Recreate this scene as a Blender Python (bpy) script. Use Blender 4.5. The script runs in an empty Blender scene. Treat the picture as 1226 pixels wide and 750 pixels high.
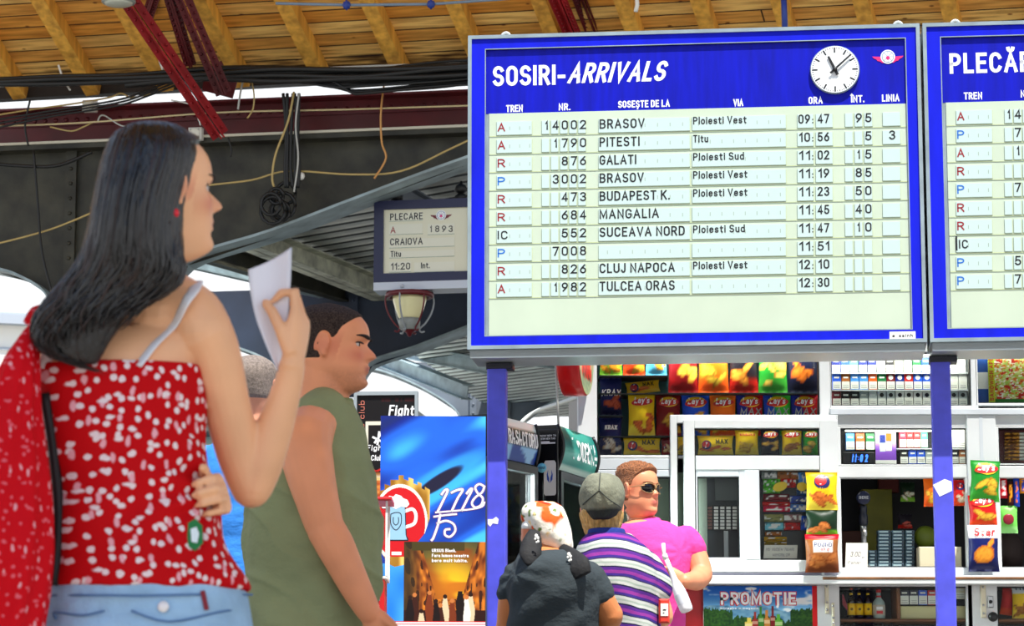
import bpy, bmesh, math, random
import numpy as np
from mathutils import Vector, Matrix, Euler
random.seed(7); RNG = np.random.default_rng(7)
SC = bpy.context.scene; COL = SC.collection
R = math.radians
# ---------------------------------------------------------------- camera
FPX = 100.0 / 36.0 * 1226.0
PITCH = math.atan(565.0 / FPX); CAMZ = 0.5
cam_d = bpy.data.cameras.new('camera'); cam = bpy.data.objects.new('camera', cam_d); COL.objects.link(cam)
cam_d.sensor_width = 36.0; cam_d.lens = 100.0; cam_d.clip_end = 500.0
cam.location = (0, 0, CAMZ); cam.rotation_euler = (R(90) + PITCH, 0, 0)
cam_d.dof.use_dof = True; cam_d.dof.focus_distance = 11.8; cam_d.dof.aperture_fstop = 11.0
SC.camera = cam
# ---------------------------------------------------------------- sky, sun, exposure
SC.view_settings.view_transform = 'Standard'; SC.view_settings.look = 'None'
SC.view_settings.gamma = 1.0; SC.view_settings.use_curve_mapping = False
SC.view_settings.exposure = 0.18
W = bpy.data.worlds.new('sky'); SC.world = W; W.use_nodes = True
_nt = W.node_tree; bgn = _nt.nodes['Background']; bgn.inputs[1].default_value = 1.0
_tc = _nt.nodes.new('ShaderNodeTexCoord'); _sp = _nt.nodes.new('ShaderNodeSeparateXYZ'); _nt.links.new(_tc.outputs['Generated'], _sp.inputs[0])
_cr = _nt.nodes.new('ShaderNodeValToRGB'); _nt.links.new(_sp.outputs[2], _cr.inputs[0]); _nt.links.new(_cr.outputs[0], bgn.inputs[0])      # bleached haze low down, blue overhead
_cr.color_ramp.elements[0].position = 0.0; _cr.color_ramp.elements[0].color = (1.06, 1.08, 1.1, 1); _cr.color_ramp.elements[1].position = 0.95; _cr.color_ramp.elements[1].color = (0.16, 0.32, 0.72, 1)
_e = _cr.color_ramp.elements.new(0.24); _e.color = (1.04, 1.07, 1.1, 1); _e = _cr.color_ramp.elements.new(0.5); _e.color = (0.42, 0.62, 0.95, 1)
sun_d = bpy.data.lights.new('sun', 'SUN'); sun = bpy.data.objects.new('sun', sun_d); COL.objects.link(sun)
sun_d.energy = 7.2; sun_d.angle = R(0.6); sun_d.color = (1.0, 0.965, 0.9)
SUN_DIR = Vector((-0.17, 0.37, -0.91)).normalized()      # the way the light travels
sun.rotation_euler = SUN_DIR.to_track_quat('-Z', 'Y').to_euler(); sun.location = (3, -5, 20)
# ---------------------------------------------------------------- helpers: pixel -> place
CP, SP = math.cos(PITCH), math.sin(PITCH)
def ray(px, py):
    x = (px - 613.0) / FPX; u = (375.0 - py) / FPX
    return Vector((x, CP - u * SP, SP + u * CP))
def P(px, py, Y):
    d = ray(px, py); return Vector((0, 0, CAMZ)) + d * (Y / d.y)
def PZ(px, py, z):
    d = ray(px, py); return Vector((0, 0, CAMZ)) + d * ((z - CAMZ) / d.z)
class Wall:
    """an upright plane turned by yaw about its origin; call with a pixel and a distance d in front of it -> local (x, y, z)"""
    def __init__(s, o, yaw):
        s.o = Vector(o); s.yaw = yaw
        s.m = Matrix.Translation(s.o) @ Matrix.Rotation(yaw, 4, 'Z'); s.i = s.m.inverted()
        s.n = (s.m.to_3x3() @ Vector((0, -1, 0)))
    def __call__(s, px, py, d=0.0):
        r = ray(px, py); c = Vector((0, 0, CAMZ)); q = s.o + s.n * d
        t = (q - c).dot(s.n) / r.dot(s.n)
        return s.i @ (c + r * t)
def lin(c):
    out = []
    for v in c[:3]:
        v = v / 255.0; out.append(v / 12.92 if v <= 0.04045 else ((v + 0.055) / 1.055) ** 2.4)
    return out
# ---------------------------------------------------------------- materials
MATS = {}
def mat(name, c, rough=0.5, metal=0.0, var=0.0, scale=8.0, bump=0.0, bscale=None, spec=0.5, emit=0.0, stretch=(1, 1, 1), coat=0.0, detail=4.0):
    if name in MATS: return MATS[name]
    m = bpy.data.materials.new(name); m.use_nodes = True; MATS[name] = m
    nt = m.node_tree; b = nt.nodes['Principled BSDF']; L = nt.links.new
    l = lin(c)
    b.inputs['Base Color'].default_value = (*l, 1); b.inputs['Roughness'].default_value = rough; b.inputs['Metallic'].default_value = metal
    b.inputs['Specular IOR Level'].default_value = spec; b.inputs['Coat Weight'].default_value = coat
    if emit:
        b.inputs['Emission Color'].default_value = (*l, 1); b.inputs['Emission Strength'].default_value = emit
    if var or bump:
        tc = nt.nodes.new('ShaderNodeTexCoord'); mp = nt.nodes.new('ShaderNodeMapping'); mp.inputs['Scale'].default_value = stretch
        L(tc.outputs['Object'], mp.inputs[0])
    if var:
        n = nt.nodes.new('ShaderNodeTexNoise'); n.inputs['Scale'].default_value = scale; n.inputs['Detail'].default_value = detail
        L(mp.outputs[0], n.inputs['Vector'])
        r = nt.nodes.new('ShaderNodeValToRGB'); r.color_ramp.elements[0].position = 0.3; r.color_ramp.elements[1].position = 0.7
        r.color_ramp.elements[0].color = (*[v * (1 - var) for v in l], 1); r.color_ramp.elements[1].color = (*[min(1, v * (1 + var)) for v in l], 1)
        L(n.outputs[0], r.inputs[0]); L(r.outputs[0], b.inputs['Base Color'])
    if bump:
        n2 = nt.nodes.new('ShaderNodeTexNoise'); n2.inputs['Scale'].default_value = bscale or scale; n2.inputs['Detail'].default_value = detail
        L(mp.outputs[0], n2.inputs['Vector'])
        bp = nt.nodes.new('ShaderNodeBump'); bp.inputs['Strength'].default_value = bump; bp.inputs['Distance'].default_value = 0.02
        L(n2.outputs[0], bp.inputs['Height']); L(bp.outputs[0], b.inputs['Normal'])
    return m
def paint_mat(name, rough=0.4, spec=0.5, bump=0.0, bscale=60, coat=0.0):
    """print or dye that a mesh carries in its colour attribute"""
    if name in MATS: return MATS[name]
    m = mat(name, (200, 200, 200), rough, spec=spec, bump=bump, bscale=bscale, coat=coat)
    nt = m.node_tree; a = nt.nodes.new('ShaderNodeAttribute'); a.attribute_name = 'Col'
    nt.links.new(a.outputs['Color'], nt.nodes['Principled BSDF'].inputs['Base Color'])
    return m
def glass_mat():
    if 'window_glass' in MATS: return MATS['window_glass']
    m = bpy.data.materials.new('window_glass'); m.use_nodes = True; MATS['window_glass'] = m
    nt = m.node_tree; nt.nodes.clear(); L = nt.links.new
    o = nt.nodes.new('ShaderNodeOutputMaterial'); mx = nt.nodes.new('ShaderNodeMixShader')
    t = nt.nodes.new('ShaderNodeBsdfTransparent'); t.inputs[0].default_value = (0.96, 0.985, 0.975, 1)
    g = nt.nodes.new('ShaderNodeBsdfGlossy'); g.inputs['Roughness'].default_value = 0.02
    f = nt.nodes.new('ShaderNodeFresnel'); f.inputs[0].default_value = 1.18
    L(f.outputs[0], mx.inputs[0]); L(t.outputs[0], mx.inputs[1]); L(g.outputs[0], mx.inputs[2]); L(mx.outputs[0], o.inputs[0])
    return m
# ---------------------------------------------------------------- objects
MW = {}
def thing(name, label, cat, loc=(0, 0, 0), rotz=0.0, group=None):
    o = bpy.data.objects.new(name, None); COL.objects.link(o); o.empty_display_size = 0.1
    o.location = loc; o.rotation_euler = (0, 0, rotz); o['label'] = label; o['category'] = cat
    if group: o['group'] = group
    MW[o.name] = Matrix.Translation(Vector(loc)) @ Matrix.Rotation(rotz, 4, 'Z')
    return o
def root_m(o):
    while o.parent is not None: o = o.parent
    return MW.get(o.name, Matrix())
def tag(o, label=None, cat=None, group=None, kind=None):
    if label: o['label'] = label
    if cat: o['category'] = cat
    if group: o['group'] = group
    if kind: o['kind'] = kind
    return o
class G:
    """gathers one mesh"""
    def __init__(s, M=None): s.v = []; s.f = []; s.mi = []; s.c = []; s.M = M; s.smooth = []
    def add(s, vs, fs, mi=0, col=None, smooth=False, M=None):
        n = len(s.v); M = M or s.M
        if M is not None: vs = [M @ Vector(v) for v in vs]
        s.v.extend([tuple(v) for v in vs])
        for f in fs: s.f.append(tuple(i + n for i in f)); s.mi.append(mi); s.smooth.append(smooth)
        if col is None: col = (0.8, 0.8, 0.8)
        if len(vs) and np.ndim(col) == 1: s.c.extend([tuple(col[:3])] * len(vs))
        else: s.c.extend([tuple(q[:3]) for q in col])
        return s
    def box(s, a, b, mi=0, **k):
        x0, y0, z0 = [min(p, q) for p, q in zip(a, b)]; x1, y1, z1 = [max(p, q) for p, q in zip(a, b)]
        return s.add([(x0,y0,z0),(x1,y0,z0),(x1,y1,z0),(x0,y1,z0),(x0,y0,z1),(x1,y0,z1),(x1,y1,z1),(x0,y1,z1)],
                     [(0,3,2,1),(4,5,6,7),(0,1,5,4),(1,2,6,5),(2,3,7,6),(3,0,4,7)], mi, **k)
    def cbox(s, a, b, bev=0.004, mi=0, **k):
        """box with chamfered upright and level front edges"""
        x0, y0, z0 = [min(p, q) for p, q in zip(a, b)]; x1, y1, z1 = [max(p, q) for p, q in zip(a, b)]
        e = min(bev, (x1-x0)*.3, (z1-z0)*.3, (y1-y0)*.45)
        rings = [(y0, e), (y0 + e, 0), (y1 - e, 0), (y1, e)]
        vs, fs = [], []
        for y, i in rings: vs += [(x0+i,y,z0+i),(x1-i,y,z0+i),(x1-i,y,z1-i),(x0+i,y,z1-i)]
        fs.append((0,1,2,3)); fs.append((15,14,13,12))
        for r in range(3):
            for q in range(4):
                a_, b_ = r*4+q, r*4+(q+1) % 4; fs.append((b_, a_, a_+4, b_+4))
        return s.add(vs, fs, mi, **k)
    def beam(s, p, q, w, h, up=(0, 0, 1), mi=0, **k):
        p, q = Vector(p), Vector(q); d = (q - p).normalized(); u = Vector(up); x = d.cross(u).normalized(); u = x.cross(d).normalized()
        vs = [c + x * sx * w / 2 + u * sz * h / 2 for c in (p, q) for sx, sz in ((-1,-1),(1,-1),(1,1),(-1,1))]
        return s.add(vs, [(0,1,2,3),(7,6,5,4),(0,4,5,1),(1,5,6,2),(2,6,7,3),(3,7,4,0)], mi, **k)
    def ibeam(s, p, q, w, h, t=0.015, up=(0, 0, 1), mi=0):
        p, q = Vector(p), Vector(q); d = (q - p).normalized(); u = Vector(up); x = d.cross(u).normalized(); u = x.cross(d).normalized()
        s.beam(p, q, t, h, u, mi)
        for sg in (-1, 1): s.beam(p + u * sg * (h / 2 - t / 2), q + u * sg * (h / 2 - t / 2), w, t, u, mi)
        return s
    def prism(s, poly, y0, y1, mi=0, mi_front=None, **k):
        """poly in (x, z), front at y0"""
        n = len(poly); a = sum(poly[i][0]*poly[(i+1) % n][1] - poly[(i+1) % n][0]*poly[i][1] for i in range(n))
        if a < 0: poly = poly[::-1]
        vs = [(x, y0, z) for x, z in poly] + [(x, y1, z) for x, z in poly]
        s.add(vs, [tuple(range(n))], mi if mi_front is None else mi_front, **k)
        return s.add(vs, [tuple(range(2*n-1, n-1, -1))] + [((i+1) % n, i, i+n, (i+1) % n+n) for i in range(n)], mi, **k)
    def plate(s, poly, y, mi=0, **k):
        n = len(poly); a = sum(poly[i][0]*poly[(i+1) % n][1] - poly[(i+1) % n][0]*poly[i][1] for i in range(n))
        if a < 0: poly = poly[::-1]
        return s.add([(x, y, z) for x, z in poly], [tuple(range(n))], mi, **k)
    def ring(s, x0, z0, x1, z1, X0, Z0, X1, Z1, y0, y1, mi=0):
        """rectangular frame: outer lower case, inner upper case"""
        s.box((x0, y0, z0), (X0, y1, z1), mi); s.box((X1, y0, z0), (x1, y1, z1), mi)
        s.box((X0, y0, z0), (X1, y1, Z0), mi); return s.box((X0, y0, Z1), (X1, y1, z1), mi)
    def tube(s, pts, r, seg=8, mi=0, cap=True, flat=1.0, up=None, **k):
        pts = [Vector(p) for p in pts]; n = len(pts)
        rs = r if isinstance(r, (list, tuple)) else [r] * n
        tg = [(pts[min(i+1, n-1)] - pts[max(i-1, 0)]).normalized() for i in range(n)]
        u = Vector(up) if up else (Vector((0, 0, 1)) if abs(tg[0].z) < 0.9 else Vector((1, 0, 0)))
        vs, fs = [], []
        for i in range(n):
            u = (u - tg[i] * u.dot(tg[i])).normalized(); w = tg[i].cross(u)
            for q in range(seg):
                a = 2 * math.pi * q / seg; vs.append(pts[i] + (w * math.cos(a) + u * math.sin(a) * flat) * rs[i])
        for i in range(n - 1):
            for q in range(seg):
                a, b = i*seg+q, i*seg+(q+1) % seg; fs.append((a, b, b+seg, a+seg))
        if cap: fs.append(tuple(range(seg-1, -1, -1))); fs.append(tuple(range((n-1)*seg, n*seg)))
        return s.add(vs, fs, mi, smooth=True, **k)
    def lathe(s, prof, c=(0, 0, 0), seg=24, mi=0, axis='Z', **k):
        vs, fs = [], []; n = len(prof); c = Vector(c)
        for r, h in prof:
            for q in range(seg):
                a = 2*math.pi*q/seg; x, y = r*math.cos(a), r*math.sin(a)
                vs.append(c + Vector({'Z': (x, y, h), 'Y': (x, h, -y), 'X': (h, x, y)}[axis]))
        for i in range(n-1):
            for q in range(seg):
                a, b = i*seg+q, i*seg+(q+1) % seg; fs.append((a, b, b+seg, a+seg))
        fs.append(tuple(range(seg-1, -1, -1))); fs.append(tuple(range((n-1)*seg, n*seg)))
        return s.add(vs, fs, mi, smooth=True, **k)
    def disc(s, cx, cz, r, y, mi=0, seg=32, rz=None, **k):
        rz = rz or r
        return s.plate([(cx + r*math.cos(2*math.pi*i/seg), cz + rz*math.sin(2*math.pi*i/seg)) for i in range(seg)], y, mi, **k)
    def torus(s, c, R_, r, axis=(0, 1, 0), seg=24, m=8, mi=0):
        ax = Vector(axis).normalized(); u = ax.orthogonal().normalized(); w = ax.cross(u); c = Vector(c); vs, fs = [], []
        for i in range(seg):
            a = 2*math.pi*i/seg; d = u*math.cos(a)+w*math.sin(a)
            for j in range(m):
                b = 2*math.pi*j/m; vs.append(c + d*(R_+r*math.cos(b)) + ax*r*math.sin(b))
        for i in range(seg):
            for j in range(m):
                fs.append((i*m+j, ((i+1) % seg)*m+j, ((i+1) % seg)*m+(j+1) % m, i*m+(j+1) % m))
        return s.add(vs, fs, mi, smooth=True)
    def text(s, t, x0, x1, z, cap, y, mi=0, bold=0.0, shear=0.0, zf=None, M=None, **k):
        """lettering fitted between x0 and x1 on baseline z (x1 None: natural width)"""
        vs, fs = text_strokes(t, None if x1 is None else x1 - x0 - shear * cap, cap, cap * (.125 + 2.3 * bold), shear)
        if not vs: return s
        out = [(x0 + a, y - l, z + b) for a, b, l in vs]
        if zf: out = [(a, b - zf(a, c), c) for a, b, c in out]
        return s.add(out, fs, mi, M=M, **k)
    def grid(s, nx, ny, fn, cfn=None, mi=0, smooth=True):
        vs, cs = [], []
        for j in range(ny + 1):
            for i in range(nx + 1):
                u, v = i / nx, j / ny; vs.append(fn(u, v)); cs.append(lin(cfn(u, v)) if cfn else (0.8,)*3)
        fs = [(j*(nx+1)+i, j*(nx+1)+i+1, (j+1)*(nx+1)+i+1, (j+1)*(nx+1)+i) for j in range(ny) for i in range(nx)]
        return s.add(vs, fs, mi, col=cs, smooth=smooth)
    def build(s, name, mats, parent=None, world=True, kind=None):
        me = bpy.data.meshes.new(name)
        vs = s.v
        if parent is not None and world:
            im = root_m(parent).inverted(); vs = [tuple(im @ Vector(v)) for v in vs]
        me.from_pydata(vs, [], s.f); me.update()
        for m in (mats if isinstance(mats, (list, tuple)) else [mats]): me.materials.append(m)
        me.polygons.foreach_set('material_index', s.mi); me.polygons.foreach_set('use_smooth', s.smooth)
        a = me.color_attributes.new('Col', 'FLOAT_COLOR', 'POINT')
        a.data.foreach_set('color', np.hstack([np.array(s.c, dtype=np.float32).reshape(-1, 3), np.ones((len(s.c), 1), np.float32)]).ravel())
        o = bpy.data.objects.new(name, me); COL.objects.link(o)
        if parent is not None: o.parent = parent
        if kind: o['kind'] = kind
        return o
# ---------------------------------------------------------------- lettering: a condensed grotesque drawn as strokes
def _E(cx, cy, rx, ry, a0, a1):
    n = max(4, int(abs(a1 - a0) / 18)); return [(cx + rx * math.cos(R(a0 + (a1-a0)*i/n)), cy + ry * math.sin(R(a0 + (a1-a0)*i/n))) for i in range(n + 1)]
def _stad(x0, x1, y0, y1, rr=.5):
    """closed narrow round O"""
    w = (x1-x0)/2; r = min(w * 1.15, (y1-y0)/2); cx = (x0+x1)/2
    return _E(cx, y1-r, w, r, 0, 180) + _E(cx, y0+r, w, r, 180, 360) + [(x1, y1-r)]
def _glyph_table():
    T = {}; X = .64                      # lower-case height
    def d(c, w, *st): T[c] = (w, st)
    d('A', .56, [(0,0),(.28,1),(.56,0)], [(.1,.33),(.46,.33)])
    d('B', .5, [(0,0),(0,1),(.25,1)] + _E(.25,.76,.22,.24,90,-90) + [(0,.52)], [(.25,.52)] + _E(.26,.26,.24,.26,90,-90) + [(0,0)])
    d('C', .5, _E(.25,.7,.25,.3,20,180) + _E(.25,.3,.25,.3,180,340)); d('D', .5, [(0,0),(0,1),(.2,1)] + _E(.2,.68,.3,.32,90,0) + _E(.2,.32,.3,.32,0,-90) + [(0,0)])
    d('E', .42, [(.42,1),(0,1),(0,0),(.42,0)], [(0,.52),(.36,.52)]); d('F', .4, [(.4,1),(0,1),(0,0)], [(0,.52),(.34,.52)])
    d('G', .5, _E(.25,.7,.25,.3,20,180) + _E(.25,.3,.25,.3,180,360) + [(.5,.46),(.28,.46)]); d('H', .5, [(0,0),(0,1)], [(.5,0),(.5,1)], [(0,.52),(.5,.52)])
    d('I', .0, [(0,0),(0,1)]); d('J', .34, [(.34,1),(.34,.25)] + _E(.17,.25,.17,.25,0,-170)); d('K', .5, [(0,0),(0,1)], [(.48,1),(.04,.45)], [(.16,.6),(.5,0)])
    d('L', .38, [(0,1),(0,0),(.38,0)]); d('M', .64, [(0,0),(0,1),(.32,.12),(.64,1),(.64,0)]); d('N', .5, [(0,0),(0,1),(.5,0),(.5,1)])
    d('O', .5, _stad(0,.5,0,1)); d('P', .46, [(0,0),(0,1),(.22,1)] + _E(.22,.73,.24,.27,90,-90) + [(0,.46)]); d('Q', .5, _stad(0,.5,0,1), [(.3,.25),(.52,-.04)])
    d('R', .48, [(0,0),(0,1),(.22,1)] + _E(.22,.74,.24,.26,90,-90) + [(0,.48)], [(.24,.48),(.48,0)])
    d('S', .48, _E(.24,.75,.23,.25,25,270) + _E(.24,.25,.24,.25,90,-155)); d('T', .48, [(0,1),(.48,1)], [(.24,1),(.24,0)])
    d('U', .5, [(0,1),(0,.27)] + _E(.25,.27,.25,.27,180,360) + [(.5,1)]); d('V', .54, [(0,1),(.27,0),(.54,1)]); d('W', .8, [(0,1),(.2,0),(.4,.9),(.6,0),(.8,1)])
    d('X', .52, [(0,0),(.52,1)], [(0,1),(.52,0)]); d('Y', .52, [(0,1),(.26,.45),(.52,1)], [(.26,.45),(.26,0)]); d('Z', .46, [(0,1),(.46,1),(0,0),(.46,0)])
    d('0', .44, _stad(0,.44,0,1)); d('1', .2, [(0,.76),(.2,1),(.2,0)]); d('2', .44, _E(.22,.74,.22,.26,170,-20) + [(0,0),(.44,0)]); d('3', .44, _E(.22,.76,.2,.24,160,-90), _E(.22,.26,.22,.26,90,-160))
    d('4', .46, [(.46,.26),(0,.26),(.34,1),(.34,0)]); d('5', .44, [(.4,1),(.07,1),(.03,.5)] + _E(.21,.3,.23,.3,120,-155)); d('6', .44, [(.36,.98),(.1,.6)] + _E(.22,.3,.22,.3,160,-200))
    d('7', .44, [(0,1),(.44,1),(.14,0)]); d('8', .44, _stad(.02,.42,.53,1), _stad(0,.44,0,.53)); d('9', .44, [(.08,.02),(.34,.4)] + _E(.22,.7,.22,.3,-20,340))
    d('.', .0, [(0,0),(0,.03)]); d(':', .0, [(0,.02),(0,.05)], [(0,.58),(0,.61)]); d('-', .26, [(0,.38),(.26,.38)]); d('|', .0, [(0,-.1),(0,1.1)]); d("'", .0, [(0,.8),(0,1)]); d(',', .05, [(.05,.03),(0,-.14)]); d('!', 0, [(0,0),(0,.03)], [(0,.3),(0,1)])
    d('a', .4, _E(.2,X-.2,.19,.2,150,0) + [(.4,0)], [(.4,.38)] + _E(.19,.19,.19,.19,95,265) + [(.4,.06)]); d('b', .4, [(0,0),(0,1)], _stad(0,.4,0,X)); d('c', .38, _E(.2,X-.2,.2,.2,20,180) + _E(.2,.2,.2,.2,180,340)); d('d', .4, [(.4,0),(.4,1)], _stad(0,.4,0,X))
    d('e', .4, [(0,.34),(.4,.34)] + _E(.2,X-.21,.2,.21,0,180) + _E(.2,.21,.2,.21,180,325)); d('f', .26, [(.1,0),(.1,.8)] + _E(.24,.8,.14,.2,180,90), [(0,X),(.26,X)]); d('g', .4, _stad(0,.4,0,X), [(.4,X),(.4,-.08)] + _E(.2,-.08,.2,.18,0,-160)); d('h', .38, [(0,0),(0,1)], [(0,X-.2)] + _E(.19,X-.2,.19,.2,180,0) + [(.38,0)])
    d('i', .0, [(0,0),(0,X)], [(0,.88),(0,.94)]); d('j', .1, [(.1,X),(.1,-.1),(0,-.2)], [(.1,.88),(.1,.94)]); d('k', .36, [(0,0),(0,1)], [(.34,X),(.02,.3)], [(.12,.4),(.36,0)]); d('l', .0, [(0,0),(0,1)])
    d('m', .64, [(0,0),(0,X)], [(0,X-.17)] + _E(.16,X-.17,.16,.17,180,0) + [(.32,0)], [(.32,X-.17)] + _E(.48,X-.17,.16,.17,180,0) + [(.64,0)]); d('n', .38, [(0,0),(0,X)], [(0,X-.2)] + _E(.19,X-.2,.19,.2,180,0) + [(.38,0)]); d('o', .4, _stad(0,.4,0,X)); d('p', .4, [(0,-.28),(0,X)], _stad(0,.4,0,X)); d('q', .4, [(.4,-.28),(.4,X)], _stad(0,.4,0,X))
    d('r', .24, [(0,0),(0,X)], [(0,X-.2)] + _E(.2,X-.2,.2,.2,180,80)); d('s', .36, _E(.18,X-.165,.17,.165,25,270) + _E(.18,.155,.18,.155,90,-155)); d('t', .28, [(.1,.86),(.1,.16)] + _E(.24,.16,.14,.16,180,270), [(0,X),(.28,X)]); d('u', .38, [(0,X),(0,.2)] + _E(.19,.2,.19,.2,180,360), [(.38,X),(.38,0)])
    d('v', .4, [(0,X),(.2,0),(.4,X)]); d('w', .6, [(0,X),(.15,0),(.3,X),(.45,0),(.6,X)]); d('x', .4, [(0,0),(.4,X)], [(0,X),(.4,0)]); d('y', .4, [(0,X),(.2,0)], [(.4,X),(.2,0),(.08,-.28)]); d('z', .36, [(0,X),(.36,X),(0,0),(.36,0)])
    def acc(c, base, *st): T[c] = (T[base][0], T[base][1] + st)
    acc('Ă', 'A', _E(.28,1.3,.13,.13,180,360)); acc('Î', 'I', [(-.14,1.15),(0,1.32),(.14,1.15)]); acc('Ș', 'S', [(.26,-.12),(.2,-.3)]); acc('Ț', 'T', [(.24,-.12),(.2,-.3)]); acc('ș', 's', [(.2,-.1),(.14,-.26)])
    return T
GLY = _glyph_table(); CAPH = 1.0
def _ribbon(pts, h):
    pts = [Vector(p) for p in pts]; q = [pts[0]]
    for p in pts[1:]:
        if (p - q[-1]).length > 1e-5: q.append(p)
    closed = len(q) > 3 and (q[0] - q[-1]).length < 1e-4
    if not closed:
        q[0] = q[0] + (q[0] - q[1]).normalized() * h; q[-1] = q[-1] + (q[-1] - q[-2]).normalized() * h
    vs, fs = [], []; n = len(q)
    for i in range(n):
        a = q[i] - q[i-1] if i else (q[0] - q[-2] if closed else q[1] - q[0]); b = q[i+1] - q[i] if i < n-1 else (q[1] - q[0] if closed else q[-1] - q[-2])
        a = a.normalized(); b = b.normalized(); na, nb = Vector((-a.y, a.x)), Vector((-b.y, b.x)); m = na + nb
        if m.length < .25: m = na
        m.normalize(); k = h / max(.42, m.dot(na)); vs += [q[i] + m * k, q[i] - m * k]
    for i in range(n - 1): fs.append((2*i, 2*i+1, 2*i+3, 2*i+2))
    return vs, fs
def text_strokes(t, width, cap, weight, shear=0.0, gap=None):
    """lettering as ribbons in a box width x cap (width None: natural); stroke weight in the units of cap"""
    h = weight / 2; nat = 0; gap = gap if gap is not None else .17
    items = []; x = 0
    for ch in t:
        if ch == ' ': x += .34; continue
        gl = GLY.get(ch) or GLY.get(ch.upper()) or GLY['-']
        items.append((x, gl)); x += gl[0] + gap + weight / cap
    nat = max(x - gap - weight / cap, 0.0)
    sx = cap * 0.95 if width is None else ((width - weight) / nat if nat > .02 else 1.0)
    vs, fs = [], []; k_ = 0
    for x, (w, sts) in items:
        for st in sts:
            pts = [((x + px) * sx + h, h + py * (cap - 2*h)) for px, py in st]
            a, f = _ribbon(pts, h); n = len(vs)
            k_ = (k_ + 1) % 5; vs += [(p.x + shear * p.y, p.y, 6e-5 * k_) for p in a]; fs += [tuple(i + n for i in q) for q in f]
    out = []
    for f in fs:
        a = sum(vs[f[i]][0]*vs[f[(i+1) % 4]][1]-vs[f[(i+1) % 4]][0]*vs[f[i]][1] for i in range(4)); out.append(f if a > 0 else f[::-1])
    return vs, out
def struct(name, g, m, **k): return g.build(name, m, kind='structure')
def sstep(a, b, x):
    t = min(1, max(0, (x - a) / (b - a))); return t * t * (3 - 2 * t)
def mixc(a, b, t): return tuple(p + (q - p) * t for p, q in zip(a, b))
def vnoise(x, y, s=0):
    """cheap smooth noise 0..1"""
    xi, yi = math.floor(x), math.floor(y); fx, fy = x - xi, y - yi; fx = fx*fx*(3-2*fx); fy = fy*fy*(3-2*fy)
    h = lambda i, j: (math.sin(i * 127.1 + j * 311.7 + s * 74.7) * 43758.5453) % 1.0
    return (h(xi, yi)*(1-fx)+h(xi+1, yi)*fx)*(1-fy)+(h(xi, yi+1)*(1-fx)+h(xi+1, yi+1)*fx)*fy
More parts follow.
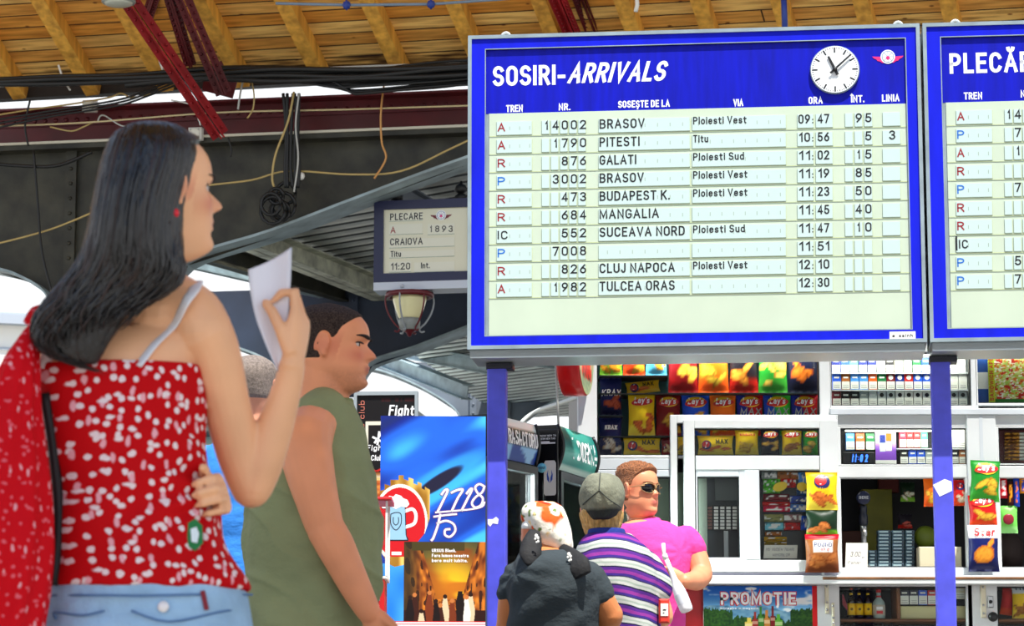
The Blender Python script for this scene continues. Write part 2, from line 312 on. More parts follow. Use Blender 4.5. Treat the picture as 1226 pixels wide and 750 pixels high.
# ================================================================ THE SETTING
M_floor = mat('concrete_paving', (130, 126, 119), 0.85, var=0.18, scale=1.5, bump=0.2, bscale=30)
g = G(); g.box((-40, -12, -0.3), (40, 110, 0)); struct('floor', g, M_floor)
def plank_mat():
    m = mat('pine_planks', (232, 166, 60), 0.6); nt = m.node_tree; L = nt.links.new; b = nt.nodes['Principled BSDF']
    uv = nt.nodes.new('ShaderNodeUVMap'); uv.uv_map = 'UVMap'
    br = nt.nodes.new('ShaderNodeTexBrick'); br.inputs['Scale'].default_value = 1.0; br.inputs['Brick Width'].default_value = 6.0; br.inputs['Row Height'].default_value = 0.122
    br.inputs['Mortar Size'].default_value = 0.006; br.inputs['Mortar Smooth'].default_value = 0.3; br.offset = 0.37
    br.inputs['Color1'].default_value = (*lin((255, 214, 126)), 1); br.inputs['Color2'].default_value = (*lin((222, 150, 52)), 1); br.inputs['Mortar'].default_value = (*lin((52, 30, 8)), 1)
    L(uv.outputs[0], br.inputs['Vector'])
    mp = nt.nodes.new('ShaderNodeMapping'); mp.inputs['Scale'].default_value = (1.2, 14, 1); L(uv.outputs[0], mp.inputs[0])
    n = nt.nodes.new('ShaderNodeTexNoise'); n.inputs['Scale'].default_value = 2.2; n.inputs['Detail'].default_value = 5; L(mp.outputs[0], n.inputs['Vector'])
    r = nt.nodes.new('ShaderNodeValToRGB'); r.color_ramp.elements[0].position = 0.32; r.color_ramp.elements[0].color = (0.5, 0.4, 0.3, 1); r.color_ramp.elements[1].position = 0.62; r.color_ramp.elements[1].color = (1.1, 1.1, 1.1, 1)
    L(n.outputs[0], r.inputs[0])
    v = nt.nodes.new('ShaderNodeTexVoronoi'); v.inputs['Scale'].default_value = 5.0; mp2 = nt.nodes.new('ShaderNodeMapping'); mp2.inputs['Scale'].default_value = (1.0, 1.9, 1); L(uv.outputs[0], mp2.inputs[0]); L(mp2.outputs[0], v.inputs['Vector'])
    r2 = nt.nodes.new('ShaderNodeValToRGB'); r2.color_ramp.elements[0].position = 0.06; r2.color_ramp.elements[0].color = (0.22, 0.1, 0.03, 1); r2.color_ramp.elements[1].position = 0.11; r2.color_ramp.elements[1].color = (1, 1, 1, 1)
    L(v.outputs['Distance'], r2.inputs[0])
    x1 = nt.nodes.new('ShaderNodeMixRGB'); x1.blend_type = 'MULTIPLY'; x1.inputs[0].default_value = 0.8; L(br.outputs['Color'], x1.inputs[1]); L(r.outputs[0], x1.inputs[2])
    x2 = nt.nodes.new('ShaderNodeMixRGB'); x2.blend_type = 'MULTIPLY'; x2.inputs[0].default_value = 0.9; L(x1.outputs[0], x2.inputs[1]); L(r2.outputs[0], x2.inputs[2])
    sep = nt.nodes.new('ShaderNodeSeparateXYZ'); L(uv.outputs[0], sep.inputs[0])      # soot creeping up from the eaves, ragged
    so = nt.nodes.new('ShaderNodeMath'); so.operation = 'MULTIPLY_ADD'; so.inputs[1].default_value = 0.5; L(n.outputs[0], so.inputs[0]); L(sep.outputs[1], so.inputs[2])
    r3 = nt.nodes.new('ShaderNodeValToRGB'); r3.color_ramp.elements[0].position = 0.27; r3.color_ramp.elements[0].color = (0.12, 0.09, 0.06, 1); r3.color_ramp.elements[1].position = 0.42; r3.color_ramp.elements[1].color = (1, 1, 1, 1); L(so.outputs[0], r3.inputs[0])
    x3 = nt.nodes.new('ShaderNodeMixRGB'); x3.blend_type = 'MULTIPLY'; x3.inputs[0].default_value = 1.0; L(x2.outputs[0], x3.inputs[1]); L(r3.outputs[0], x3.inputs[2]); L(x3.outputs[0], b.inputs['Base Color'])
    bp = nt.nodes.new('ShaderNodeBump'); bp.inputs['Strength'].default_value = 0.6; bp.inputs['Distance'].default_value = 0.01; L(br.outputs['Fac'], bp.inputs['Height']); bp.invert = True
    L(bp.outputs[0], b.inputs['Normal'])
    return m
M_plank = plank_mat()
M_raft = mat('rafter_wood', (238, 170, 70), 0.6, var=0.35, scale=3, stretch=(6, 6, 0.8), bump=0.2)
M_dark = mat('sooty_steel', (50, 49, 38), 0.6, var=0.6, scale=5.0, bump=0.25, bscale=14)
M_navy = mat('blue_black_steel', (46, 56, 74), 0.6, var=0.3, scale=2.0, bump=0.15)
M_greyst = mat('grey_painted_steel', (104, 112, 122), 0.55, var=0.25, scale=2.0, bump=0.15)
M_flange = mat('worn_flange_paint', (150, 168, 172), 0.5, var=0.35, scale=5)
M_maroon = mat('maroon_paint', (92, 16, 22), 0.45, var=0.35, scale=3.5, bump=0.15)
M_redst = mat('red_iron_paint', (150, 20, 28), 0.4, var=0.3, scale=5, bump=0.1)
M_corr = mat('zinc_sheet', (206, 210, 204), 0.5, metal=0.2, var=0.25, scale=2)
M_black = mat('black_rubber', (18, 20, 20), 0.5)
M_white = mat('white_plastic', (236, 236, 228), 0.4)
# --- timber roof: planks run along ru, rafters fall away along -rv
RA = P(300, 88, 20.0); ru = Vector((math.cos(R(12)), -math.sin(R(12)), 0))
rv = Vector((-math.sin(R(18)) * math.cos(R(28)), -math.cos(R(18)) * math.cos(R(28)), math.sin(R(28))))
rn = ru.cross(rv).normalized()
if rn.z > 0: rn = -rn
g = G(); L_, H_ = 14.0, 5.5
vs = [RA + ru * s + rv * t for s, t in ((-L_, 0), (L_, 0), (L_, H_), (-L_, H_))]
g.add(vs + [v - rn * 0.03 for v in vs], [(0,1,2,3),(7,6,5,4),(0,4,5,1),(1,5,6,2),(2,6,7,3),(3,7,4,0)])
ceil_o = struct('ceiling', g, M_plank)
uvl = ceil_o.data.uv_layers.new(name='UVMap')
cc = [(-L_, 0), (L_, 0), (L_, H_), (-L_, H_)] * 2
for lp in ceil_o.data.loops: uvl.data[lp.index].uv = cc[lp.vertex_index]
g = G(); g.box((-7, 2.9, 5.0), (9, 7.6, 5.12)); struct('ceiling_unseen_shade', g, M_plank).data.uv_layers.new(name='UVMap')  # unseen canopy overhead, sized to keep the sun off the nearest figures
for px in (-92, 5, 100, 195, 292, 391, 491, 590, 690, 785, 872, 962, 1054, 1150, 1245):
    s = (px - 300) / 168.0; a = RA + ru * s + rn * 0.055; g = G(); g.beam(a - rv * 0.02, a + rv * 5.4, 0.105, 0.12, up=rn); struct('ceiling_rafter', g, M_raft)
# wall plate the rafters land on
g = G(); g.beam(RA - ru * L_ + rn * 0.02 + Vector((0, 0.06, -0.03)), RA + ru * L_ + rn * 0.02 + Vector((0, 0.06, -0.03)), 0.10, 0.09); struct('ceiling_wall_plate', g, mat('tarred_wood', (40, 30, 22), 0.7, var=0.3))
# --- maroon plate beam with rivets
B10 = Wall(P(300, 166, 20.0), R(-10))
def b10(px, py, d=0.0): return B10(px, py, d)
zt, zb = b10(300, 121).z, b10(300, 166).z
g = G(B10.m); xa, xb = b10(-260, 150).x, b10(900, 150).x
g.box((xa, 0.06, zb), (xb, 0.075, zt)); g.box((xa, -0.08, zt - 0.016), (xb, 0.2, zt)); g.box((xa, -0.08, zb), (xb, 0.2, zb + 0.016))
for z in (zt - 0.065,): g.box((xa, 0.045, z - 0.05), (xb, 0.06, z + 0.05))
for k in range(90):
    x = xa + (xb - xa) * k / 89
    g.lathe([(0.018, 0), (0.016, -0.008), (0.006, -0.013)], (x, 0.045, zt - 0.075), 8, axis='Y')
struct('beam_maroon', g, M_maroon)
g = G(B10.m); g.box((xa, -0.14, zb - 0.05), (xb, 0.22, zb)); struct('beam_ledge', g, M_flange if False else M_dark)
g = G(B10.m); g.box((xa, -0.155, zb - 0.014), (xb, -0.14, zb + 0.004)); struct('trim_beam_edge', g, mat('pale_conduit', (205, 200, 180), 0.5))
# --- arched plate girders
def girder(wall, top, arches, name, m_plate, fl=0.34, closed=None):
    """top: pixel points left to right; arches: list of pixel runs (each an arch soffit); columns between runs go to the floor"""
    pts = [wall(*p) for p in top]; poly = [(p.x, p.z) for p in pts]
    low = []
    for i, run in enumerate(arches):
        q = [wall(*p) for p in run]; low += [(p.x, p.z) for p in q]
        if i < len(arches) - 1:
            n = wall(*arches[i + 1][0]); low += [(q[-1].x, -wall.o.z), (n.x, -wall.o.z)]
    poly = poly[::-1] + low
    g = G(wall.m); n = len(poly)
    bm = bmesh.new(); vv = [bm.verts.new((x, 0.0, z)) for x, z in poly]; bm.faces.new(vv); bm.normal_update(); bmesh.ops.triangulate(bm, faces=bm.faces)
    bm.verts.index_update(); tri = [tuple(v.index for v in f.verts) for f in bm.faces]; bm.free()
    for y in (-0.008, 0.008): g.add([(x, y, z) for x, z in poly], tri)
    # vertical stiffeners with rivet heads on each column
    for i in range(len(arches) - 1):
        a, b = wall(*arches[i][-1]), wall(*arches[i + 1][0])
        for x in (a.x + 0.05, b.x - 0.05):
            ztop = min(wall(*top[0]).z, wall(*top[-1]).z); g.box((x - 0.04, -0.05, -wall.o.z), (x + 0.04, 0.05, ztop - 0.02))
            zz = 1.5 - wall.o.z
            while zz < ztop - 0.1: g.lathe([(0.016, 0), (0.012, -0.012)], (x, -0.05, zz), 6, axis='Y'); zz += 0.11
    struct(name, g, m_plate)
    g = G(wall.m)
    for run in arches:
        q = [wall(*p) for p in run]; q = smooth_path([Vector((p.x, 0, p.z)) for p in q], 5)
        for a, b in zip(q[:-1], q[1:]):
            g.add([(a.x, -fl/2, a.z), (b.x, -fl/2, b.z), (b.x, fl/2, b.z), (a.x, fl/2, a.z), (a.x, -fl/2, a.z+0.02), (b.x, -fl/2, b.z+0.02), (b.x, fl/2, b.z+0.02), (a.x, fl/2, a.z+0.02)],
                  [(3,2,1,0),(4,5,6,7),(0,1,5,4),(2,3,7,6),(1,2,6,5),(3,0,4,7)])
    struct(name + '_trim', g, M_flange)
def smooth_path(pts, k=6):
    pts = [Vector(p) for p in pts]; out = []
    for i in range(len(pts) - 1):
        p0, p1, p2, p3 = pts[max(i-1, 0)], pts[i], pts[i+1], pts[min(i+2, len(pts)-1)]
        for j in range(k):
            t = j / k; out.append(0.5 * ((2*p1) + (p2-p0)*t + (2*p0-5*p1+4*p2-p3)*t*t + (3*p1-p0-3*p2+p3)*t**3))
    return out + [pts[-1]]
girder(B10, [(-300, 190), (300, 170), (760, 150)], [[(-300, 300), (-100, 312), (0, 327), (35, 338), (62, 356), (75, 385)], [(205, 365), (225, 318), (330, 283), (430, 245), (560, 197), (760, 130)]], 'wall_girder_near', M_dark)
g = G(B10.m)      # light rivet line on the column face
B25 = Wall(P(400, 345, 25.3), R(-10))
girder(B25, [(170, 352), (400, 345), (640, 337)], [[(170, 392), (230, 403), (285, 419), (325, 436), (342, 460)], [(430, 462), (446, 438), (500, 420), (557, 398), (640, 366)]], 'wall_girder_middle', M_navy)
B34 = Wall(P(580, 432, 34.0), R(-4))
girder(B34, [(410, 437), (580, 432), (800, 424)], [[(410, 439), (440, 443), (470, 451), (510, 469), (545, 492), (562, 520)], [(612, 530), (625, 508), (655, 488), (690, 477), (800, 462)]], 'wall_girder_far', M_greyst)
# --- corrugated sheet roof between the girders, its ridges askew
ztop = b10(300, 172).z
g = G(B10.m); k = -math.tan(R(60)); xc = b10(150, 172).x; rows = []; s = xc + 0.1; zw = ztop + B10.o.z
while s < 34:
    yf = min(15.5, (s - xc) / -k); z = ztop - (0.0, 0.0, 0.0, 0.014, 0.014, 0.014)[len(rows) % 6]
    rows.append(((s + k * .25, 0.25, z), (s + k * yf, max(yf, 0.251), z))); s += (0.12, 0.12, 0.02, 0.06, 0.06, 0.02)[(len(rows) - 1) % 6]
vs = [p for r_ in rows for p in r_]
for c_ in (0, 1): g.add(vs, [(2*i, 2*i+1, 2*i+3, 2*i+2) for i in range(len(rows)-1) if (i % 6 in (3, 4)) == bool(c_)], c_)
struct('roof_corrugated', g, [M_corr, mat('painted_shade_rib', (44, 46, 44), .6, var=.3)])  # dark rib colour paints in the shade lines between the pale pans
for (a, b, w, m) in (((262, 270), (463, 350), 0.19, mat('weathered_purlin', (196, 198, 178), .6, var=.45, scale=7)), ((215, 292), (420, 352), 0.10, M_dark), ((190, 300), (385, 345), 0.06, M_flange), ((430, 205), (640, 330), 0.12, M_greyst)):
    p, q = PZ(*a, zw - 0.17), PZ(*b, zw - 0.17); g = G(); g.ibeam(p, q, w, 0.18, 0.012); struct('beam_purlin', g, m)
for (a, b) in (((445, 425), (560, 470)), ((440, 412), (590, 440)), ((600, 424), (690, 436))):
    p, q = P(*a, 31.5), P(*b, 29.5); g = G(); g.ibeam(p, q, 0.14, 0.16, 0.012); struct('beam_brace', g, M_flange)
# --- red truss struts under the timber roof
def strut(p0, p1, w, h, m, d0=18.6, d1=19.45, name='beam_strut'):
    g = G(); a, b = P(*p0, d0), P(*p1, d1); dr = (b - a).normalized(); sd = dr.cross(Vector((0, 1, 0))).normalized()
    for sg in (-1, 1):      # two angles back to back, flanges to the viewer
        o = sd * sg * w * 0.27
        g.beam(a + o, b + o, w * 0.42, 0.012, up=(0, -1, 0)); g.beam(a + sd * sg * w * .08, b + sd * sg * w * .08, 0.012, h, up=(0, -1, 0))
    n = 14
    for i in range(n):
        for sg in (-1, 1):
            c = a.lerp(b, (i + .5) / n) + sd * sg * w * 0.3
            g.lathe([(0.012, 0), (0.008, -0.016)], c, 6, axis='Y')
    struct(name, g, m)
strut((146, -12), (264, 162), 0.135, 0.12, M_redst)
strut((214, -14), (268, 112), 0.12, 0.1, M_maroon, 18.9, 19.3)
strut((200, -14), (228, 78), 0.09, 0.08, M_maroon, 18.9, 19.3)
strut((190, -20), (176, 22), 0.09, 0.08, M_maroon, 19.3, 19.5)
strut((662, -14), (688, 48), 0.13, 0.1, M_redst, 18.6, 19.2); strut((692, -14), (716, 48), 0.14, 0.1, M_maroon, 18.9, 19.4)
strut((1198, -20), (1204, 40), 0.06, 0.06, mat('pink_red_paint', (215, 110, 120), 0.5), 18.6, 18.9); strut((1212, -20), (1218, 40), 0.06, 0.06, MATS['pink_red_paint'], 18.6, 18.9)
g = G(); a = P(262, 108, 19.8); g.prism([(-0.12, 0.0), (0.1, -0.06), (0.14, 0.1), (0.02, 0.22), (-0.1, 0.15)], 0, 0.012, M=Matrix.Translation(a)); struct('beam_gusset', g, M_maroon)
# far away, in pale colours
FB = Wall(P(0, 352, 75), R(16)); g = G(FB.m); a, b = FB(-500, 340), FB(96, 352); g.box((a.x, 0, -FB.o.z), (b.x, 9, a.z - 0.6)); g.box((a.x, -0.35, a.z - 0.6), (b.x + .3, 9.2, a.z - 0.35), 1)
for py in (378, 388, 420, 455): z = FB(20, py).z; g.box((a.x, -0.06, z), (b.x, 0.02, z + 0.07), 1)
for k in range(12):
    x = b.x - 0.8 - k * 1.9; g.box((x - .5, -0.02, FB(20, 415).z), (x + .5, 0.05, FB(20, 393).z), 2)
bld = g.build('distant_building', [mat('pale_render', (238, 236, 228), 0.8), mat('grey_ledge', (168, 176, 186), 0.8), mat('pale_pane', (222, 230, 232), 0.3)])
tag(bld, 'pale low building far off beyond the platform, under the arch', 'building')
# ================================================================ CABLES AND FITTINGS OVERHEAD
M_tan = mat('tan_cable', (190, 166, 104), 0.5); M_grey_c = mat('grey_cable', (190, 192, 186), 0.5)
CN_ = [0]
def cable(pxs, r, m, label, Y=19.78, name='cable', tail=None):
    """pxs: pixel points; each is set on the upright plane at Y, leaning with the beam"""
    CN_[0] += 1; Y = Y - .022 * (CN_[0] % 10); r = r * .66; pts = []
    for i, p in enumerate(pxs):
        q = B10(p[0], p[1], (20.0 - Y) + (p[2] if len(p) > 2 else 0)); pts.append(B10.m @ q)
    g = G(); g.tube(smooth_path(pts, 6), r, 6)
    return tag(g.build(name, m), label, 'cable')
cable([(-30, 106), (100, 95), (210, 88), (330, 84), (450, 79), (700, 70)], 0.012, M_grey_c, 'pale straight conduit just under the edge of the plank ceiling')
cable([(-30, 152), (100, 147), (260, 135), (420, 131), (700, 122)], 0.010, mat('ivory_cable', (214, 198, 150), 0.5), 'thin ivory line stretched along the middle of the maroon beam')
cable([(-20, 296), (60, 275), (150, 240), (235, 224), (300, 216), (345, 205), (420, 209), (480, 205), (540, 178), (620, 140)], 0.011, M_tan, 'long tan wire drooping across the dark arched plate')
cable([(460, 100), (456, 135), (457, 170), (462, 190), (448, 214)], 0.012, mat('orange_cable', (206, 150, 84), 0.5), 'orange tan wire hanging down over the maroon beam near the blue board')
cable([(352, 110), (345, 145), (330, 185), (326, 212), (328, 224)], 0.013, M_tan, 'tan wire hanging slantwise beside the black hanging loops')
cable([(292, 92), (288, 110), (285, 131)], 0.012, M_grey_c, 'short pale wire end hanging over the white gap')
cable([(300, 92), (304, 112), (303, 130), (296, 142)], 0.009, M_tan, 'short hooked tan wire end beside the short pale one')
cable([(70, 78), (76, 95), (84, 108)], 0.012, M_white, 'short white wire end hanging under the third rafter')
cable([(190, 70), (195, 84)], 0.014, M_white, 'stubby white wire end hanging below a rafter foot')
cable([(-10, 139), (40, 131), (90, 124), (130, 117), (145, 112), (158, 117), (180, 112)], 0.010, M_tan, 'tan wire sagging past the white junction box with the lowest rafter above')
cable([(60, 152), (85, 157), (100, 152), (112, 146)], 0.009, M_tan, 'short tan loop lying on the maroon beam behind the woman')
cable([(117, 145), (124, 138), (150, 152), (190, 150)], 0.009, M_grey_c, 'kinked grey wire on the maroon beam above the woman')
cable([(205, 120), (230, 126), (236, 138), (240, 150)], 0.008, M_white, 'forked white wire above the small white box by the red strut')
cable([(-20, 195), (30, 199), (70, 198), (110, 182)], 0.02, M_black, 'sagging black cable under the maroon beam at the frame edge')
cable([(40, 180), (45, 240), (50, 300), (62, 350)], 0.014, M_black, 'black cable running straight down the arched plate behind the hair')
cable([(36, 120), (30, 150), (34, 175)], 0.012, M_black, 'black cable looped over the maroon beam below the white gap')
cable([(358, 112), (354, 150), (357, 190), (352, 230)], 0.010, M_grey_c, 'thin grey wire hanging straight down to a small white connector')
cable([(273, 165), (277, 178), (276, 188)], 0.012, M_black, 'short black cable end below the foot of the red strut')
# black bundle along the plate above the beam
bt = thing('cable_bundle', 'bundle of black cables running under the ceiling edge above the maroon beam', 'cables', B10.m @ B10(300, 105, 0.3))
for k in range(9):
    o = k * 1.7 - 3; j = RNG.uniform(-4, 4, 8)
    pts = [B10.m @ B10(x, y + o + jj * 0.7, 0.45 + 0.03 * (k % 3)) for (x, y), jj in zip(((-40, 97), (60, 93), (150, 92), (240, 86), (330, 84), (430, 85), (540, 79), (700, 70)), j)]
    if k > 5: pts = pts[2:]
    g = G(); g.tube(smooth_path(pts, 5), 0.011 + 0.004 * (k % 3), 6); g.build('black_cable', M_black, bt)
for k in range(8):
    j = RNG.uniform(-2, 2, 6); pts = [B10.m @ B10(x, y + k * 1.9 + jj, 0.42 + 0.02 * (k % 4)) for (x, y), jj in zip(((300 + 14 * k, 92 - k), (380 + 6 * k, 97), (440, 97), (520, 92), (600, 86), (700, 80)), j)]
    g = G(); g.tube(smooth_path(pts, 5), 0.011, 6); g.build('black_cable', M_black, bt)
bt = thing('cable_bundle', 'slanting bundle of black cables crossing the white gap behind the red strut', 'cables', B10.m @ B10(200, 110, 0.3))
for k in range(3):
    pts = [B10.m @ B10(x, y + k * 3.4, 0.36) for x, y in ((265, 80), (220, 92), (180, 107), (140, 120), (60, 133), (-20, 146 + k * 2))]
    g = G(); g.tube(smooth_path(pts, 5), 0.008, 6); g.build('black_cable', M_black, bt)
bt = thing('cable_bundle', 'black cables hanging in tangled loops on the dark arched plate', 'cables', B10.m @ B10(335, 200, 0.2))
for k in range(5):
    x0 = 341 + k * 4; pts = [B10.m @ B10(x0 + RNG.uniform(-2, 2), y, 0.32) for y in (112, 140, 170, 200, 225)]
    g = G(); g.tube(smooth_path(pts, 5), 0.013, 6); g.build('black_cable', M_black, bt)
for k in range(7):
    cx, cy, rr = 332 + RNG.uniform(-10, 12), 238 + RNG.uniform(-8, 16), RNG.uniform(9, 18)
    pts = [B10.m @ B10(cx + rr * math.cos(a) * 0.9, cy + rr * math.sin(a), 0.3 + 0.02 * k) for a in np.linspace(0, 6.28, 14)]
    g = G(); g.tube(pts, 0.013, 6); g.build('cable_loop', M_black, bt)
def jbox(x0, y0, x1, y1, label):
    t = thing('junction_box', label, 'box', B10.m @ B10((x0+x1)/2, y1, 0.2)); a, b = B10(x0, y1, 0.22), B10(x1, y0, 0.22)
    g = G(B10.m); g.cbox((a.x, a.y, a.z), (b.x, a.y + 0.07, b.z), 0.008); g.build('box_body', M_white, t)
    g = G(B10.m); g.cbox((a.x + .012, a.y - .006, a.z + .012), (b.x - .012, a.y + 0.002, b.z - .012), 0.004); g.build('lid', mat('ivory_plastic', (226, 224, 208), 0.45), t)
    for fx in (.2, .8):
        for fz in (.2, .8): g = G(B10.m); g.lathe([(.008, 0), (.006, -.005)], (a.x + (b.x-a.x)*fx, a.y - .005, a.z + (b.z-a.z)*fz), 8, axis='Y'); g.build('screw', M_grey_c, t)
jbox(98, 119, 114, 133, 'small white junction box on cables over the maroon beam, far left')
jbox(225, 152, 241, 167, 'small white junction box at the foot of the slanting red strut')
g = G(); c = B10.m @ B10(361, 211, 0.3); g.lathe([(0.0, 0.03), (.018, .02), (.024, 0), (.018, -.02), (0.002, -.03)], c, 10); tag(g.build('connector', M_white), 'tiny white connector on the end of a thin grey wire', 'connector')
# taut wire with blue clips across the top
t = thing('festoon_wire', 'taut grey wire with two blue clips across the planks, top edge', 'wire', P(460, 5, 18.2))
g = G(); g.tube([P(330, 4, 18.2), P(415, 6, 18.2), P(516, 5, 18.2), P(600, -1, 18.1), P(660, -8, 18.0)], 0.010, 6); g.build('wire', mat('grey_blue_wire', (120, 140, 160), 0.4), t)
for px, py in ((415, 6), (516, 5)):
    g = G(); g.lathe([(.005, .028), (.022, .02), (.028, 0), (.022, -.02), (.005, -.03)], P(px, py, 18.18), 10); g.torus(P(px, py, 18.18), 0.03, 0.007, (1, 0, 0), 14, 6); g.build('clip', mat('blue_plastic', (30, 60, 150), 0.4), t)
g = G(); g.tube([P(938, -10, 18.2), P(939, 12, 18.2), P(940, 40, 18.2)], 0.02, 8); tag(g.build('hanging_strap', MATS['blue_plastic']), 'dark blue strap hanging above the arrivals board', 'strap')
g = G(); g.tube([P(762, -8, 18.2), P(763, 6, 18.2), P(761, 14, 18.2)], 0.014, 8); tag(g.build('hanging_hook', M_white), 'small white wire end hanging from the planks above the arrivals board', 'wire')
# roof lamp at the upper edge
t = thing('roof_lamp', 'grey bulkhead lamp cut by the top edge beside the red strut', 'lamp', P(142, 4, 18.3))
c = P(142, 2, 18.3); g = G(); g.lathe([(0.03, 0.16), (0.07, 0.14), (0.10, 0.05), (0.115, 0.0), (0.108, -0.01)], c, 20); g.build('lamp_housing', mat('lamp_grey', (150, 156, 150), 0.4), t)
g = G(); g.lathe([(0.10, -0.01), (0.085, -0.022), (0.02, -0.03)], c, 20); g.build('lens', mat('lamp_lens', (200, 205, 190), 0.2), t)
# ================================================================ ARRIVALS AND DEPARTURES BOARDS
M_bframe = mat('blue_enamel', (4, 22, 205), 0.55, var=0.12, scale=6, stretch=(3, 3, 0.5), spec=0.2)
M_bhead = mat('blue_header_print', (3, 14, 172), 0.5, spec=0.2, var=0.22, scale=5, stretch=(6, 6, 0.6))
M_alu = mat('dull_aluminium', (150, 166, 172), 0.45, metal=0.3, var=0.15, scale=10)
M_list = mat('cream_list_panel', (196, 211, 187), 0.5, var=0.04, scale=4)
M_flap = mat('pale_flap', (194, 216, 210), 0.5)
M_slot = mat('slot_shadow_line', (150, 168, 152), 0.5)
M_yel = mat('yellowed_edge', (188, 196, 138), 0.5)
M_ink = mat('black_ink', (20, 22, 26), 0.5); M_red_i = mat('dark_red_ink', (150, 24, 36), 0.5); M_blue_i = mat('blue_ink', (30, 110, 200), 0.5)
M_wht = mat('white_lettering', (250, 250, 250), 0.4)
INKS = [M_ink, M_red_i, M_blue_i]
YAW = R(-6)
BW = Wall(P(836, 415, 12.0), YAW)
DEP = -0.022
def board(name, label, x0, x1, title, heads, rows, hd, clock=None, extra=None):
    """x0, x1: pixels of the outer edge along the foot of the board"""
    a, b = BW(x0, 418 if x0 < 800 else 412), BW(x1, 412); zb_ = BW(836, 415).z; zt_ = BW(836, 36.5).z
    a.x += 0.0
    o = thing(name, label, 'station board', BW.m @ Vector(((a.x + b.x) / 2, 0, zb_)), YAW)
    X0, X1 = a.x, b.x; px = (X1 - X0)
    s_ = 1.94 / 549.0                                             # metres to a pixel of the board
    g = G(BW.m); g.cbox((X0, 0.0, zb_), (X1, 0.3, zt_), 0.006); g.build('housing', M_alu, o)
    ix0, ix1, iz0, iz1 = X0 + 22*s_, X1 - 18*s_, zb_ + 17*s_, zt_ - 18*s_
    g = G(BW.m); e = 0.016; g.ring(X0+e, zb_+e, X1-e, zt_-e, ix0, iz0, ix1, iz1, -0.012, 0.002); g.build('frame', M_bframe, o)
    g = G(BW.m); e = 0.0; g.ring(X0, zb_, X1, zt_, X0+.016, zb_+.016, X1-.016, zt_-.016, -0.02, 0.0); g.build('edge_trim', M_alu, o)
    hz = iz1 - 81 * s_
    g = G(BW.m); g.box((ix0, -0.001, hz), (ix1, -0.0004, iz1)); g.build('header_panel', M_bhead, o)
    g = G(BW.m); g.box((ix0 + 4*s_, -0.004, iz0), (ix1, -0.0008, hz)); g.build('list_panel', M_list, o)
    g = G(BW.m); g.ring(ix0-.004, iz0-.004, ix1+.004, iz1+.004, ix0, iz0, ix1, iz1, -0.0125, 0.0); g.build('inner_edge', M_alu, o)
    g = G(BW.m); g.box((X0+.01, -0.0, zb_-.030), (X1-.01, 0.3, zb_)); g.box((X0+.01, 0.0, zb_-.036), (X1-.01, 0.012, zb_)); g.build('bottom_lip', mat('lip_aluminium', (186, 196, 198), 0.35, metal=0.5), o)
    D = 0.0018
    for (t, p0, p1, py, cap, bold, sh) in title:
        g = G(BW.m); q0, q1 = BW(p0, py), BW(p1, py); g.text(t, q0.x, q1.x, q0.z, cap * s_, -D, bold=bold, shear=sh); g.build('title_lettering', M_wht, o)
    for (t, p0, p1, py) in heads:
        g = G(BW.m); q0, q1 = BW(p0, py), BW(p1, py); g.text(t, q0.x, q1.x, q0.z, 9 * s_, -D, bold=0.025); g.build('heading_lettering', M_wht, o)
    zr = lambda i: BW(600, 157.9 + 21.54 * i).z
    for i, rw in enumerate(rows):
        z = zr(i); fx = lambda p: BW(p, 158 + 21.5*i - (p - 600)*0.025).x
        g = G(BW.m)
        lo, hi = z - 4.2*s_, z + 12.2*s_
        def fld(p0, p1, l=lo, h=hi, mi=0):
            u0, u1 = fx(p0), fx(p1); g.box((u0, -0.0065, l), (u1, -0.004, h), mi); g.box((u0, -0.0068, l - 0.6*s_), (u1, -0.004, l), 1); g.box((u0 - .5*s_, -0.0068, l), (u0, -0.004, h), 1); g.box((u1, -0.0068, l), (u1 + .4*s_, -0.004, h), 2)
        for f in hd['fields']: fld(*f)
        for k in range(hd['nr'][2]):
            fld(hd['nr'][0] + k * hd['nr'][1], hd['nr'][0] + k * hd['nr'][1] + hd['nr'][1] - 2)
        for f in hd.get('int', []): fld(*f)
        u0, u1 = ix0 + 4*s_, ix1; g.box((u0, -0.0052, z - 7.0*s_), (u1, -0.004, z - 6.3*s_), 1); g.box((u0, -0.0049, z - 6.3*s_), (u1, -0.004, z - 5.6*s_), 2)
        for f in hd['slots']:      # faint index marks along the long fields
            for k in range(f[2]): u = fx(f[0] + k * f[1]); g.box((u, -0.0068, z + 1.5*s_), (u + .7*s_, -0.0064, z + 6*s_), 1)
        r_ = g.build('display_row', [M_flap, M_slot, M_yel], o)
        for (t, p0, p1, cap, ink, up) in rw:
            g = G(BW.m); g.text(t, fx(p0), fx(p1), z + up * s_, cap * s_, -0.0072, bold=0.012); g.build('row_lettering', INKS[ink], r_)
    for px_ in hd['eyes']:
        q = BW(px_, 40); g = G(BW.m); g.torus((q.x, 0.06, zt_ + 0.012), 0.018, 0.006, (0, 1, 0), 18, 8); g.lathe([(.012, -.002), (.01, .004), (.006, .006)], (q.x, .06, zt_), 10); g.build('eyebolt', mat('galvanised', (206, 208, 204), 0.35, metal=0.3), o)
    return o, s_, D
def digits(s, xr, step, w=7.5):
    """figures set one to a box, the last one at xr"""
    out = []; n = len(s)
    for k, c in enumerate(s):
        x = xr - (n - 1 - k) * step; ww = 3.0 if c == '1' else w; out.append((c, x + (w - ww) / 2, x + (w + ww) / 2, 11.5, 0, 0.6))
    return out
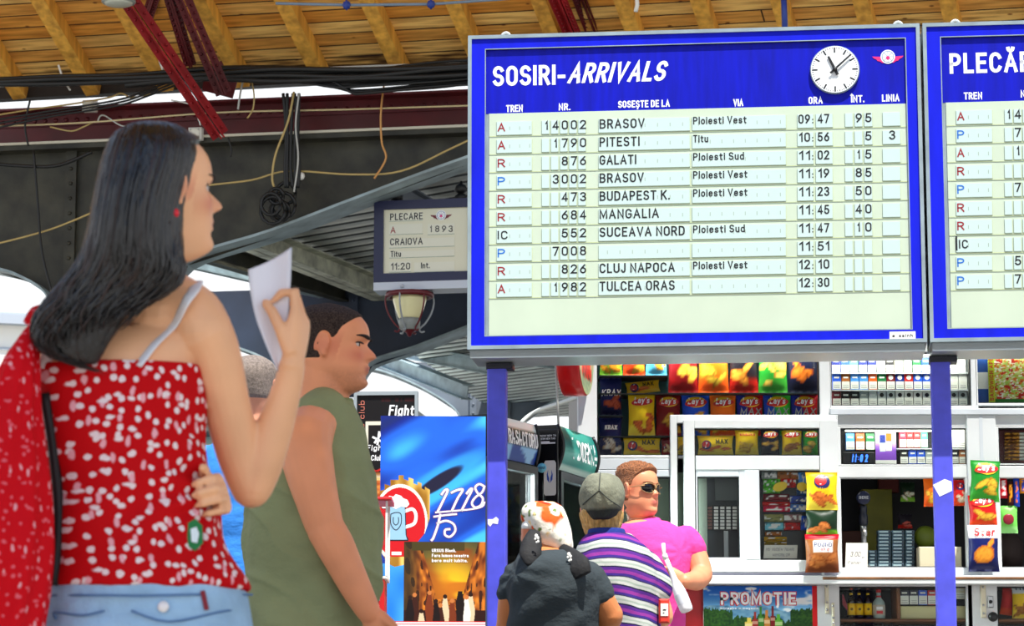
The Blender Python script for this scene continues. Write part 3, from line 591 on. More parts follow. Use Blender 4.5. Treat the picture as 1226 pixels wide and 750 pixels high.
ARR = [('A', 1, '14002', 'BRASOV', 772, 'Ploiesti Vest', 894, '09', '47', '95', ''), ('A', 1, '1790', 'PITESTI', 766, 'Titu', 848, '10', '56', '5', '3'), ('R', 1, '876', 'GALATI', 762, 'Ploiesti Sud', 891, '11', '02', '15', ''),
       ('P', 2, '3002', 'BRASOV', 771, 'Ploiesti Vest', 895, '11', '19', '85', ''), ('R', 1, '473', 'BUDAPEST K.', 802, 'Ploiesti Vest', 895, '11', '23', '50', ''), ('R', 1, '684', 'MANGALIA', 789, '', 0, '11', '45', '40', ''),
       ('IC', 0, '552', 'SUCEAVA NORD', 820, 'Ploiesti Sud', 892, '11', '47', '10', ''), ('P', 2, '7008', '', 0, '', 0, '11', '51', '', ''), ('R', 1, '826', 'CLUJ NAPOCA', 808, 'Ploiesti Vest', 895, '12', '10', '', ''), ('A', 1, '1982', 'TULCEA ORAS', 808, '', 0, '12', '30', '', '')]
rows = []
for (c, ink, nr, nm, nx, via, vx, hh, mm, dl, ln) in ARR:
    r_ = [(c, 596, 596 + (12 if c == 'IC' else 9), 10.6, ink, 0)] + digits(nr, 694.5, 10.9)
    if nm: r_.append((nm, 718, nx, 12.0, 0, 0.4))
    if via: r_.append((via, 830, vx, 9.6, 0, 3.0))
    r_.append((hh, 956 if hh[0] != '1' else 957, 970, 11.5, 0, 0.8)); r_.append((':', 972.5, 974.5, 8.5, 0, 0.8)); r_.append((mm, 979 if mm[0] != '1' else 980, 993, 11.5, 0, 0.8))
    r_ += digits(dl, 1036, 11.5)
    if ln: r_.append((ln, 1064.5, 1072, 11.5, 0, 1.0))
    rows.append(r_)
hd = dict(fields=[(595, 637), (717, 826), (829, 941), (955, 974), (977, 997), (1057, 1078)], nr=(649, 10.9, 5), int=[(1012, 1021), (1023.5, 1032.5), (1035, 1044.5)], slots=[(610, 12, 3), (727, 15, 7), (836, 14, 8), (1000, 20, 0)], eyes=(604, 1076))
arr, S_, D_ = board('arrivals_board', 'large blue-framed arrivals board with ten train rows and a round clock', 560, 1110, [('SOSIRI-', 590, 677, 103.5, 25.5, 0.02, 0), ('ARRIVALS', 679, 802, 100, 25.5, 0.02, 0.28)],
    [('TREN', 606, 626, 134.5), ('NR.', 669, 683, 132.5), ('SOSEȘTE DE LA', 740, 802, 129.5), ('VIA', 878, 890, 127.5), ('ORA', 968, 985, 124.8), ('ÎNT.', 1019, 1035, 123), ('LINIA', 1056, 1077, 122)], rows, hd)
# clock on the header
q = BW(999.5, 84.5); rad = 29.2 * S_
cl = G(BW.m); cl.lathe([(rad * 1.03, -0.0), (rad * 1.03, -0.014), (rad, -0.018), (rad * .97, -0.016)], (q.x, 0, q.z), 48, axis='Y'); clock = cl.build('clock', M_alu, arr)
g = G(BW.m); g.disc(q.x, q.z, rad * .99, -0.0185, seg=48); g.build('dial', mat('clock_white', (244, 248, 246), 0.3), clock)
g = G(BW.m)
for k in range(60):
    a = 2 * math.pi * k / 60; big = k % 5 == 0; r0, r1, w = (.72, .95, .032) if big else (.89, .95, .012)
    d = Vector((math.sin(a), 0, math.cos(a))); n = Vector((math.cos(a), 0, -math.sin(a))); c = Vector((q.x, -0.0192, q.z))
    g.plate([(v.x, v.z) for v in (c + d*rad*r0 - n*rad*w, c + d*rad*r0 + n*rad*w, c + d*rad*r1 + n*rad*w, c + d*rad*r1 - n*rad*w)], -0.0192)
g.build('minute_marks', M_ink, clock)
for nm, ang, ln, w, yy in (('hour_hand', R(-25.5), .62, .062, -.024), ('minute_hand', R(48), .92, .045, -.028)):
    d = Vector((math.sin(ang), 0, math.cos(ang))); n = Vector((math.cos(ang), 0, -math.sin(ang))); c = Vector((q.x, 0, q.z)); g = G(BW.m)
    g.prism([(v.x, v.z) for v in (c - d*rad*.26 - n*rad*w, c - d*rad*.26 + n*rad*w, c + d*rad*ln + n*rad*w*.75, c + d*rad*ln - n*rad*w*.75)], yy, yy + .002)
    g.build(nm, M_ink, clock)
g = G(BW.m); g.lathe([(rad*.1, -.020), (rad*.1, -.030), (rad*.03, -.032)], (q.x, 0, q.z), 16, axis='Y'); g.build('hub', M_ink, clock)
def emblem(wall, parent, pc, wpx, s_, y, name='winged_wheel_emblem'):
    c = wall(*pc); w = wpx * s_ / 2
    e = G(wall.m); M_pk = mat('magenta_wing', (226, 40, 120), 0.4)
    for sg in (-1, 1):
        wing = [(0.2, .10), (1.0, .14), (.88, 0.0), (.74, -.05), (.66, -.16), (.5, -.2), (.36, -.3), (.2, -.28)]
        e.plate([(c.x + sg * x * w, c.z + z * w) for x, z in wing], y - .0004)
    o = e.build(name, M_pk, parent)
    g = G(wall.m); g.disc(c.x, c.z + .1*w, w * .46, y - .0008, 0); g.disc(c.x, c.z + .1*w, w * .40, y - .0011, 1); g.disc(c.x, c.z + .1*w, w * .34, y - .0014, 0)
    for k in range(4):
        a = math.pi * k / 4; n = Vector((math.cos(a), math.sin(a))) * w * .36; t = Vector((-n.y, n.x)).normalized() * w * .02
        g.plate([(c.x + v.x, c.z + .1*w + v.y) for v in (-n - t, n - t, n + t, -n + t)], y - .0017, 1)
    g.disc(c.x, c.z + .02*w, w * .12, y - .002, 2); g.build('wheel', [M_wht, mat('wheel_grey', (150, 170, 190), .4), M_pk], o)
    return o
emblem(BW, arr, (1063, 70), 38, S_, -0.0022)
a, b = BW(1065, 408), BW(1096, 397.5); g = G(BW.m); g.box((a.x, -.0128, a.z), (b.x, -.0118, b.z)); st = g.build('sticker', M_white, arr); g = G(BW.m); g.text('e  ssinh', a.x + .012, b.x - .012, a.z + .012, .013, -.0132, bold=.03); g.build('sticker_lettering', M_ink, st)
DEPR = [('A', 1, '14'), ('P', 2, ' 7'), ('A', 1, ' 1'), ('R', 1, ''), ('P', 2, ' 7'), ('R', 1, ''), ('R', 1, ''), ('IC', 0, ''), ('P', 2, ' 5'), ('P', 2, ' 7')]
rows2 = []
for c, ink, n in DEPR:
    r_ = [(c, 1146 if c != 'IC' else 1148, 1154.5 if c != 'IC' else 1159, 10.6, ink, 0)]
    for k, ch in enumerate(n):
        if ch != ' ': r_.append((ch, (1204, 1215)[k] + (2.5 if ch == '1' else 0), (1204, 1215)[k] + (5.5 if ch == '1' else 7.5), 11.5, 0, .6))
    rows2.append(r_)
rows2[7].append(('|', 1144, 1145, 15, 0, -1))
hd2 = dict(fields=[(1145, 1188), (1262, 1372), (1376, 1488), (1502, 1522), (1526, 1546), (1605, 1627)], nr=(1203, 10.9, 5), int=[(1560, 1569), (1571, 1581), (1583, 1593)], slots=[(1159, 12, 3), (1275, 15, 7), (1384, 14, 8)], eyes=(1145, 1620))
dep, _, _ = board('departures_board', 'second large blue-framed board for departures, cut off by the right edge', 1113.5, 1664, [('PLECĂRI', 1137, 1243, 88.5, 25.5, 0.02, 0)], [('TREN', 1154, 1176, 119.5), ('NR.', 1222, 1236, 117)], rows2, hd2)
# ---------------------------------------------------------------- posts under the boards
M_post = mat('violet_blue_post_paint', (78, 82, 214), 0.5, var=0.14, scale=10, bump=0.05)
def post(px0, px1, label):
    a, b = BW(px0, 430, -0.16), BW(px1, 430, -0.16); zt_ = BW(836, 415).z - 0.03; w = b.x - a.x
    o = thing('board_post', label, 'post', BW.m @ Vector(((a.x + b.x)/2, 0.2, -BW.o.z)), YAW)
    g = G(BW.m); g.cbox((a.x, 0.16, -BW.o.z + .02), (b.x, 0.16 + w, zt_ - .012), 0.006); g.build('shaft', M_post, o)
    g = G(BW.m); g.cbox((a.x - .004, 0.152, zt_ - .03), (b.x + .03, 0.17 + w, zt_ - .004), .003); g.build('head_plate', mat('dark_plate', (30, 32, 44), .5), o)
    g = G(BW.m); g.cbox((a.x - .06, .1, -BW.o.z), (b.x + .06, .22 + w, -BW.o.z + .02), .004); g.build('foot_plate', MATS['dark_plate'], o)
    return o
p1 = post(583, 605.5, 'blue square steel post under the left end of the arrivals board')
p2 = post(1114, 1137.5, 'blue square steel post where the two boards meet, white sticker on it')
def scrap(px_pts, parent, name, d=.0):
    g = G(BW.m); pts = [BW(x, y, -0.16) for x, y in px_pts]; g.prism([(p.x, p.z) for p in pts], .1585, .1598); return g.build(name, M_wht, parent)
scrap([(1117, 581), (1131, 574), (1139.3, 577), (1140, 588), (1125, 595)], p2, 'torn_sticker')
scrap([(584, 622), (590, 622), (594, 619), (597, 622), (596, 628), (590, 627), (587, 631), (584, 628)], p1, 'paper_scrap')
# ---------------------------------------------------------------- small platform display
SW = Wall(P(504, 345, 19.9), R(-10)); M_bluek = mat('navy_casing', (16, 24, 66), 0.4)
a, b = SW(447.5, 339), SW(572, 237); sx = 1 / (FPX / 19.9)
sd = thing('platform_display', 'small navy platform display reading Craiova, beside the big board', 'display', SW.m @ Vector(((a.x+b.x)/2, 0.1, a.z)), R(-10))
g = G(SW.m); i0, i1 = SW(459, 328), SW(561, 248)
g.box((a.x, 0.01, a.z), (b.x, 0.2, b.z)); g.ring(a.x, a.z, b.x, b.z, i0.x, i0.z, i1.x, i1.z, -0.012, .01); g.build('casing', M_bluek, sd)
g = G(SW.m); g.box((i0.x, .004, i0.z), (i1.x, .012, i1.z)); g.build('face', mat('warm_cream_face', (224, 222, 196), .4), sd)
g = G(SW.m); c, d = SW(447.5, 348.5), SW(572, 338.5); g.box((a.x, -.012, c.z), (b.x, .2, a.z)); g.lathe([(.016, 0), (.014, -.008)], (SW(482, 343).x, -.012, SW(482, 343).z), 8, axis='Y'); g.build('bottom_lip', mat('pale_lip', (196, 204, 216), .35), sd)
g = G(SW.m)
for k, (p0, p1, y0, y1) in enumerate([(466, 506, 254, 265), (466, 506, 267.5, 281), (512, 544, 267.5, 281), (466, 544, 284, 297), (466, 544, 299, 309), (466, 492, 313, 326), (496, 544, 313, 326)]):
    u, v = SW(p0, y1), SW(p1, y0); g.box((u.x, .0015, u.z), (v.x, .004, v.z), 0); g.box((u.x, .001, u.z - .003), (v.x, .004, u.z), 1)
g.build('flap_field', [mat('flap_cream', (226, 226, 206), .4), M_slot], sd)
g = G(SW.m)
for (t, p0, p1, py, cap, ink) in [('PLECARE', 467, 506, 264, 8.5, 0), ('A', 467.5, 473.5, 279.5, 8, 1), ('1', 515, 517, 278, 8, 0), ('8', 521, 526, 278, 8, 0), ('9', 529, 534, 278, 8, 0), ('3', 537, 542, 278, 8, 0), ('CRAIOVA', 467, 506, 294, 8.5, 0), ('Titu', 467.5, 480, 308, 7.5, 0), ('11:20', 468, 491, 323.5, 8.5, 0), ('Int.', 504, 514.5, 321.5, 7.5, 0)]:
    u, v = SW(p0, py), SW(p1, py); g = G(SW.m); g.text(t, u.x, v.x, u.z, cap * sx, 0.0008, bold=.012); g.build('lettering', INKS[ink], sd)
em = emblem(SW, sd, (528, 259), 27, sx, 0.003); em.data.materials[0] = mat('dark_red_wing', (110, 20, 34), .4)
for px in (472, 549):
    q = SW(px, 237); g = G(SW.m); g.tube([(q.x, .09, q.z), (q.x, .09, q.z + .14)], .011, 8); g.lathe([(.045, 0), (.045, .03), (.02, .05)], (q.x, .09, q.z), 12); g.lathe([(.02, .0), (.05, .02), (.035, .06), (.01, .07)], (q.x, .09, q.z + .05), 12); g.build('hanger', M_black, sd)
# ---------------------------------------------------------------- lantern under it
c = P(490.5, 351, 20.0); sl = 20.0 / FPX * 1.02
ln = thing('platform_lantern', 'cream glass lantern in a dark red iron cage under the small display', 'lamp', c + Vector((0, 0, -48 * sl)))
M_iron = mat('oxblood_iron', (96, 16, 28), 0.4)
def lathe_px(prof, m, nm, hollow=False):
    g = G(); g.lathe([(r * sl, -h * sl) for r, h in prof], c, 32); return g.build(nm, m, ln)
lathe_px([(21, 3), (20, 10), (17, 20), (13.5, 29), (12.5, 31)], mat('cream_glass', (238, 232, 178), 0.25, coat=.4), 'glass_shade')
lathe_px([(12.5, 31), (13, 35), (12, 44), (5, 46)], mat('lantern_grey', (140, 146, 142), .4), 'lower_collar')
lathe_px([(28, 0), (29, 2), (29, 4.5), (27, 6), (24, 6), (24, 0)], M_iron, 'upper_ring')
lathe_px([(10, 42), (9, 45), (4, 48), (2, 52), (.5, 53)], M_iron, 'finial')
for k in range(6):
    a = R(8 + 60 * k); d = Vector((math.cos(a), math.sin(a), 0))
    pts = [c + d * r * sl - Vector((0, 0, h * sl)) for r, h in ((28, 4), (29, 12), (26, 24), (19, 36), (12, 43), (14, 47), (18, 46))]
    g = G(); g.tube(smooth_path(pts, 4), 1.2 * sl, 6); g.build('cage_arm', M_iron if k % 2 else mat('lantern_silver', (150, 156, 160), .35), ln)
g = G(); g.tube([c + Vector((0, 0, .012)), c], .02, 8); g.lathe([(.03, .0), (.11, .0), (.12, -.012), (.02, -.02)], c + Vector((0, 0, .006)), 20); g.build('suspension_rod', M_iron, ln)
# ================================================================ THE KIOSK
KY = 13.5; K = Wall(P(960, 690, KY), 0.0); KO = K.o
M_pvc = mat('white_window_frame', (208, 211, 210), 0.4, var=0.05, scale=6)
M_pvc2 = mat('grey_white_frame', (196, 202, 206), 0.42, var=0.06, scale=5)
M_dkgl = mat('dark_interior', (26, 26, 28), 0.6, var=0.3, scale=2); M_gap = mat('black_gasket', (14, 15, 17), 0.5)
M_steel = mat('brushed_steel', (170, 172, 172), 0.3, metal=0.8)
GL = glass_mat()
kx0, kx1 = K(693, 600).x, K(1420, 600).x
kiosk = thing('kiosk', 'white-framed station kiosk with snack-filled windows behind the queue', 'kiosk', K.m @ Vector(((kx0 + kx1)/2, 1.1, -KO.z)))
ZF = -KO.z
def kbar(x0, y0, x1, y1, d=0.0, th=0.06, name='window_frame', m=None, bev=0.004, parent=None, world=None):
    """frame member from pixel edges, front face d before the facade, th thick"""
    a, b = K(x0, y1, d), K(x1, y0, d); g = G(K.m); g.cbox((a.x, -d, a.z), (b.x, -d + th, b.z), bev); return g.build(name, m or M_pvc, parent or kiosk)
def kring(x0, y0, x1, y1, w, d=0.0, th=0.05, name='window_frame', m=None, gasket=True):
    """one closed frame: outer pixel edges, width of the members in pixels (l, t, r, b)"""
    a, b = K(x0, y1, d), K(x1, y0, d); A, B = K(x0 + w[0], y1 - w[3], d), K(x1 - w[2], y0 + w[1], d); g = G(K.m)
    for p, q in (((a.x, a.z), (A.x, b.z)), ((B.x, a.z), (b.x, b.z)), ((A.x, a.z), (B.x, A.z)), ((A.x, B.z), (B.x, b.z))):
        if q[0] > p[0] + 1e-4 and q[1] > p[1] + 1e-4: g.cbox((p[0], -d, p[1]), (q[0], -d + th, q[1]), 0.003)
    o = g.build(name, m or M_pvc, kiosk)
    if gasket:
        g = G(K.m); e = .005; g.ring(A.x, A.z, B.x, B.z, A.x + e, A.z + e, B.x - e, B.z - e, -d + .012, -d + th); g.build('gasket', M_gap, o)
    return o
def pane(x0, y0, x1, y1, d=-0.02):
    a, b = K(x0, y1, d), K(x1, y0, d); g = G(K.m); g.box((a.x, -d, a.z), (b.x, -d + .004, b.z)); return g.build('glass_pane', GL, kiosk)
# shell
g = G(K.m); zt = K(800, 330).z; dp = 2.3
g.box((kx0, dp, ZF), (kx1, dp + .05, zt)); g.box((kx0, .06, ZF), (kx0 + .04, dp, zt)); g.box((kx1 - .04, .06, ZF), (kx1, dp, zt)); g.box((kx0 - .05, -.1, zt), (kx1 + .05, dp + .1, zt + .1)); g.box((kx0, .06, ZF), (kx1, dp, ZF + .08))
g.build('shell', mat('kiosk_wall', (150, 150, 148), .7), kiosk)
g = G(K.m); g.box((kx0 + .05, .72, ZF + .1), (kx1 - .05, .75, zt - .02)); g.build('partition', M_dkgl, kiosk)
kbar(693, 330, 713.5, 900, 0.01, .08, 'corner_post')
kbar(713.5, 330, 1420, 395, 0.0, .06, 'top_panel')
# upper windows
kring(713.5, 395, 994, 549, (1.5, 5, 14, 3.5), 0.0)
kring(994, 395, 1169, 489, (1.5, 27, 7.5, 3), 0.0); kring(1169, 395, 1420, 486, (1.5, 10, 10, 3), 0.0)
pane(714, 400, 981, 546, -.025); pane(995, 421, 1162, 486, -.025); pane(1170, 404, 1411, 483, -.025)
kbar(994, 489, 1420, 497, 0.02, .08, 'transom', M_pvc2); kbar(1000, 497, 1420, 511, 0.0, .06, 'transom')
kbar(713.5, 549, 806, 563, 0.0, .06, 'transom', M_pvc2)
# left lower lights, grey behind the queue
kring(713.5, 563, 804, 688, (3, 8, 1.5, 6), 0.0, m=M_pvc2); pane(716, 571, 803, 682, -.025); kring(804, 497, 1003, 688, (8, 10, 2, 8), 0.02, .05, m=M_pvc)
g = G(K.m); a, b = K(714, 684, -.09), K(834, 566, -.09); g.box((a.x, .09, a.z), (b.x, .1, b.z)); g.build('roller_blind', mat('grey_green_blind', (118, 138, 118), .7, var=.15, scale=2, stretch=(1, 1, .2)), kiosk)
# sliding sash
kring(820, 503, 1003, 685, (13, 10, 22, 14), 0.075, .045); kbar(833, 546, 981, 563, 0.075, .045, 'sash_rail'); kbar(893, 563, 909, 671, 0.075, .045, 'sash_stile', M_pvc2)
kring(834, 563, 893, 671, (2, 8, 8, 3), 0.07, .04, m=M_pvc2)
pane(833, 513, 981, 546, .05); pane(836, 571, 885, 668, .05); pane(909, 563, 981, 671, .05)
# right-hand lights
kring(1000, 511, 1162, 558, (7, 2, 4, 1.5), 0.0); kring(1192, 511, 1420, 557, (4.5, 1.5, 10, 1.5), 0.0)
pane(1007, 513, 1158, 556, -.02); pane(1196, 513, 1410, 556, -.02)
kbar(1000, 558, 1420, 572.5, 0.0, .06, 'transom'); kbar(1162, 497, 1192, 690, 0.012, .07, 'mullion'); kbar(1000, 572, 1006.5, 684, 0.0, .06, 'mullion')
g = G(K.m); q0, q1 = K(1176, 497, .012), K(1177.3, 690, .012); g.box((q0.x, -.0135, q1.z), (q1.x, -.012, q0.z)); g.build('joint_strip', M_pvc2, kiosk)
kbar(1158.5, 572, 1164, 684, 0.0, .06, 'mullion'); kbar(1190, 572, 1197, 684, 0.0, .06, 'mullion')
# sill, counter and its brown edge
kbar(1000, 680, 1420, 690, 0.02, .2, 'sill', M_pvc2); kbar(713.5, 685, 1003, 690, 0.05, .12, 'sill', mat('mauve_sill', (150, 148, 166), .4))
kbar(700, 689.5, 1420, 700, 0.11, .5, 'counter'); kbar(985, 691, 1420, 694.5, 0.114, .02, 'counter_edge', mat('brown_edge', (112, 74, 40), .6, var=.4, scale=12))
# lower front
kbar(700, 700, 845, 900, -.01, .04, 'lower_panel', mat('cherry_panel', (196, 20, 28), .4)); kbar(845, 700, 985, 900, -.02, .04, 'lower_panel', MATS['cherry_panel'])
kring(980, 699, 1164, 835, (27, 3.5, 6, 10), 0.03, .05); kring(1160, 699, 1420, 835, (37, 3.5, 10, 10), 0.03, .05)
pane(1007, 702, 1158, 824, .0); pane(1197, 702, 1410, 824, .0)
kbar(980, 835, 1420, 900, .02, .05, 'lower_panel')
for x0, x1, y0, y1 in ((988, 992, 697, 735), (996, 999, 722, 750), (1174.5, 1180, 697, 740)):
    a, b = K(x0, y1, .035), K(x1, y0, .035); g = G(K.m); g.cbox((a.x, -.038, a.z), (b.x, -.028, b.z), .003)
    for f in (.12, .35, .85): g.lathe([(.006, 0), (.004, -.004)], ((a.x+b.x)/2, -.038, a.z + (b.z-a.z)*f), 8, axis='Y', mi=1)
    g.build('hinge', [mat('cream_metal', (214, 206, 178), .4), M_steel], kiosk)
q = K(1186, 721, .035); g = G(K.m); g.cbox((q.x - .014, -.036, q.z - .028), (q.x + .014, -.028, q.z + .028), .004); lk = g.build('lock_plate', M_steel, kiosk); g = G(K.m); g.lathe([(.009, -.036), (.008, -.044), (.002, -.046)], (q.x, 0, q.z), 14, axis='Y'); g.build('lock_barrel', M_gap, lk)
q = K(1189, 739, .035); g = G(K.m); g.lathe([(.023, -.028), (.023, -.036), (.015, -.046), (.004, -.048)], (q.x, 0, q.z), 20, axis='Y'); g.build('round_knob', M_gap, kiosk)
g = G(K.m); g.box((kx0, -.01, ZF), (kx1, .05, K(900, 899).z)); g.build('plinth_panel', mat('plinth_grey', (150, 152, 152), .6), kiosk)
# ---------------------------------------------------------------- goods: painted packs
PAINT = paint_mat('printed_film', 0.4, spec=0.18); PAINT_M = paint_mat('printed_card', 0.55, spec=0.25)
M_yellow = mat('logo_yellow', (250, 200, 30), .4); M_lred = mat('logo_red', (206, 16, 24), .4); M_lw = M_wht; M_lnavy = mat('logo_navy', (24, 22, 90), .4); M_lblk = mat('logo_black', (16, 14, 16), .4)
SNK = dict(maroon=((126, 14, 22), (150, 16, 20)), orange=((238, 106, 18), (232, 88, 20)), black=((26, 22, 30), (170, 26, 14)), green=((34, 140, 44), (60, 160, 50)), night=((22, 26, 52), (18, 20, 44)), yellow=((244, 200, 26), (246, 214, 70)), blue=((36, 82, 208), (40, 90, 214)), red=((206, 26, 26), (228, 70, 24)), maxred=((34, 44, 150), (196, 20, 30)), maxgreen=((30, 70, 190), (60, 190, 50)), navy=((18, 28, 92), (16, 20, 66)), sky=((66, 170, 226), (90, 190, 230)), darkgreen=((20, 44, 26), (110, 170, 40)), lime=((120, 214, 90), (150, 226, 130)), clear=((150, 90, 44), (110, 56, 26)))
def bag_paint(kind, chips, seed, split=False, top=None):
    b1, b2 = SNK[kind]
    rr = random.Random(seed); blobs = [(rr.uniform(.2, .85), rr.uniform(.14, .46), rr.uniform(.16, .3), rr.uniform(.05, .1), rr.uniform(-.6, .6)) for _ in range(5)]
    if seed == 21: blobs = [(.5, .36, .36, .19, .1), (.72, .6, .16, .07, .6)]
    def f(u, v):
        if kind == 'clear' and .2 < u < .82 and .5 < v < .82: return (236, 238, 236)
        if split: c = mixc(b1, b2, sstep(.42, .5, u + (v - .5) * .25))
        else: c = b1 if v > .3 else mixc(b2, b1, sstep(.18, .3, v))
        if top and v > top[0]: c = top[1]
        if chips:
            for bx, by, bw, bh, an in blobs:
                dx, dy = u - bx, v - by; p = (dx*math.cos(an)+dy*math.sin(an))/bw; q = (-dx*math.sin(an)+dy*math.cos(an))/bh; r2 = p*p+q*q
                if r2 < 1: c = mixc(chips, (chips[0]*.72, chips[1]*.55, chips[2]*.4), sstep(.3, 1, r2) * .8 + (.25 if vnoise(u*30, v*30, seed) > .62 else 0))
        if v < .035 or v > .965: c = mixc(c, (230, 230, 230), .25 if int(u * 40) % 2 else 0)
        return c
    return f
def pillow(T, crimp=.06):
    def h(u, v):
        a = max(0, math.sin(math.pi * min(1, max(0, u)))) ** .6; vv = (v - crimp) / (1 - 2*crimp); b = max(0, math.sin(math.pi * min(1, max(0, vv)))) ** .55
        return T * a * b
    return h
def bag(box, label, kind='maroon', chips=(244, 196, 70), logo='lays', d=-.13, T=.03, seed=None, split=False, cat='snack bag', name='snack_bag', group=None, tilt=0.0, top=None, n=(16, 22), texts=(), wave=.0, nologo=False, sub=None):
    x0, y0, x1, y1 = box; a, b = K(x0, y1, d), K(x1, y0, d); w, hh = b.x - a.x, b.z - a.z; cx, cz = (a.x+b.x)/2, (a.z+b.z)/2
    o = thing(name, label, cat, K.m @ Vector((cx, -d, a.z)), 0, group)
    Mx = K.m @ Matrix.Translation((cx, -d, cz)) @ Matrix.Rotation(tilt, 4, 'Y') @ Matrix.Translation((-w/2, 0, -hh/2))
    H = pillow(T); sd = seed if seed is not None else int(x0 * 7 + y0); cf = bag_paint(kind, chips, sd, split, top)
    rg = random.Random(sd); ed = [rg.uniform(-1, 1) * wave * w for _ in range(8)]
    def pin(u, v):      # sides pull in where the bag is full
        return (u - .5) * (1 - .07 * math.sin(math.pi * v)) + .5 + wave * math.sin(v * 9 + sd) * .3
    g = G(Mx); nx, ny = n
    g.grid(nx, ny, lambda u, v: (pin(u, v) * w, -H(u, v) - .001 + .0016 * (vnoise(u*7, v*9, sd) - .5) * (T > .015), v * hh), cf)
    g.grid(nx, ny, lambda u, v: (pin(1-u, v) * w, H(1-u, v) * .5 + .001, v * hh), lambda u, v: cf(1-u, v))
    g.build('bag_film', PAINT, o)
    Hz = lambda x, z: H(x / w, z / hh) + .003
    def disc(cu, cv, ru, rv, m, nm, lift=0, ang=0, par=None):
        gg = G(Mx); vs = []; N = 20
        for rr_ in (1, .6, .25):
            for k in range(N):
                t = 2*math.pi*k/N; p, q = ru*rr_*math.cos(t), rv*rr_*math.sin(t); p, q = p*math.cos(ang)-q*math.sin(ang), p*math.sin(ang)+q*math.cos(ang); x, z = (cu+p)*w, cv*hh + q*w
                vs.append((x, -Hz(x, z) - lift, z))
        fs = [(r_*N+k, r_*N+(k+1) % N, (r_+1)*N+(k+1) % N, (r_+1)*N+k) for r_ in range(2) for k in range(N)] + [tuple(range(2*N, 3*N))]
        gg.add(vs, fs); return gg.build(nm, m, par or o)
    def txt(t, u0, u1, v, cap, m, nm, lift=.0012, bold=.03, shear=0, par=None):
        gg = G(Mx); gg.text(t, u0*w, u1*w, v*hh, cap*w, -lift, zf=Hz, bold=bold, shear=shear); return gg.build(nm, m, par or o)
    if logo == 'lays':
        L0 = disc(.52, .80, .36, .21, M_yellow, 'logo_badge', .0002); disc(.52, .78, .40, .14, M_lred, 'logo_ribbon', .0008, .12, L0); txt("Lay's", .22, .82, .745, .25, M_lw, 'logo_lettering', .0016, .012, .15, L0)
    elif logo == '7':
        L0 = disc(.5, .74, .25, .23, M_lnavy, 'logo_badge', .0002); disc(.46, .76, .18, .15, M_lred, 'logo_dot', .0006, 0, L0); txt('7', .4, .56, .665, .3, M_lw, 'logo_figure', .0014, .03, .2, L0)
    elif logo == '7L':
        L0 = disc(.25, .5, .13, .13, M_lnavy, 'logo_badge', .0002); disc(.235, .52, .1, .09, M_lred, 'logo_dot', .0006, 0, L0); txt('7', .2, .28, .34, .16, M_lw, 'logo_figure', .0014, .03, .2, L0)
    for t in texts: txt(*t[:5], t[5], 'print_lettering', .0012, *(t[6:] if len(t) > 6 else (.03,)))
    return o
# upper left window: what the snacks stand on and hang before
g = G(K.m); a, b = K(713, 548, -.25), K(982, 395, -.25); g.box((a.x, .25, a.z), (b.x, .265, b.z)); g.build('window_back', mat('teal_back', (42, 104, 110), .6, var=.5, scale=4), kiosk)
for (x0, x1, y) in ((717, 979, 471), (717, 979, 546), (717, 800, 522.5), (717, 746, 498), (717, 800, 450)):
    a, b = K(x0, y + 1.2, -.08), K(x1, y, -.08); g = G(K.m); g.box((a.x, .08, a.z), (b.x, .25, b.z)); g.build('shelf', M_gap, kiosk)
W_ = ' in the upper left kiosk window'
S_G = 'snack bags in the upper left kiosk window'
bag((718, 401, 745, 449.5), 'dark snack bag with golden crackers, top left corner of the upper kiosk window', 'darkgreen', (226, 150, 40), None, seed=3, group=S_G)
bag((746, 401, 772, 449.5), 'red snack bag with golden crackers next to the light blue one', 'red', (236, 180, 50), None, seed=5, group=S_G)
bag((773, 401, 798, 449.5), 'light blue snack bag with golden crackers in the kiosk window', 'sky', (240, 190, 60), None, seed=6, group=S_G)
bag((800, 401, 835.5, 470.5), 'tall maroon crisp bag on the upper shelf of the kiosk window', 'maroon', group=S_G)
bag((836, 401, 872, 470.5), 'tall orange crisp bag on the upper shelf of the kiosk window', 'orange', (236, 200, 60), group=S_G)
bag((873, 401, 907, 470.5), 'black and red crisp bag with a large white word between orange and green bags', 'black', (250, 170, 60), None, texts=[('SENSATIONS', .1, .92, .64, .12, M_lw)], group=S_G)
bag((908, 401, 942, 470.5), 'tall green crisp bag on the upper shelf of the kiosk window', 'green', (240, 206, 90), group=S_G)
bag((943, 401, 979, 470.5), 'dark navy crisp bag at the right end of the upper shelf', 'night', (238, 130, 40), group=S_G)
bag((718, 453, 744.5, 497.5), 'navy snack bag with four tall white letters in the left column of the window', 'navy', (190, 80, 50), None, texts=[('KRAX', .08, .96, .5, .3, M_lw, .015, .12)], group=S_G)
bag((717, 500, 744.5, 545.5), 'navy snack bag with a white cow-patch picture at the bottom left of the window', 'navy', (230, 222, 214), None, seed=12, texts=[('KRAX', .25, .8, .66, .2, M_lw, .05, .1)], group=S_G)
bag((749, 457, 790, 471), 'small yellow croissant packet lying tilted behind the yellow crisp bag', 'yellow', (240, 130, 50), '7L', T=.014, tilt=R(-6), d=-.18, texts=[('MAX', .5, .82, .55, .13, M_lblk)], group=S_G)
bag((752, 471, 784, 522), 'yellow crisp bag with a red ribbon logo standing forward on the second shelf', 'yellow', (226, 110, 50), d=-.12, group=S_G)
bag((785, 472, 815, 522), 'maroon crisp bag on the second shelf right of the yellow bag', 'maroon', group=S_G)
bag((816, 472.5, 849, 522), 'plain blue crisp bag on the second shelf', 'blue', group=S_G)
bag((850, 472.5, 881, 522), 'orange crisp bag on the second shelf beside the plain blue bag', 'orange', group=S_G)
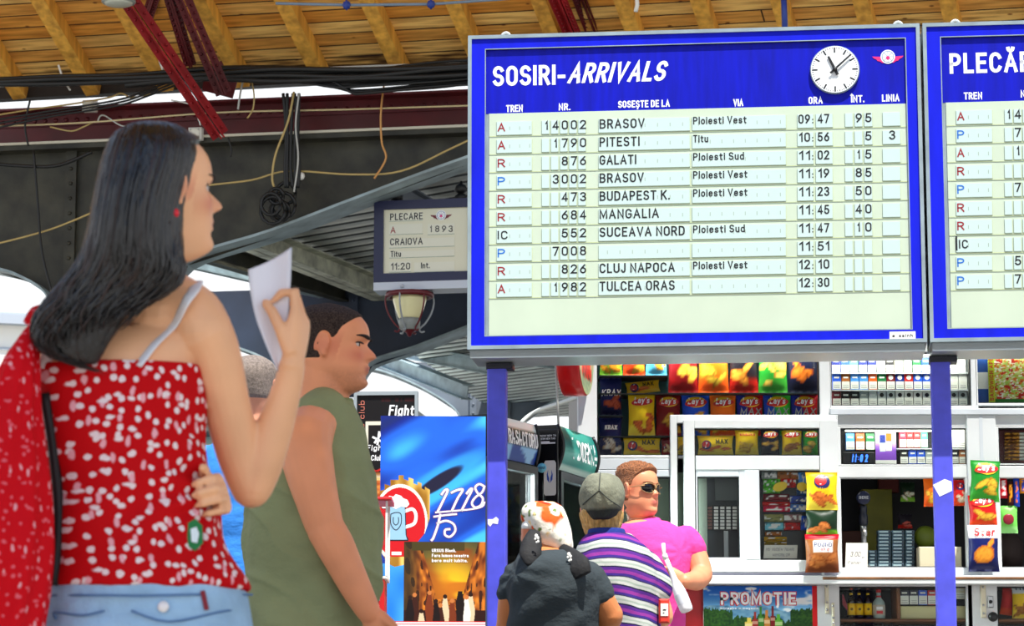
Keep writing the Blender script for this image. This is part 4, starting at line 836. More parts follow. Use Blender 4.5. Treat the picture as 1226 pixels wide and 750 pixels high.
for bx, k, l in (((881.5, 472, 913.5, 522), 'maxred', 'blue-and-red crisp bag right beside the orange bag on the second shelf'), ((914, 472, 946.5, 522), 'maxgreen', 'blue-and-green crisp bag between two blue-and-red ones on the second shelf'), ((947, 472, 979, 522), 'maxred', 'blue-and-red crisp bag at the right end of the second shelf')):
    bag(bx, l, k, None, 'lays', split=True, texts=[('MAX', .14, .92, .48, .26, M_steel, .02, .12)], group=S_G)
bag((746, 523.5, 791, 545.5), 'wide yellow croissant packet on the bottom shelf beside the white-patched navy bag', 'yellow', (238, 120, 50), '7L', T=.018, texts=[('MAX', .5, .84, .55, .14, M_lblk)], group=S_G)
bag((792, 523.5, 806, 545.5), 'maroon croissant packet behind the edge of the sliding sash', 'maroon', (236, 200, 150), '7L', T=.016, group=S_G)
bag((810, 523.5, 832, 545.5), 'yellow packet half hidden behind the stile of the sliding sash', 'yellow', (170, 150, 70), None, T=.016, group=S_G)
bag((835, 522, 878, 545), 'wide yellow croissant packet seen through the sash, leftmost there', 'yellow', (238, 120, 50), '7L', T=.018, texts=[('MAX', .5, .84, .55, .14, M_lblk)], d=-.12, group=S_G)
bag((880, 515, 908, 545), 'golden snack bag with an orange oval, second in the sash window', 'yellow', (236, 190, 60), None, d=-.12, texts=[('snacks', .2, .84, .74, .14, M_lred, .02)], group=S_G)
bag((911, 515, 933, 545), 'dark navy small crisp bag in the sash window', 'night', (226, 180, 70), d=-.12, group=S_G)
bag((936, 515, 960, 545), 'small yellow crisp bag in the sash window between navy and green', 'yellow', (200, 130, 60), d=-.12, group=S_G)
bag((961, 515, 981, 545), 'small green crisp bag at the right end of the sash window', 'green', (236, 200, 70), d=-.12, group=S_G)
# bags hung on the sash stile and on the mullion
HG = 'snack bags hung in two chains on the kiosk front'
bag((965, 566, 1002.5, 611), 'yellow bag of mini croissants hanging topmost on the sash stile', 'yellow', (226, 120, 50), '7', d=.125, T=.03, texts=[('Mini', .32, .7, .5, .1, M_yellow)], top=(.9, (240, 170, 20)), group=HG, n=(20, 26), wave=.02)
bag((965, 610, 1003, 643), 'dark green bag of pretzel snacks hanging in the middle of the left chain', 'darkgreen', (226, 140, 70), None, d=.122, T=.03, seed=9, group=HG, n=(20, 24), wave=.02)
bag((964, 640, 1004, 686), 'see-through bag of brown biscuits with red top and white label', 'clear', (176, 106, 50), None, d=.128, T=.034, top=(.86, (206, 18, 40)), texts=[('POUND', .26, .78, .66, .13, M_lnavy, .01), ('cake', .34, .7, .56, .1, M_lred, .0)], group=HG, n=(20, 26), wave=.02)
bag((1162, 552, 1196.5, 601), 'green crisp bag hanging topmost on the mullion right of the post', 'green', (240, 200, 60), d=.062, T=.034, tilt=R(3), group=HG, n=(20, 28), wave=.03)
bag((1160, 593, 1193, 633), 'red crisp bag hanging in the middle of the right chain', 'red', (246, 190, 60), d=.052, T=.03, tilt=R(-2), top=(.97, (200, 20, 20)), group=HG, n=(20, 26), wave=.03)
st = bag((1159.5, 629, 1195, 685), 'navy bag with red lettering on white over an orange puff, lowest of the right chain', 'navy', (246, 160, 50), None, d=.064, T=.034, seed=21, group=HG, n=(22, 30), wave=.02, top=(.72, (244, 244, 244)), texts=[('Star', .18, .9, .76, .27, M_lred, .02, .15)])
g = G(K.m)
for (x, y0, y1) in ((984, 563, 690), (1177, 548, 690)): a = K(x, y0, .045); b = K(x, y1, .045); g.beam((a.x, -.045 - (.05 if x < 1000 else 0), a.z), (b.x, -.045 - (.05 if x < 1000 else 0), b.z), .012, .003, up=(0, 1, 0))
g.build('hanging_strip', M_pvc2, kiosk)
# ---------------------------------------------------------------- cigarette racks
ORD = 'first second third fourth fifth sixth seventh eighth ninth tenth eleventh twelfth thirteenth fourteenth fifteenth sixteenth'.split()
CN = dict(navy=(16, 40, 140), blue=(30, 90, 220), sky=(70, 150, 240), green=(16, 120, 60), mint=(80, 190, 150), silver=(190, 200, 196), white=(238, 240, 232), black=(24, 22, 24), red=(206, 28, 30), maroon=(120, 14, 28), orange=(244, 96, 20), brown=(170, 96, 30), cream=(226, 222, 190), grey=(150, 164, 160), pink=(220, 30, 70))
def pack(x0, y0, x1, y1, col, label, d=-.10, group='cigarette packs in the upper rack', ysp=.5, name='cigarette_pack', thick=.022, accent=None):
    a, b = K(x0, y1, d), K(x1, y0, d); sp = a.z + (b.z - a.z) * ysp; c = CN[col] if isinstance(col, str) else col; m = mat('pack_' + (col if isinstance(col, str) else '%d_%d_%d' % c), c, .35)
    g = G(K.m); g.cbox((a.x, -d, a.z), (b.x, -d + thick, b.z), .0015, 0)
    g.box((a.x + .001, -d - .0008, a.z + .002), (b.x - .001, -d, sp), 1); g.box((a.x + .006, -d - .0014, a.z + .008), (b.x - .006, -d, a.z + .011), 2); g.box((a.x + .006, -d - .0014, a.z + .018), (b.x - .006, -d, a.z + .020), 2)
    if accent: g.disc((a.x+b.x)/2, (sp + b.z)/2, min(b.x-a.x, b.z-sp) * .3, -d - .001, 3, 12)
    else: g.box((a.x + .008, -d - .001, (sp+b.z)/2 - .004), (b.x - .008, -d, (sp+b.z)/2 + .004), 1)
    o = g.build(name, [m, mat('warning_white', (232, 234, 222), .5), mat('warning_grey', (150, 150, 150), .5), mat('pack_' + (accent or 'white'), CN[accent or 'white'], .35)]); return tag(o, label, 'cigarette pack', group)
g = G(K.m); a, b = K(994, 487, -.15), K(1163, 420, -.15); g.box((a.x, .15, a.z), (b.x, .16, b.z)); g.build('rack_back', mat('rack_grey', (196, 204, 204), .5), kiosk)
for y in (446.3, 466.8, 486): a, b = K(995, y + 1.4, -.09), K(1162, y, -.09); g = G(K.m); g.box((a.x, .09, a.z), (b.x, .15, b.z)); g.build('shelf', mat('shelf_white', (222, 228, 228), .4), kiosk)
R1 = ['navy', 'blue', 'mint', 'navy', 'navy', 'silver', 'black', 'cream', 'grey', 'green', 'blue', 'red', 'cream', 'cream', 'white', 'maroon', 'grey']; R2 = ['blue', 'brown', 'sky', 'sky', 'orange', 'green', 'maroon', 'navy', 'red', 'blue', 'blue', 'blue', 'white', 'white', 'white']; R3 = ['maroon', 'black', 'black', 'grey', 'silver', 'silver', 'silver', 'white', 'white', 'white', 'white', 'white', 'white', 'silver', 'silver']
for row, cols, y0, y1, nm in ((0, R1, 428.5, 446, 'top'), (1, R2, 447.5, 466.5, 'middle'), (2, R3, 469, 486, 'bottom')):
    seen = {}
    for i, c in enumerate(cols):
        x0 = 996 + i * 10.75 if row == 0 else 997 + i * 10.8
        if x0 > 1152: continue
        if 1110 < x0 < 1128: continue
        acc = {1: 'white', 2: 'black'}[row] if (row == 2 and i > 4) or (row == 1 and i in (6, 7, 8, 9, 10)) else None
        side = 'right of' if x0 > 1130 else 'left of'
        seen[(c, side)] = seen.get((c, side), 0) + 1; n_ = seen[(c, side)]
        pack(x0, y0, x0 + 9.6, y1, c, '%s %s cigarette pack in the %s row of the upper rack, %s the post' % (ORD[n_-1], c, nm, side), accent=acc)
# lower rack: clock, poster, packs
g = G(K.m); a, b = K(1005, 558, -.15), K(1160, 511, -.15); g.box((a.x, .15, a.z), (b.x, .16, b.z)); g.build('rack_back', M_gap, kiosk)
LG = 'cigarette packs in the lower rack'
for i, c in enumerate(('sky', 'orange', 'green')): pack(1013 + i*12, 519, 1023 + i*12, 539, c, '%s pack in the lower rack over the blue digital clock' % c, group=LG)
for i, c in enumerate(('pink', 'red', 'red', 'mint')): pack(1077 + i*8.6, 517, 1084.8 + i*8.6, 536, c, '%s slim pack, %s in the upper row right of the purple poster' % (c, ORD[i]), group=LG)
for i, c in enumerate(('black', 'blue', 'blue', 'grey')): pack(1078 + i*10.2, 539, 1087 + i*10.2, 555.5, c, '%s pack, %s in the lower row right of the purple poster' % (c, ORD[i]), group=LG)
for i, c in enumerate(('white', 'white')): pack(1139 + i*9.5, 517, 1147.6 + i*9.5, 536, c, 'white pack, %s right of the post in the lower rack' % ORD[i], group=LG)
for i, c in enumerate(('black', 'brown')): pack(1139 + i*9.5, 539, 1147.6 + i*9.5, 555.5, c, '%s pack right of the post, lower row of the lower rack' % c, group=LG)
for y in (537, 556): a, b = K(1074, y + 1.2, -.09), K(1158, y, -.09); g = G(K.m); g.box((a.x, .09, a.z), (b.x, .15, b.z)); g.build('shelf', MATS['shelf_white'], kiosk)
t = thing('digital_clock', 'small digital clock with blue glowing figures in the kiosk window', 'clock', K.m @ K(1030, 555.5, -.05)); a, b = K(1010, 555.5, -.05), K(1047, 541.5, -.05)
g = G(K.m); g.cbox((a.x, .05, a.z), (b.x, .085, b.z), .003); g.build('clock_case', M_gap, t)
g = G(K.m); a, b = K(1020, 553.5, -.05), K(1040, 544.5, -.05); hh = b.z - a.z; ww = (b.x - a.x)
for k, c in enumerate('1102'): x = a.x + ww * (.02, .2, .46, .76)[k]; g.text(c, x, x + ww * (.1 if c == '1' else .22), a.z, hh, .049, bold=.02, shear=.12)
g.plate([(a.x + ww*.37, a.z + hh*.3), (a.x + ww*.40, a.z + hh*.3), (a.x + ww*.40, a.z + hh*.4), (a.x + ww*.37, a.z + hh*.4)], .049); g.plate([(a.x + ww*.38, a.z + hh*.6), (a.x + ww*.41, a.z + hh*.6), (a.x + ww*.41, a.z + hh*.7), (a.x + ww*.38, a.z + hh*.7)], .049)
g.build('lit_figures', mat('led_blue', (60, 120, 255), .4, emit=2.2), t)
def painted(wall, x0, y0, x1, y1, nx, ny, fn, d, name, label, cat, thick=.006, parent=None, m=None):
    """a printed sheet or board: fn takes photo pixels"""
    a, b = wall(x0, y1, d), wall(x1, y0, d); g = G(wall.m)
    g.grid(nx, ny, lambda u, v: (a.x + (b.x-a.x)*u, -d, a.z + (b.z-a.z)*v), lambda u, v: fn(x0 + (x1-x0)*u, y1 + (y0-y1)*v), smooth=False)
    g.box((a.x, -d + .0004, a.z), (b.x, -d + thick, b.z), col=lin((200, 200, 200)))
    o = g.build(name, m or PAINT_M, parent)
    return tag(o, label, cat) if label else o
def purple(x, y):
    c = mixc((214, 190, 232), (120, 70, 180), sstep(525, 548, y + 6*vnoise(x*.2, y*.2)))
    if y > 551: return (230, 232, 226)
    for i, (bx, by, cc) in enumerate(((1057, 526, (30, 50, 130)), (1064, 524, (230, 110, 30)), (1057, 536, (200, 220, 200)), (1064, 535, (226, 220, 200)))):
        if abs(x - bx) < 3.4 and abs(y - by) < 5: return cc
    return c
painted(K, 1048.5, 515, 1072.5, 556, 40, 64, purple, -.1, 'poster', 'small purple poster of four packs between the clock and the red packs', 'poster')
# right of the mullion: sandwich poster, chocolate bars
def sandwich(x, y):
    if x < 1191: return (196, 214, 40)
    n = vnoise(x*.16, y*.22, 3); m = vnoise(x*.5, y*.6, 8); c = mixc((150, 190, 60), (226, 226, 150), n)
    if m > .6: c = (220, 120, 30)
    if vnoise(x*.35, y*.3, 5) > .66: c = (190, 36, 22)
    if vnoise(x*.4, y*.9, 9) > .7: c = (244, 240, 220)
    if y > 478: c = (40, 120, 40)
    return c
sp = painted(K, 1184, 400, 1262, 482, 90, 90, sandwich, -.04, 'poster', 'food poster with an upright red SANDWICH line, upper right window', 'poster')
g = G(); a = K(1190.3, 480, -.037); M2 = K.m @ Matrix.Translation((a.x, .037, a.z)) @ Matrix.Rotation(R(-90), 4, 'Y'); L_ = K(1186, 424, -.037).z - a.z
g.text('SANDWICH APET', 0, L_, 0, (a.x - K(1185.2, 480, -.037).x), 0, M=M2, bold=.03); o = g.build('poster_lettering', M_lred, None); o.parent = sp
g = G(K.m); a, b = K(1170, 486, -.06), K(1184, 395, -.06); m_, n_ = K(1170, 466, -.06), K(1170, 446, -.06)
g.box((a.x, .06, a.z), (b.x, .07, m_.z), 0); g.box((a.x, .06, m_.z), (b.x, .07, n_.z), 1); g.box((a.x, .06, n_.z), (b.x, .07, b.z), 0)
tag(g.build('window_card', [mat('card_blue', (24, 74, 150), .5), M_white]), 'blue and white card strip standing left of the sandwich poster', 'card')
g = G(K.m); a, b = K(1190, 486, -.1), K(1412, 395, -.1); g.box((a.x, .1, a.z), (b.x, .11, b.z)); a, b = K(1192, 557, -.09), K(1412, 511, -.09); g.box((a.x, .09, a.z), (b.x, .1, b.z)); g.build('window_back', mat('dark_red_back', (96, 14, 20), .5), kiosk)
for i in range(8):
    y = 518 + i * 4.3; a, b = K(1203, y + 3.4, -.05), K(1226, y, -.05); g = G(K.m); n_ = 14
    g.grid(14, 4, lambda u, v: (a.x + (b.x-a.x)*u, .05 - .012*math.sin(math.pi*v)**.6 * (1 if .06 < u < .94 else .2), a.z + (b.z-a.z)*v), lambda u, v: (236, 236, 226) if u > .74 else ((226, 160, 60) if vnoise(u*9, v*3 + i, 2) > .45 else (110, 58, 22)))
    g.box((a.x, .05, a.z), (b.x, .07, b.z), col=lin((120, 70, 30)))
    tag(g.build('chocolate_bar', PAINT), 'gold and brown chocolate bar, %s from the top of the stack by the mullion' % ORD[i], 'chocolate bar', 'stacked chocolate bars right of the mullion')
for i, (x0, x1, y0, y1, c1, c2, l) in enumerate([(1197, 1205.5, 573, 597, (206, 20, 40), (240, 220, 220), 'red'), (1206.5, 1213, 577, 607, (60, 16, 14), (236, 150, 30), 'brown and orange'), (1214, 1220, 573, 607, (30, 70, 190), (240, 120, 20), 'blue and orange'), (1221, 1228, 573, 591, (238, 150, 30), (40, 60, 160), 'orange')]):
    a, b = K(x0, y1, -.03), K(x1, y0, -.03); g = G(K.m)
    g.grid(6, 20, lambda u, v: (a.x + (b.x-a.x)*u, .03 - .014*math.sin(math.pi*u)**.6 * (1 if .05 < v < .95 else .1), a.z + (b.z-a.z)*v), lambda u, v: c2 if abs(u-.5) < .22 and vnoise(u*4, v*11, i) > .42 and .1 < v < .9 else c1)
    g.box((a.x, .03, a.z), (b.x, .036, b.z), col=lin(c1)); tag(g.build('chocolate_bar', PAINT), '%s chocolate bar hanging upright at the top right opening' % l, 'chocolate bar', 'chocolate bars hung in the right-hand opening')
o = bag((1198, 606, 1218, 639), 'lime green bag with a dark red disc in the right-hand opening', 'lime', None, None, d=-.03, T=.02)
im = K.m @ K(1207.5, 622, -.005); g = G(Matrix.Translation(im)); g.lathe([(.026, .004), (.026, 0), (.02, -.003), (.003, -.0035)], (0, .0, 0), 20, axis='Y'); g.build('disc_print', mat('disc_red', (140, 16, 40), .4), o)
# serving hatch: dark inside, tap, price card, stacks
def kbox(x0, y0, x1, y1, d, th, m, name, label, cat, bev=.004, group=None):
    a, b = K(x0, y1, d), K(x1, y0, d); g = G(K.m); g.cbox((a.x, -d, a.z), (b.x, -d + th, b.z), bev); return tag(g.build(name, m), label, cat, group)
kbar(1000, 679, 1420, 683, -.02, .65, 'inner_counter', mat('inner_counter_grey', (90, 90, 92), .5))
kbox(1034, 586, 1068, 679, -.5, .12, mat('olive_locker', (120, 118, 22), .6, var=.2), 'locker', 'olive yellow locker inside the dark serving hatch', 'locker')
kbox(1005, 636, 1036, 679, -.52, .1, mat('rust_brown_box', (84, 44, 30), .7), 'storage_box', 'brown box in the dark hatch behind the price card', 'box')
kbox(1052, 574, 1076, 590, -.6, .05, mat('brick_red_card', (96, 30, 24), .7), 'card_box', 'dark red box high inside the hatch', 'box')
t = thing('beer_tap', 'chrome beer tap with a round dark badge behind the price card', 'beer tap', K.m @ K(1035, 679, -.12)); q = K(1035, 679, -.12); s_ = (K(1100, 640).x - K(1000, 640).x) / 100
g = G(K.m); g.lathe([(7*s_, 0), (7*s_, 1.5*s_), (3.4*s_, 3*s_), (3*s_, 28*s_), (3.4*s_, 42*s_), (4*s_, 43*s_), (4*s_, 50*s_)], (q.x, q.y, q.z), 20); g.build('column', M_steel, t)
g = G(K.m); g.lathe([(4.5*s_, 50*s_), (5.4*s_, 54*s_), (5.2*s_, 62*s_), (4*s_, 64*s_), (4.6*s_, 70*s_), (4*s_, 74*s_)], (q.x, q.y, q.z), 20); g.build('handle', mat('tap_dark', (30, 34, 48), .3), t)
g = G(K.m); g.lathe([(8.2*s_, .012), (8.4*s_, 0), (8.2*s_, -.012), (7*s_, -.016), (.002, -.017)], (q.x, q.y - .01, q.z + 83*s_), 24, axis='Y'); bd = g.build('badge', mat('badge_navy', (22, 30, 60), .3), t)
g = G(K.m); g.text('BERE', q.x - 5.5*s_, q.x + 5.5*s_, q.z + 81.5*s_, 3.4*s_, q.y - .0282, bold=.03); g.build('badge_lettering', M_steel, bd)
g = G(K.m); g.tube([(q.x, q.y, q.z + 44*s_), (q.x + .0, q.y - .03, q.z + 44*s_), (q.x, q.y - .05, q.z + 40*s_), (q.x, q.y - .05, q.z + 36*s_)], .01, 10); g.build('spout', M_steel, t)
def card(x0, y0, x1, y1, d, lines, label, tiltz=0):
    a, b = K(x0, y1, d), K(x1, y0, d); t = thing('price_card', label, 'card', K.m @ Vector(((a.x+b.x)/2, -d, a.z)))
    g = G(K.m); g.prism([(a.x, a.z), (b.x - .004, a.z), (b.x, b.z), (a.x + .006, b.z)], -d, -d + .002); g.build('card_sheet', mat('card_white', (236, 234, 222), .6), t)
    g = G(K.m)
    for (tx, p0, p1, py, cap) in lines: u, v = K(p0, py, d), K(p1, py, d); g.text(tx, u.x, v.x, u.z, cap * s_, -d - .0008, bold=-.015, shear=.2)
    g.build('handwriting', mat('pen_ink', (40, 40, 70), .5), t); return t
card(1012, 650.5, 1039, 680, .005, [('3.00', 1018, 1031, 667, 6), ('lei', 1031.5, 1035, 669, 3), ('Pahar', 1015, 1031, 676, 4)], 'white handwritten price card reading 3.00 leaning in the hatch')
card(914, 653, 955, 669, .035, [('NU VINDEM ȚIGĂRI'.replace('Ț', 'T').replace('Ă', 'A'), 917, 951, 660, 3.6), ('MINORILOR', 925, 946, 666.5, 3.4)], 'white handwritten notice below the sweets in the sash')
k_ = 0
for ci, (x0, x1, n_) in enumerate([(1040, 1050.5, 5), (1051, 1067, 11), (1068, 1083, 11), (1084, 1095, 11)]):
    for r_ in range(n_):
        y1 = 679 - r_ * 4.0; a, b = K(x0 + (r_ % 2) * .4, y1, -.16), K(x1 - .6 + (r_ % 2) * .4, y1 - 3.7, -.16); g = G(K.m); g.cbox((a.x, .16, a.z), (b.x, .22, b.z), .002); g.box((a.x + .006, .1592, a.z + .004), (b.x - .012, .16, b.z - .004), 1); g.box((b.x - .011, .1592, a.z + .003), (b.x - .003, .16, b.z - .003), 2)
        tag(g.build('gum_box', [mat('tin_blue_grey', (70, 100, 116), .35), mat('tin_pale', (168, 196, 200), .35), mat('tin_dark', (28, 40, 52), .4)]), 'flat blue-grey packet, %s from the bottom of the %s stack in the hatch' % (ORD[r_], ('short left', 'second', 'third', 'right-hand')[ci]), 'packet', 'stacked flat packets in the hatch')
bag((1078, 578, 1095, 601), 'small green and white packet hanging inside the hatch, upper one', 'darkgreen', (220, 230, 210), None, d=-.3, T=.012)
bag((1075, 616, 1092, 633), 'small dark packet hanging inside the hatch, lower one', 'black', (190, 90, 80), None, d=-.3, T=.012)
bag((1106, 573, 1124, 607), 'orange snack bag hanging in the hatch left of the post', 'orange', (240, 190, 60), None, d=-.04, T=.02)
bag((1140, 575, 1159, 606), 'red and cream croissant bag hanging in the hatch right of the post', 'red', (240, 226, 200), '7', d=-.04, T=.02)
g = G(K.m); q = K(1107, 644, -.3); g.lathe([(.05, .0), (.055, -.03), (.04, -.05), (.01, -.052)], (q.x, .3, q.z), 24, axis='Y'); g.box((q.x - .03, .3, q.z - .16), (q.x + .03, .34, q.z)); tag(g.build('tape_dispenser', mat('dull_lime', (110, 130, 30), .5)), 'dull lime round dispenser in the hatch left of the post', 'dispenser')
kbox(1101, 655, 1151, 679.5, -.06, .1, mat('cream_box', (206, 196, 164), .6), 'carton', 'cream carton on the hatch counter behind the post', 'carton')
g = G(K.m); q = K(1208, 679, -.35); g.lathe([(.06, 0), (.075, .05), (.07, .12), (.04, .165), (.005, .175)], (q.x, .35, q.z), 20); tag(g.build('cash_bag', mat('dark_brown_lump', (50, 36, 32), .8)), 'dark brown bag on the counter in the right-hand opening', 'bag')
# ---------------------------------------------------------------- sweets and the label rack behind the sash
g = G(K.m); a, b = K(903, 672, -.05), K(984, 562, -.05); g.box((a.x, .05, a.z), (b.x, .06, b.z)); a, b = K(846, 672, -.08), K(893, 562, -.08); g.box((a.x, .08, a.z), (b.x, .09, b.z)); g.build('window_back', mat('slate_back', (38, 42, 48), .5, var=.3), kiosk)
SWT = [(912, 565, 930, 574, 'grey', 'dark'), (931, 565, 955, 574, 'brown', 'dark'), (956, 566, 972, 582, 'sky', 'pale'), (914, 574, 934, 584, (90, 210, 50), 'lime'), (935, 573, 953, 584, 'red', 'scarlet'), (914, 584, 934, 591, (100, 200, 60), 'lime'), (954, 583, 968, 593, (40, 90, 160), 'blue'),
       (914, 592, 945, 600, 'maroon', 'maroon'), (946, 594, 968, 603, (40, 70, 170), 'blue'), (913, 601, 946, 606, 'red', 'red'), (914, 606, 946, 613, 'pink', 'pink'), (946, 604, 968, 613, (70, 120, 200), 'sky blue'),
       (915, 616, 938, 625, (150, 150, 90), 'khaki'), (939, 616, 960, 625, (150, 110, 110), 'dusty'), (916, 626, 938, 635, (120, 210, 230), 'cyan'), (939, 626, 958, 635, 'red', 'red'), (959, 618, 968, 635, 'blue', 'blue'), (916, 637, 936, 642, 'brown', 'brown'), (915, 643, 942, 649, (206, 160, 20), 'mustard'), (915, 649, 942, 653, (150, 120, 20), 'olive')]
CNT = {}
for i, (x0, y0, x1, y1, c, nm) in enumerate(SWT):
    c = CN[c] if isinstance(c, str) else c; a, b = K(x0, y1, -.025), K(x1, y0, -.025); w, hh = b.x-a.x, b.z-a.z; H = pillow(.012, .0); g = G(K.m)
    g.grid(14, 8, lambda u, v: (a.x + w*u, .025 - H(u, v), a.z + hh*v), lambda u, v: (240, 240, 236) if vnoise(u*8 + i, v*3, i) > .66 and .15 < v < .85 else mixc(c, (c[0]*.5, c[1]*.5, c[2]*.5), .6 if vnoise(u*5, v*6, i + 4) > .6 else 0))
    g.box((a.x, .0255, a.z), (b.x, .034, b.z), col=lin(c)); rw = ORD[(0 if y0 < 583 else 1 if y0 < 600 else 2 if y0 < 615 else 3 if y0 < 636 else 4)]; CNT[(nm, rw)] = CNT.get((nm, rw), 0) + 1
    tag(g.build('sweet_packet', PAINT), '%s sweet packet in the %s row from the top behind the sash%s' % (nm, rw, ', lower one' if CNT[(nm, rw)] > 1 else ''), 'sweets', 'sweet packets behind the sliding sash')
for i, (px, py, rx, an, l) in enumerate(((934, 583, 9, .35, 'oval yellow sticker tag on the lime and red sweets'), (960, 583, 6, 0, 'round yellow sticker tag at the right of the sweets'))):
    q = K(px, py, -.005); g = G(K.m); pts = [(q.x + rx*s_*math.cos(t)*math.cos(an) - 5.5*s_*math.sin(t)*math.sin(an), q.z + rx*s_*math.cos(t)*math.sin(an) + 5.5*s_*math.sin(t)*math.cos(an)) for t in np.linspace(0, 6.283, 25)[:-1]]
    g.prism(pts, .005, .007); tag(g.build('price_tag', mat('tag_yellow', (250, 216, 30), .5)), l, 'tag')
g = G(K.m); a, b = K(835, 669, .0), K(846.5, 571, .0); g.box((a.x, .02, a.z), (b.x, .03, b.z)); g.build('side_blind', mat('pale_green_blind', (160, 172, 158), .7), kiosk)
t = thing('label_rack', 'black slotted rack of small white labels behind the sash', 'rack', K.m @ K(865, 634, -.03)); a, b = K(845, 634.5, -.03), K(884, 605, -.03)
g = G(K.m); g.box((a.x, .03, a.z), (b.x, .05, b.z)); g.build('rack_frame', M_gap, t)
for r_ in range(7):
    for c_ in range(5):
        u, v = K(847.5 + c_*7.4, 610 + r_*4.0, -.028), K(852.5 + c_*7.4, 607 + r_*4.0, -.028); g = G(K.m); g.box((u.x, .0275, u.z), (v.x, .03, v.z)); g.build('label', M_white if c_ else mat('label_brown', (120, 80, 70), .5), t)
kbox(867, 636, 872, 669, -.06, .01, M_pvc2, 'light_strip', 'pale upright strip below the label rack', 'strip'); kbox(856, 572, 884, 600, -.07, .006, mat('smoky_card', (84, 92, 92), .5), 'notice', 'smoky grey notice above the label rack', 'notice')
# ---------------------------------------------------------------- below the counter
def promo(x, y):
    for i, (bx, by, bw, bh, bc) in enumerate(((904, 742, 3.2, 9, (150, 40, 30)), (911, 739, 3, 12, (60, 120, 40)), (918, 741, 3.4, 10, (190, 120, 50)), (925, 738, 3, 12, (120, 24, 26)), (932, 743, 4.5, 7, (90, 160, 50)), (897, 745, 5, 5, (220, 190, 80)))):
        t_ = abs(x - bx) / (bw if y > by else bw * .45)
        if t_ < 1 and y > by - bh: return mixc(bc, (240, 230, 200), .5 if abs(y - by - 4) < 2 else .0)
    h = 735 - 9*vnoise(x*.035, 1, 2) - 3*vnoise(x*.14, 4, 2)
    if x > 972: return (206, 22, 28)
    if y > h + 9 + 6*vnoise(x*.5, 2, 1) or (abs(x - 912) > 34 and y > 734 + 5*vnoise(x*.8, 3, 4) - abs(x - 912)*.12): return mixc((16, 50, 20), (50, 90, 24), vnoise(x*.5, y*.6, 6))
    if y > h: return mixc((60, 110, 150), (130, 170, 190), vnoise(x*.2, y*.3, 7))
    c = mixc((22, 96, 190), (130, 190, 226), sstep(703, 735, y)); n = vnoise(x*.07, y*.16, 11) * .65 + vnoise(x*.2, y*.4, 12) * .35
    return mixc(c, (236, 240, 240), sstep(.52, .72, n))
pp = painted(K, 843, 702, 978, 800, 200, 140, promo, .03, 'poster', 'promotional poster with a blue mountain sky under the counter', 'poster', thick=.02)
u, v = K(863, 724.5, .032), K(953, 724.5, .032); cap = K(863, 709.5, .032).z - u.z
g = G(K.m); g.text('PROMOTIE', u.x - .004, v.x + .004, u.z - .004, cap + .008, -.0306, bold=.075); g.build('lettering_outline', M_lred, pp); g = G(K.m); g.text('PROMOȚIE', u.x, v.x, u.z, cap, -.0322, bold=.03); g.build('lettering', M_wht, pp); g = G(K.m); u2, v2 = K(862, 730, .032), K(908, 730, .032); g.text('intreaba in magazin', u2.x, v2.x, u2.z, .011, -.0314, bold=.02); g.build('small_lettering', M_wht, pp)
def bottle(px, y0, y1, wpx, body, label_c, cap_c, label, d=-.06, square=False, glassy=False, par_g=None):
    q = K(px, y1, d); h = K(px, y0, d).z - q.z; r = wpx * s_ / 2; t = thing('bottle', label, 'bottle', K.m @ Vector((q.x, -d, q.z)), 0, par_g); M_ = K.m @ Matrix.Translation((q.x, -d, q.z))
    sh = .6 if not square else .62
    g = G(M_); g.lathe([(r*.9, 0), (r, h*.03), (r, h*.5), (r*.9, h*.57), (r*.42, h*.7), (r*.34, h*.8), (r*.36, h*.9)], (0, 0, 0), 20); bo = g.build('glass_body', body, t)
    g = G(M_); g.lathe([(r*1.02, h*.1), (r*1.02, h*.46)], (0, 0, 0), 20); lb = g.build('bottle_label', label_c, t)
    if glassy:
        for zz, mm in ((.34, M_wht), (.2, M_lred)): g = G(M_); g.box((-r*.5, -r*1.06, h*(zz-.05)), (r*.5, -r*.9, h*(zz+.05))); g.build('label_band', mm, lb)
    else: g = G(M_); g.lathe([(r*.34, 0), (r*.34, -.0016), (.001, -.0018)], (0, -r*1.02, h*.28), 14, axis='Y'); g.build('label_crest', mat('crest_brown', (120, 90, 20), .5), lb)
    g = G(M_); g.lathe([(r*.4, h*.88), (r*.42, h*.97), (r*.38, h), (r*.05, h*1.003)], (0, 0, 0), 16); g.build('cap', cap_c, t); g = G(M_); g.lathe([(r*.41, h*.72), (r*.41, h*.78)], (0, 0, 0), 16); g.build('neck_band', label_c if not glassy else M_lred, t)
    return t
M_db = mat('dark_brown_glass', (34, 20, 14), .1); BG = 'liquor bottles on the shelf under the counter'
bottle(1019.5, 702, 741, 9.5, M_db, M_yellow, mat('cap_orange', (214, 80, 40), .4), 'dark bottle with yellow label, orange-red cap, leftmost of three', par_g=BG)
bottle(1029, 702, 741, 9.5, M_db, M_yellow, mat('cap_grey', (120, 116, 110), .4), 'dark bottle with yellow label, middle of the three alike', par_g=BG)
bottle(1039.5, 702, 741, 9.5, M_db, M_yellow, mat('cap_tan', (150, 110, 90), .4), 'dark bottle with yellow label beside the clear bottle', par_g=BG)
bottle(1052.5, 706, 741, 15, mat('clear_glass_bottle', (166, 186, 182), .08, spec=.8), mat('pale_label', (206, 196, 180), .5), M_lred, 'clear square-shouldered bottle with a red cap on the lower shelf', par_g=BG, glassy=True)
kbar(1006, 741.5, 1160, 745, -.01, .2, 'shelf', mat('brown_shelf', (126, 78, 44), .6, var=.3)); kbar(1196, 741.5, 1410, 745, -.01, .2, 'shelf', MATS['brown_shelf']); kbar(1074, 702, 1077.5, 741.5, -.01, .2, 'shelf_divider', MATS['brown_shelf'])
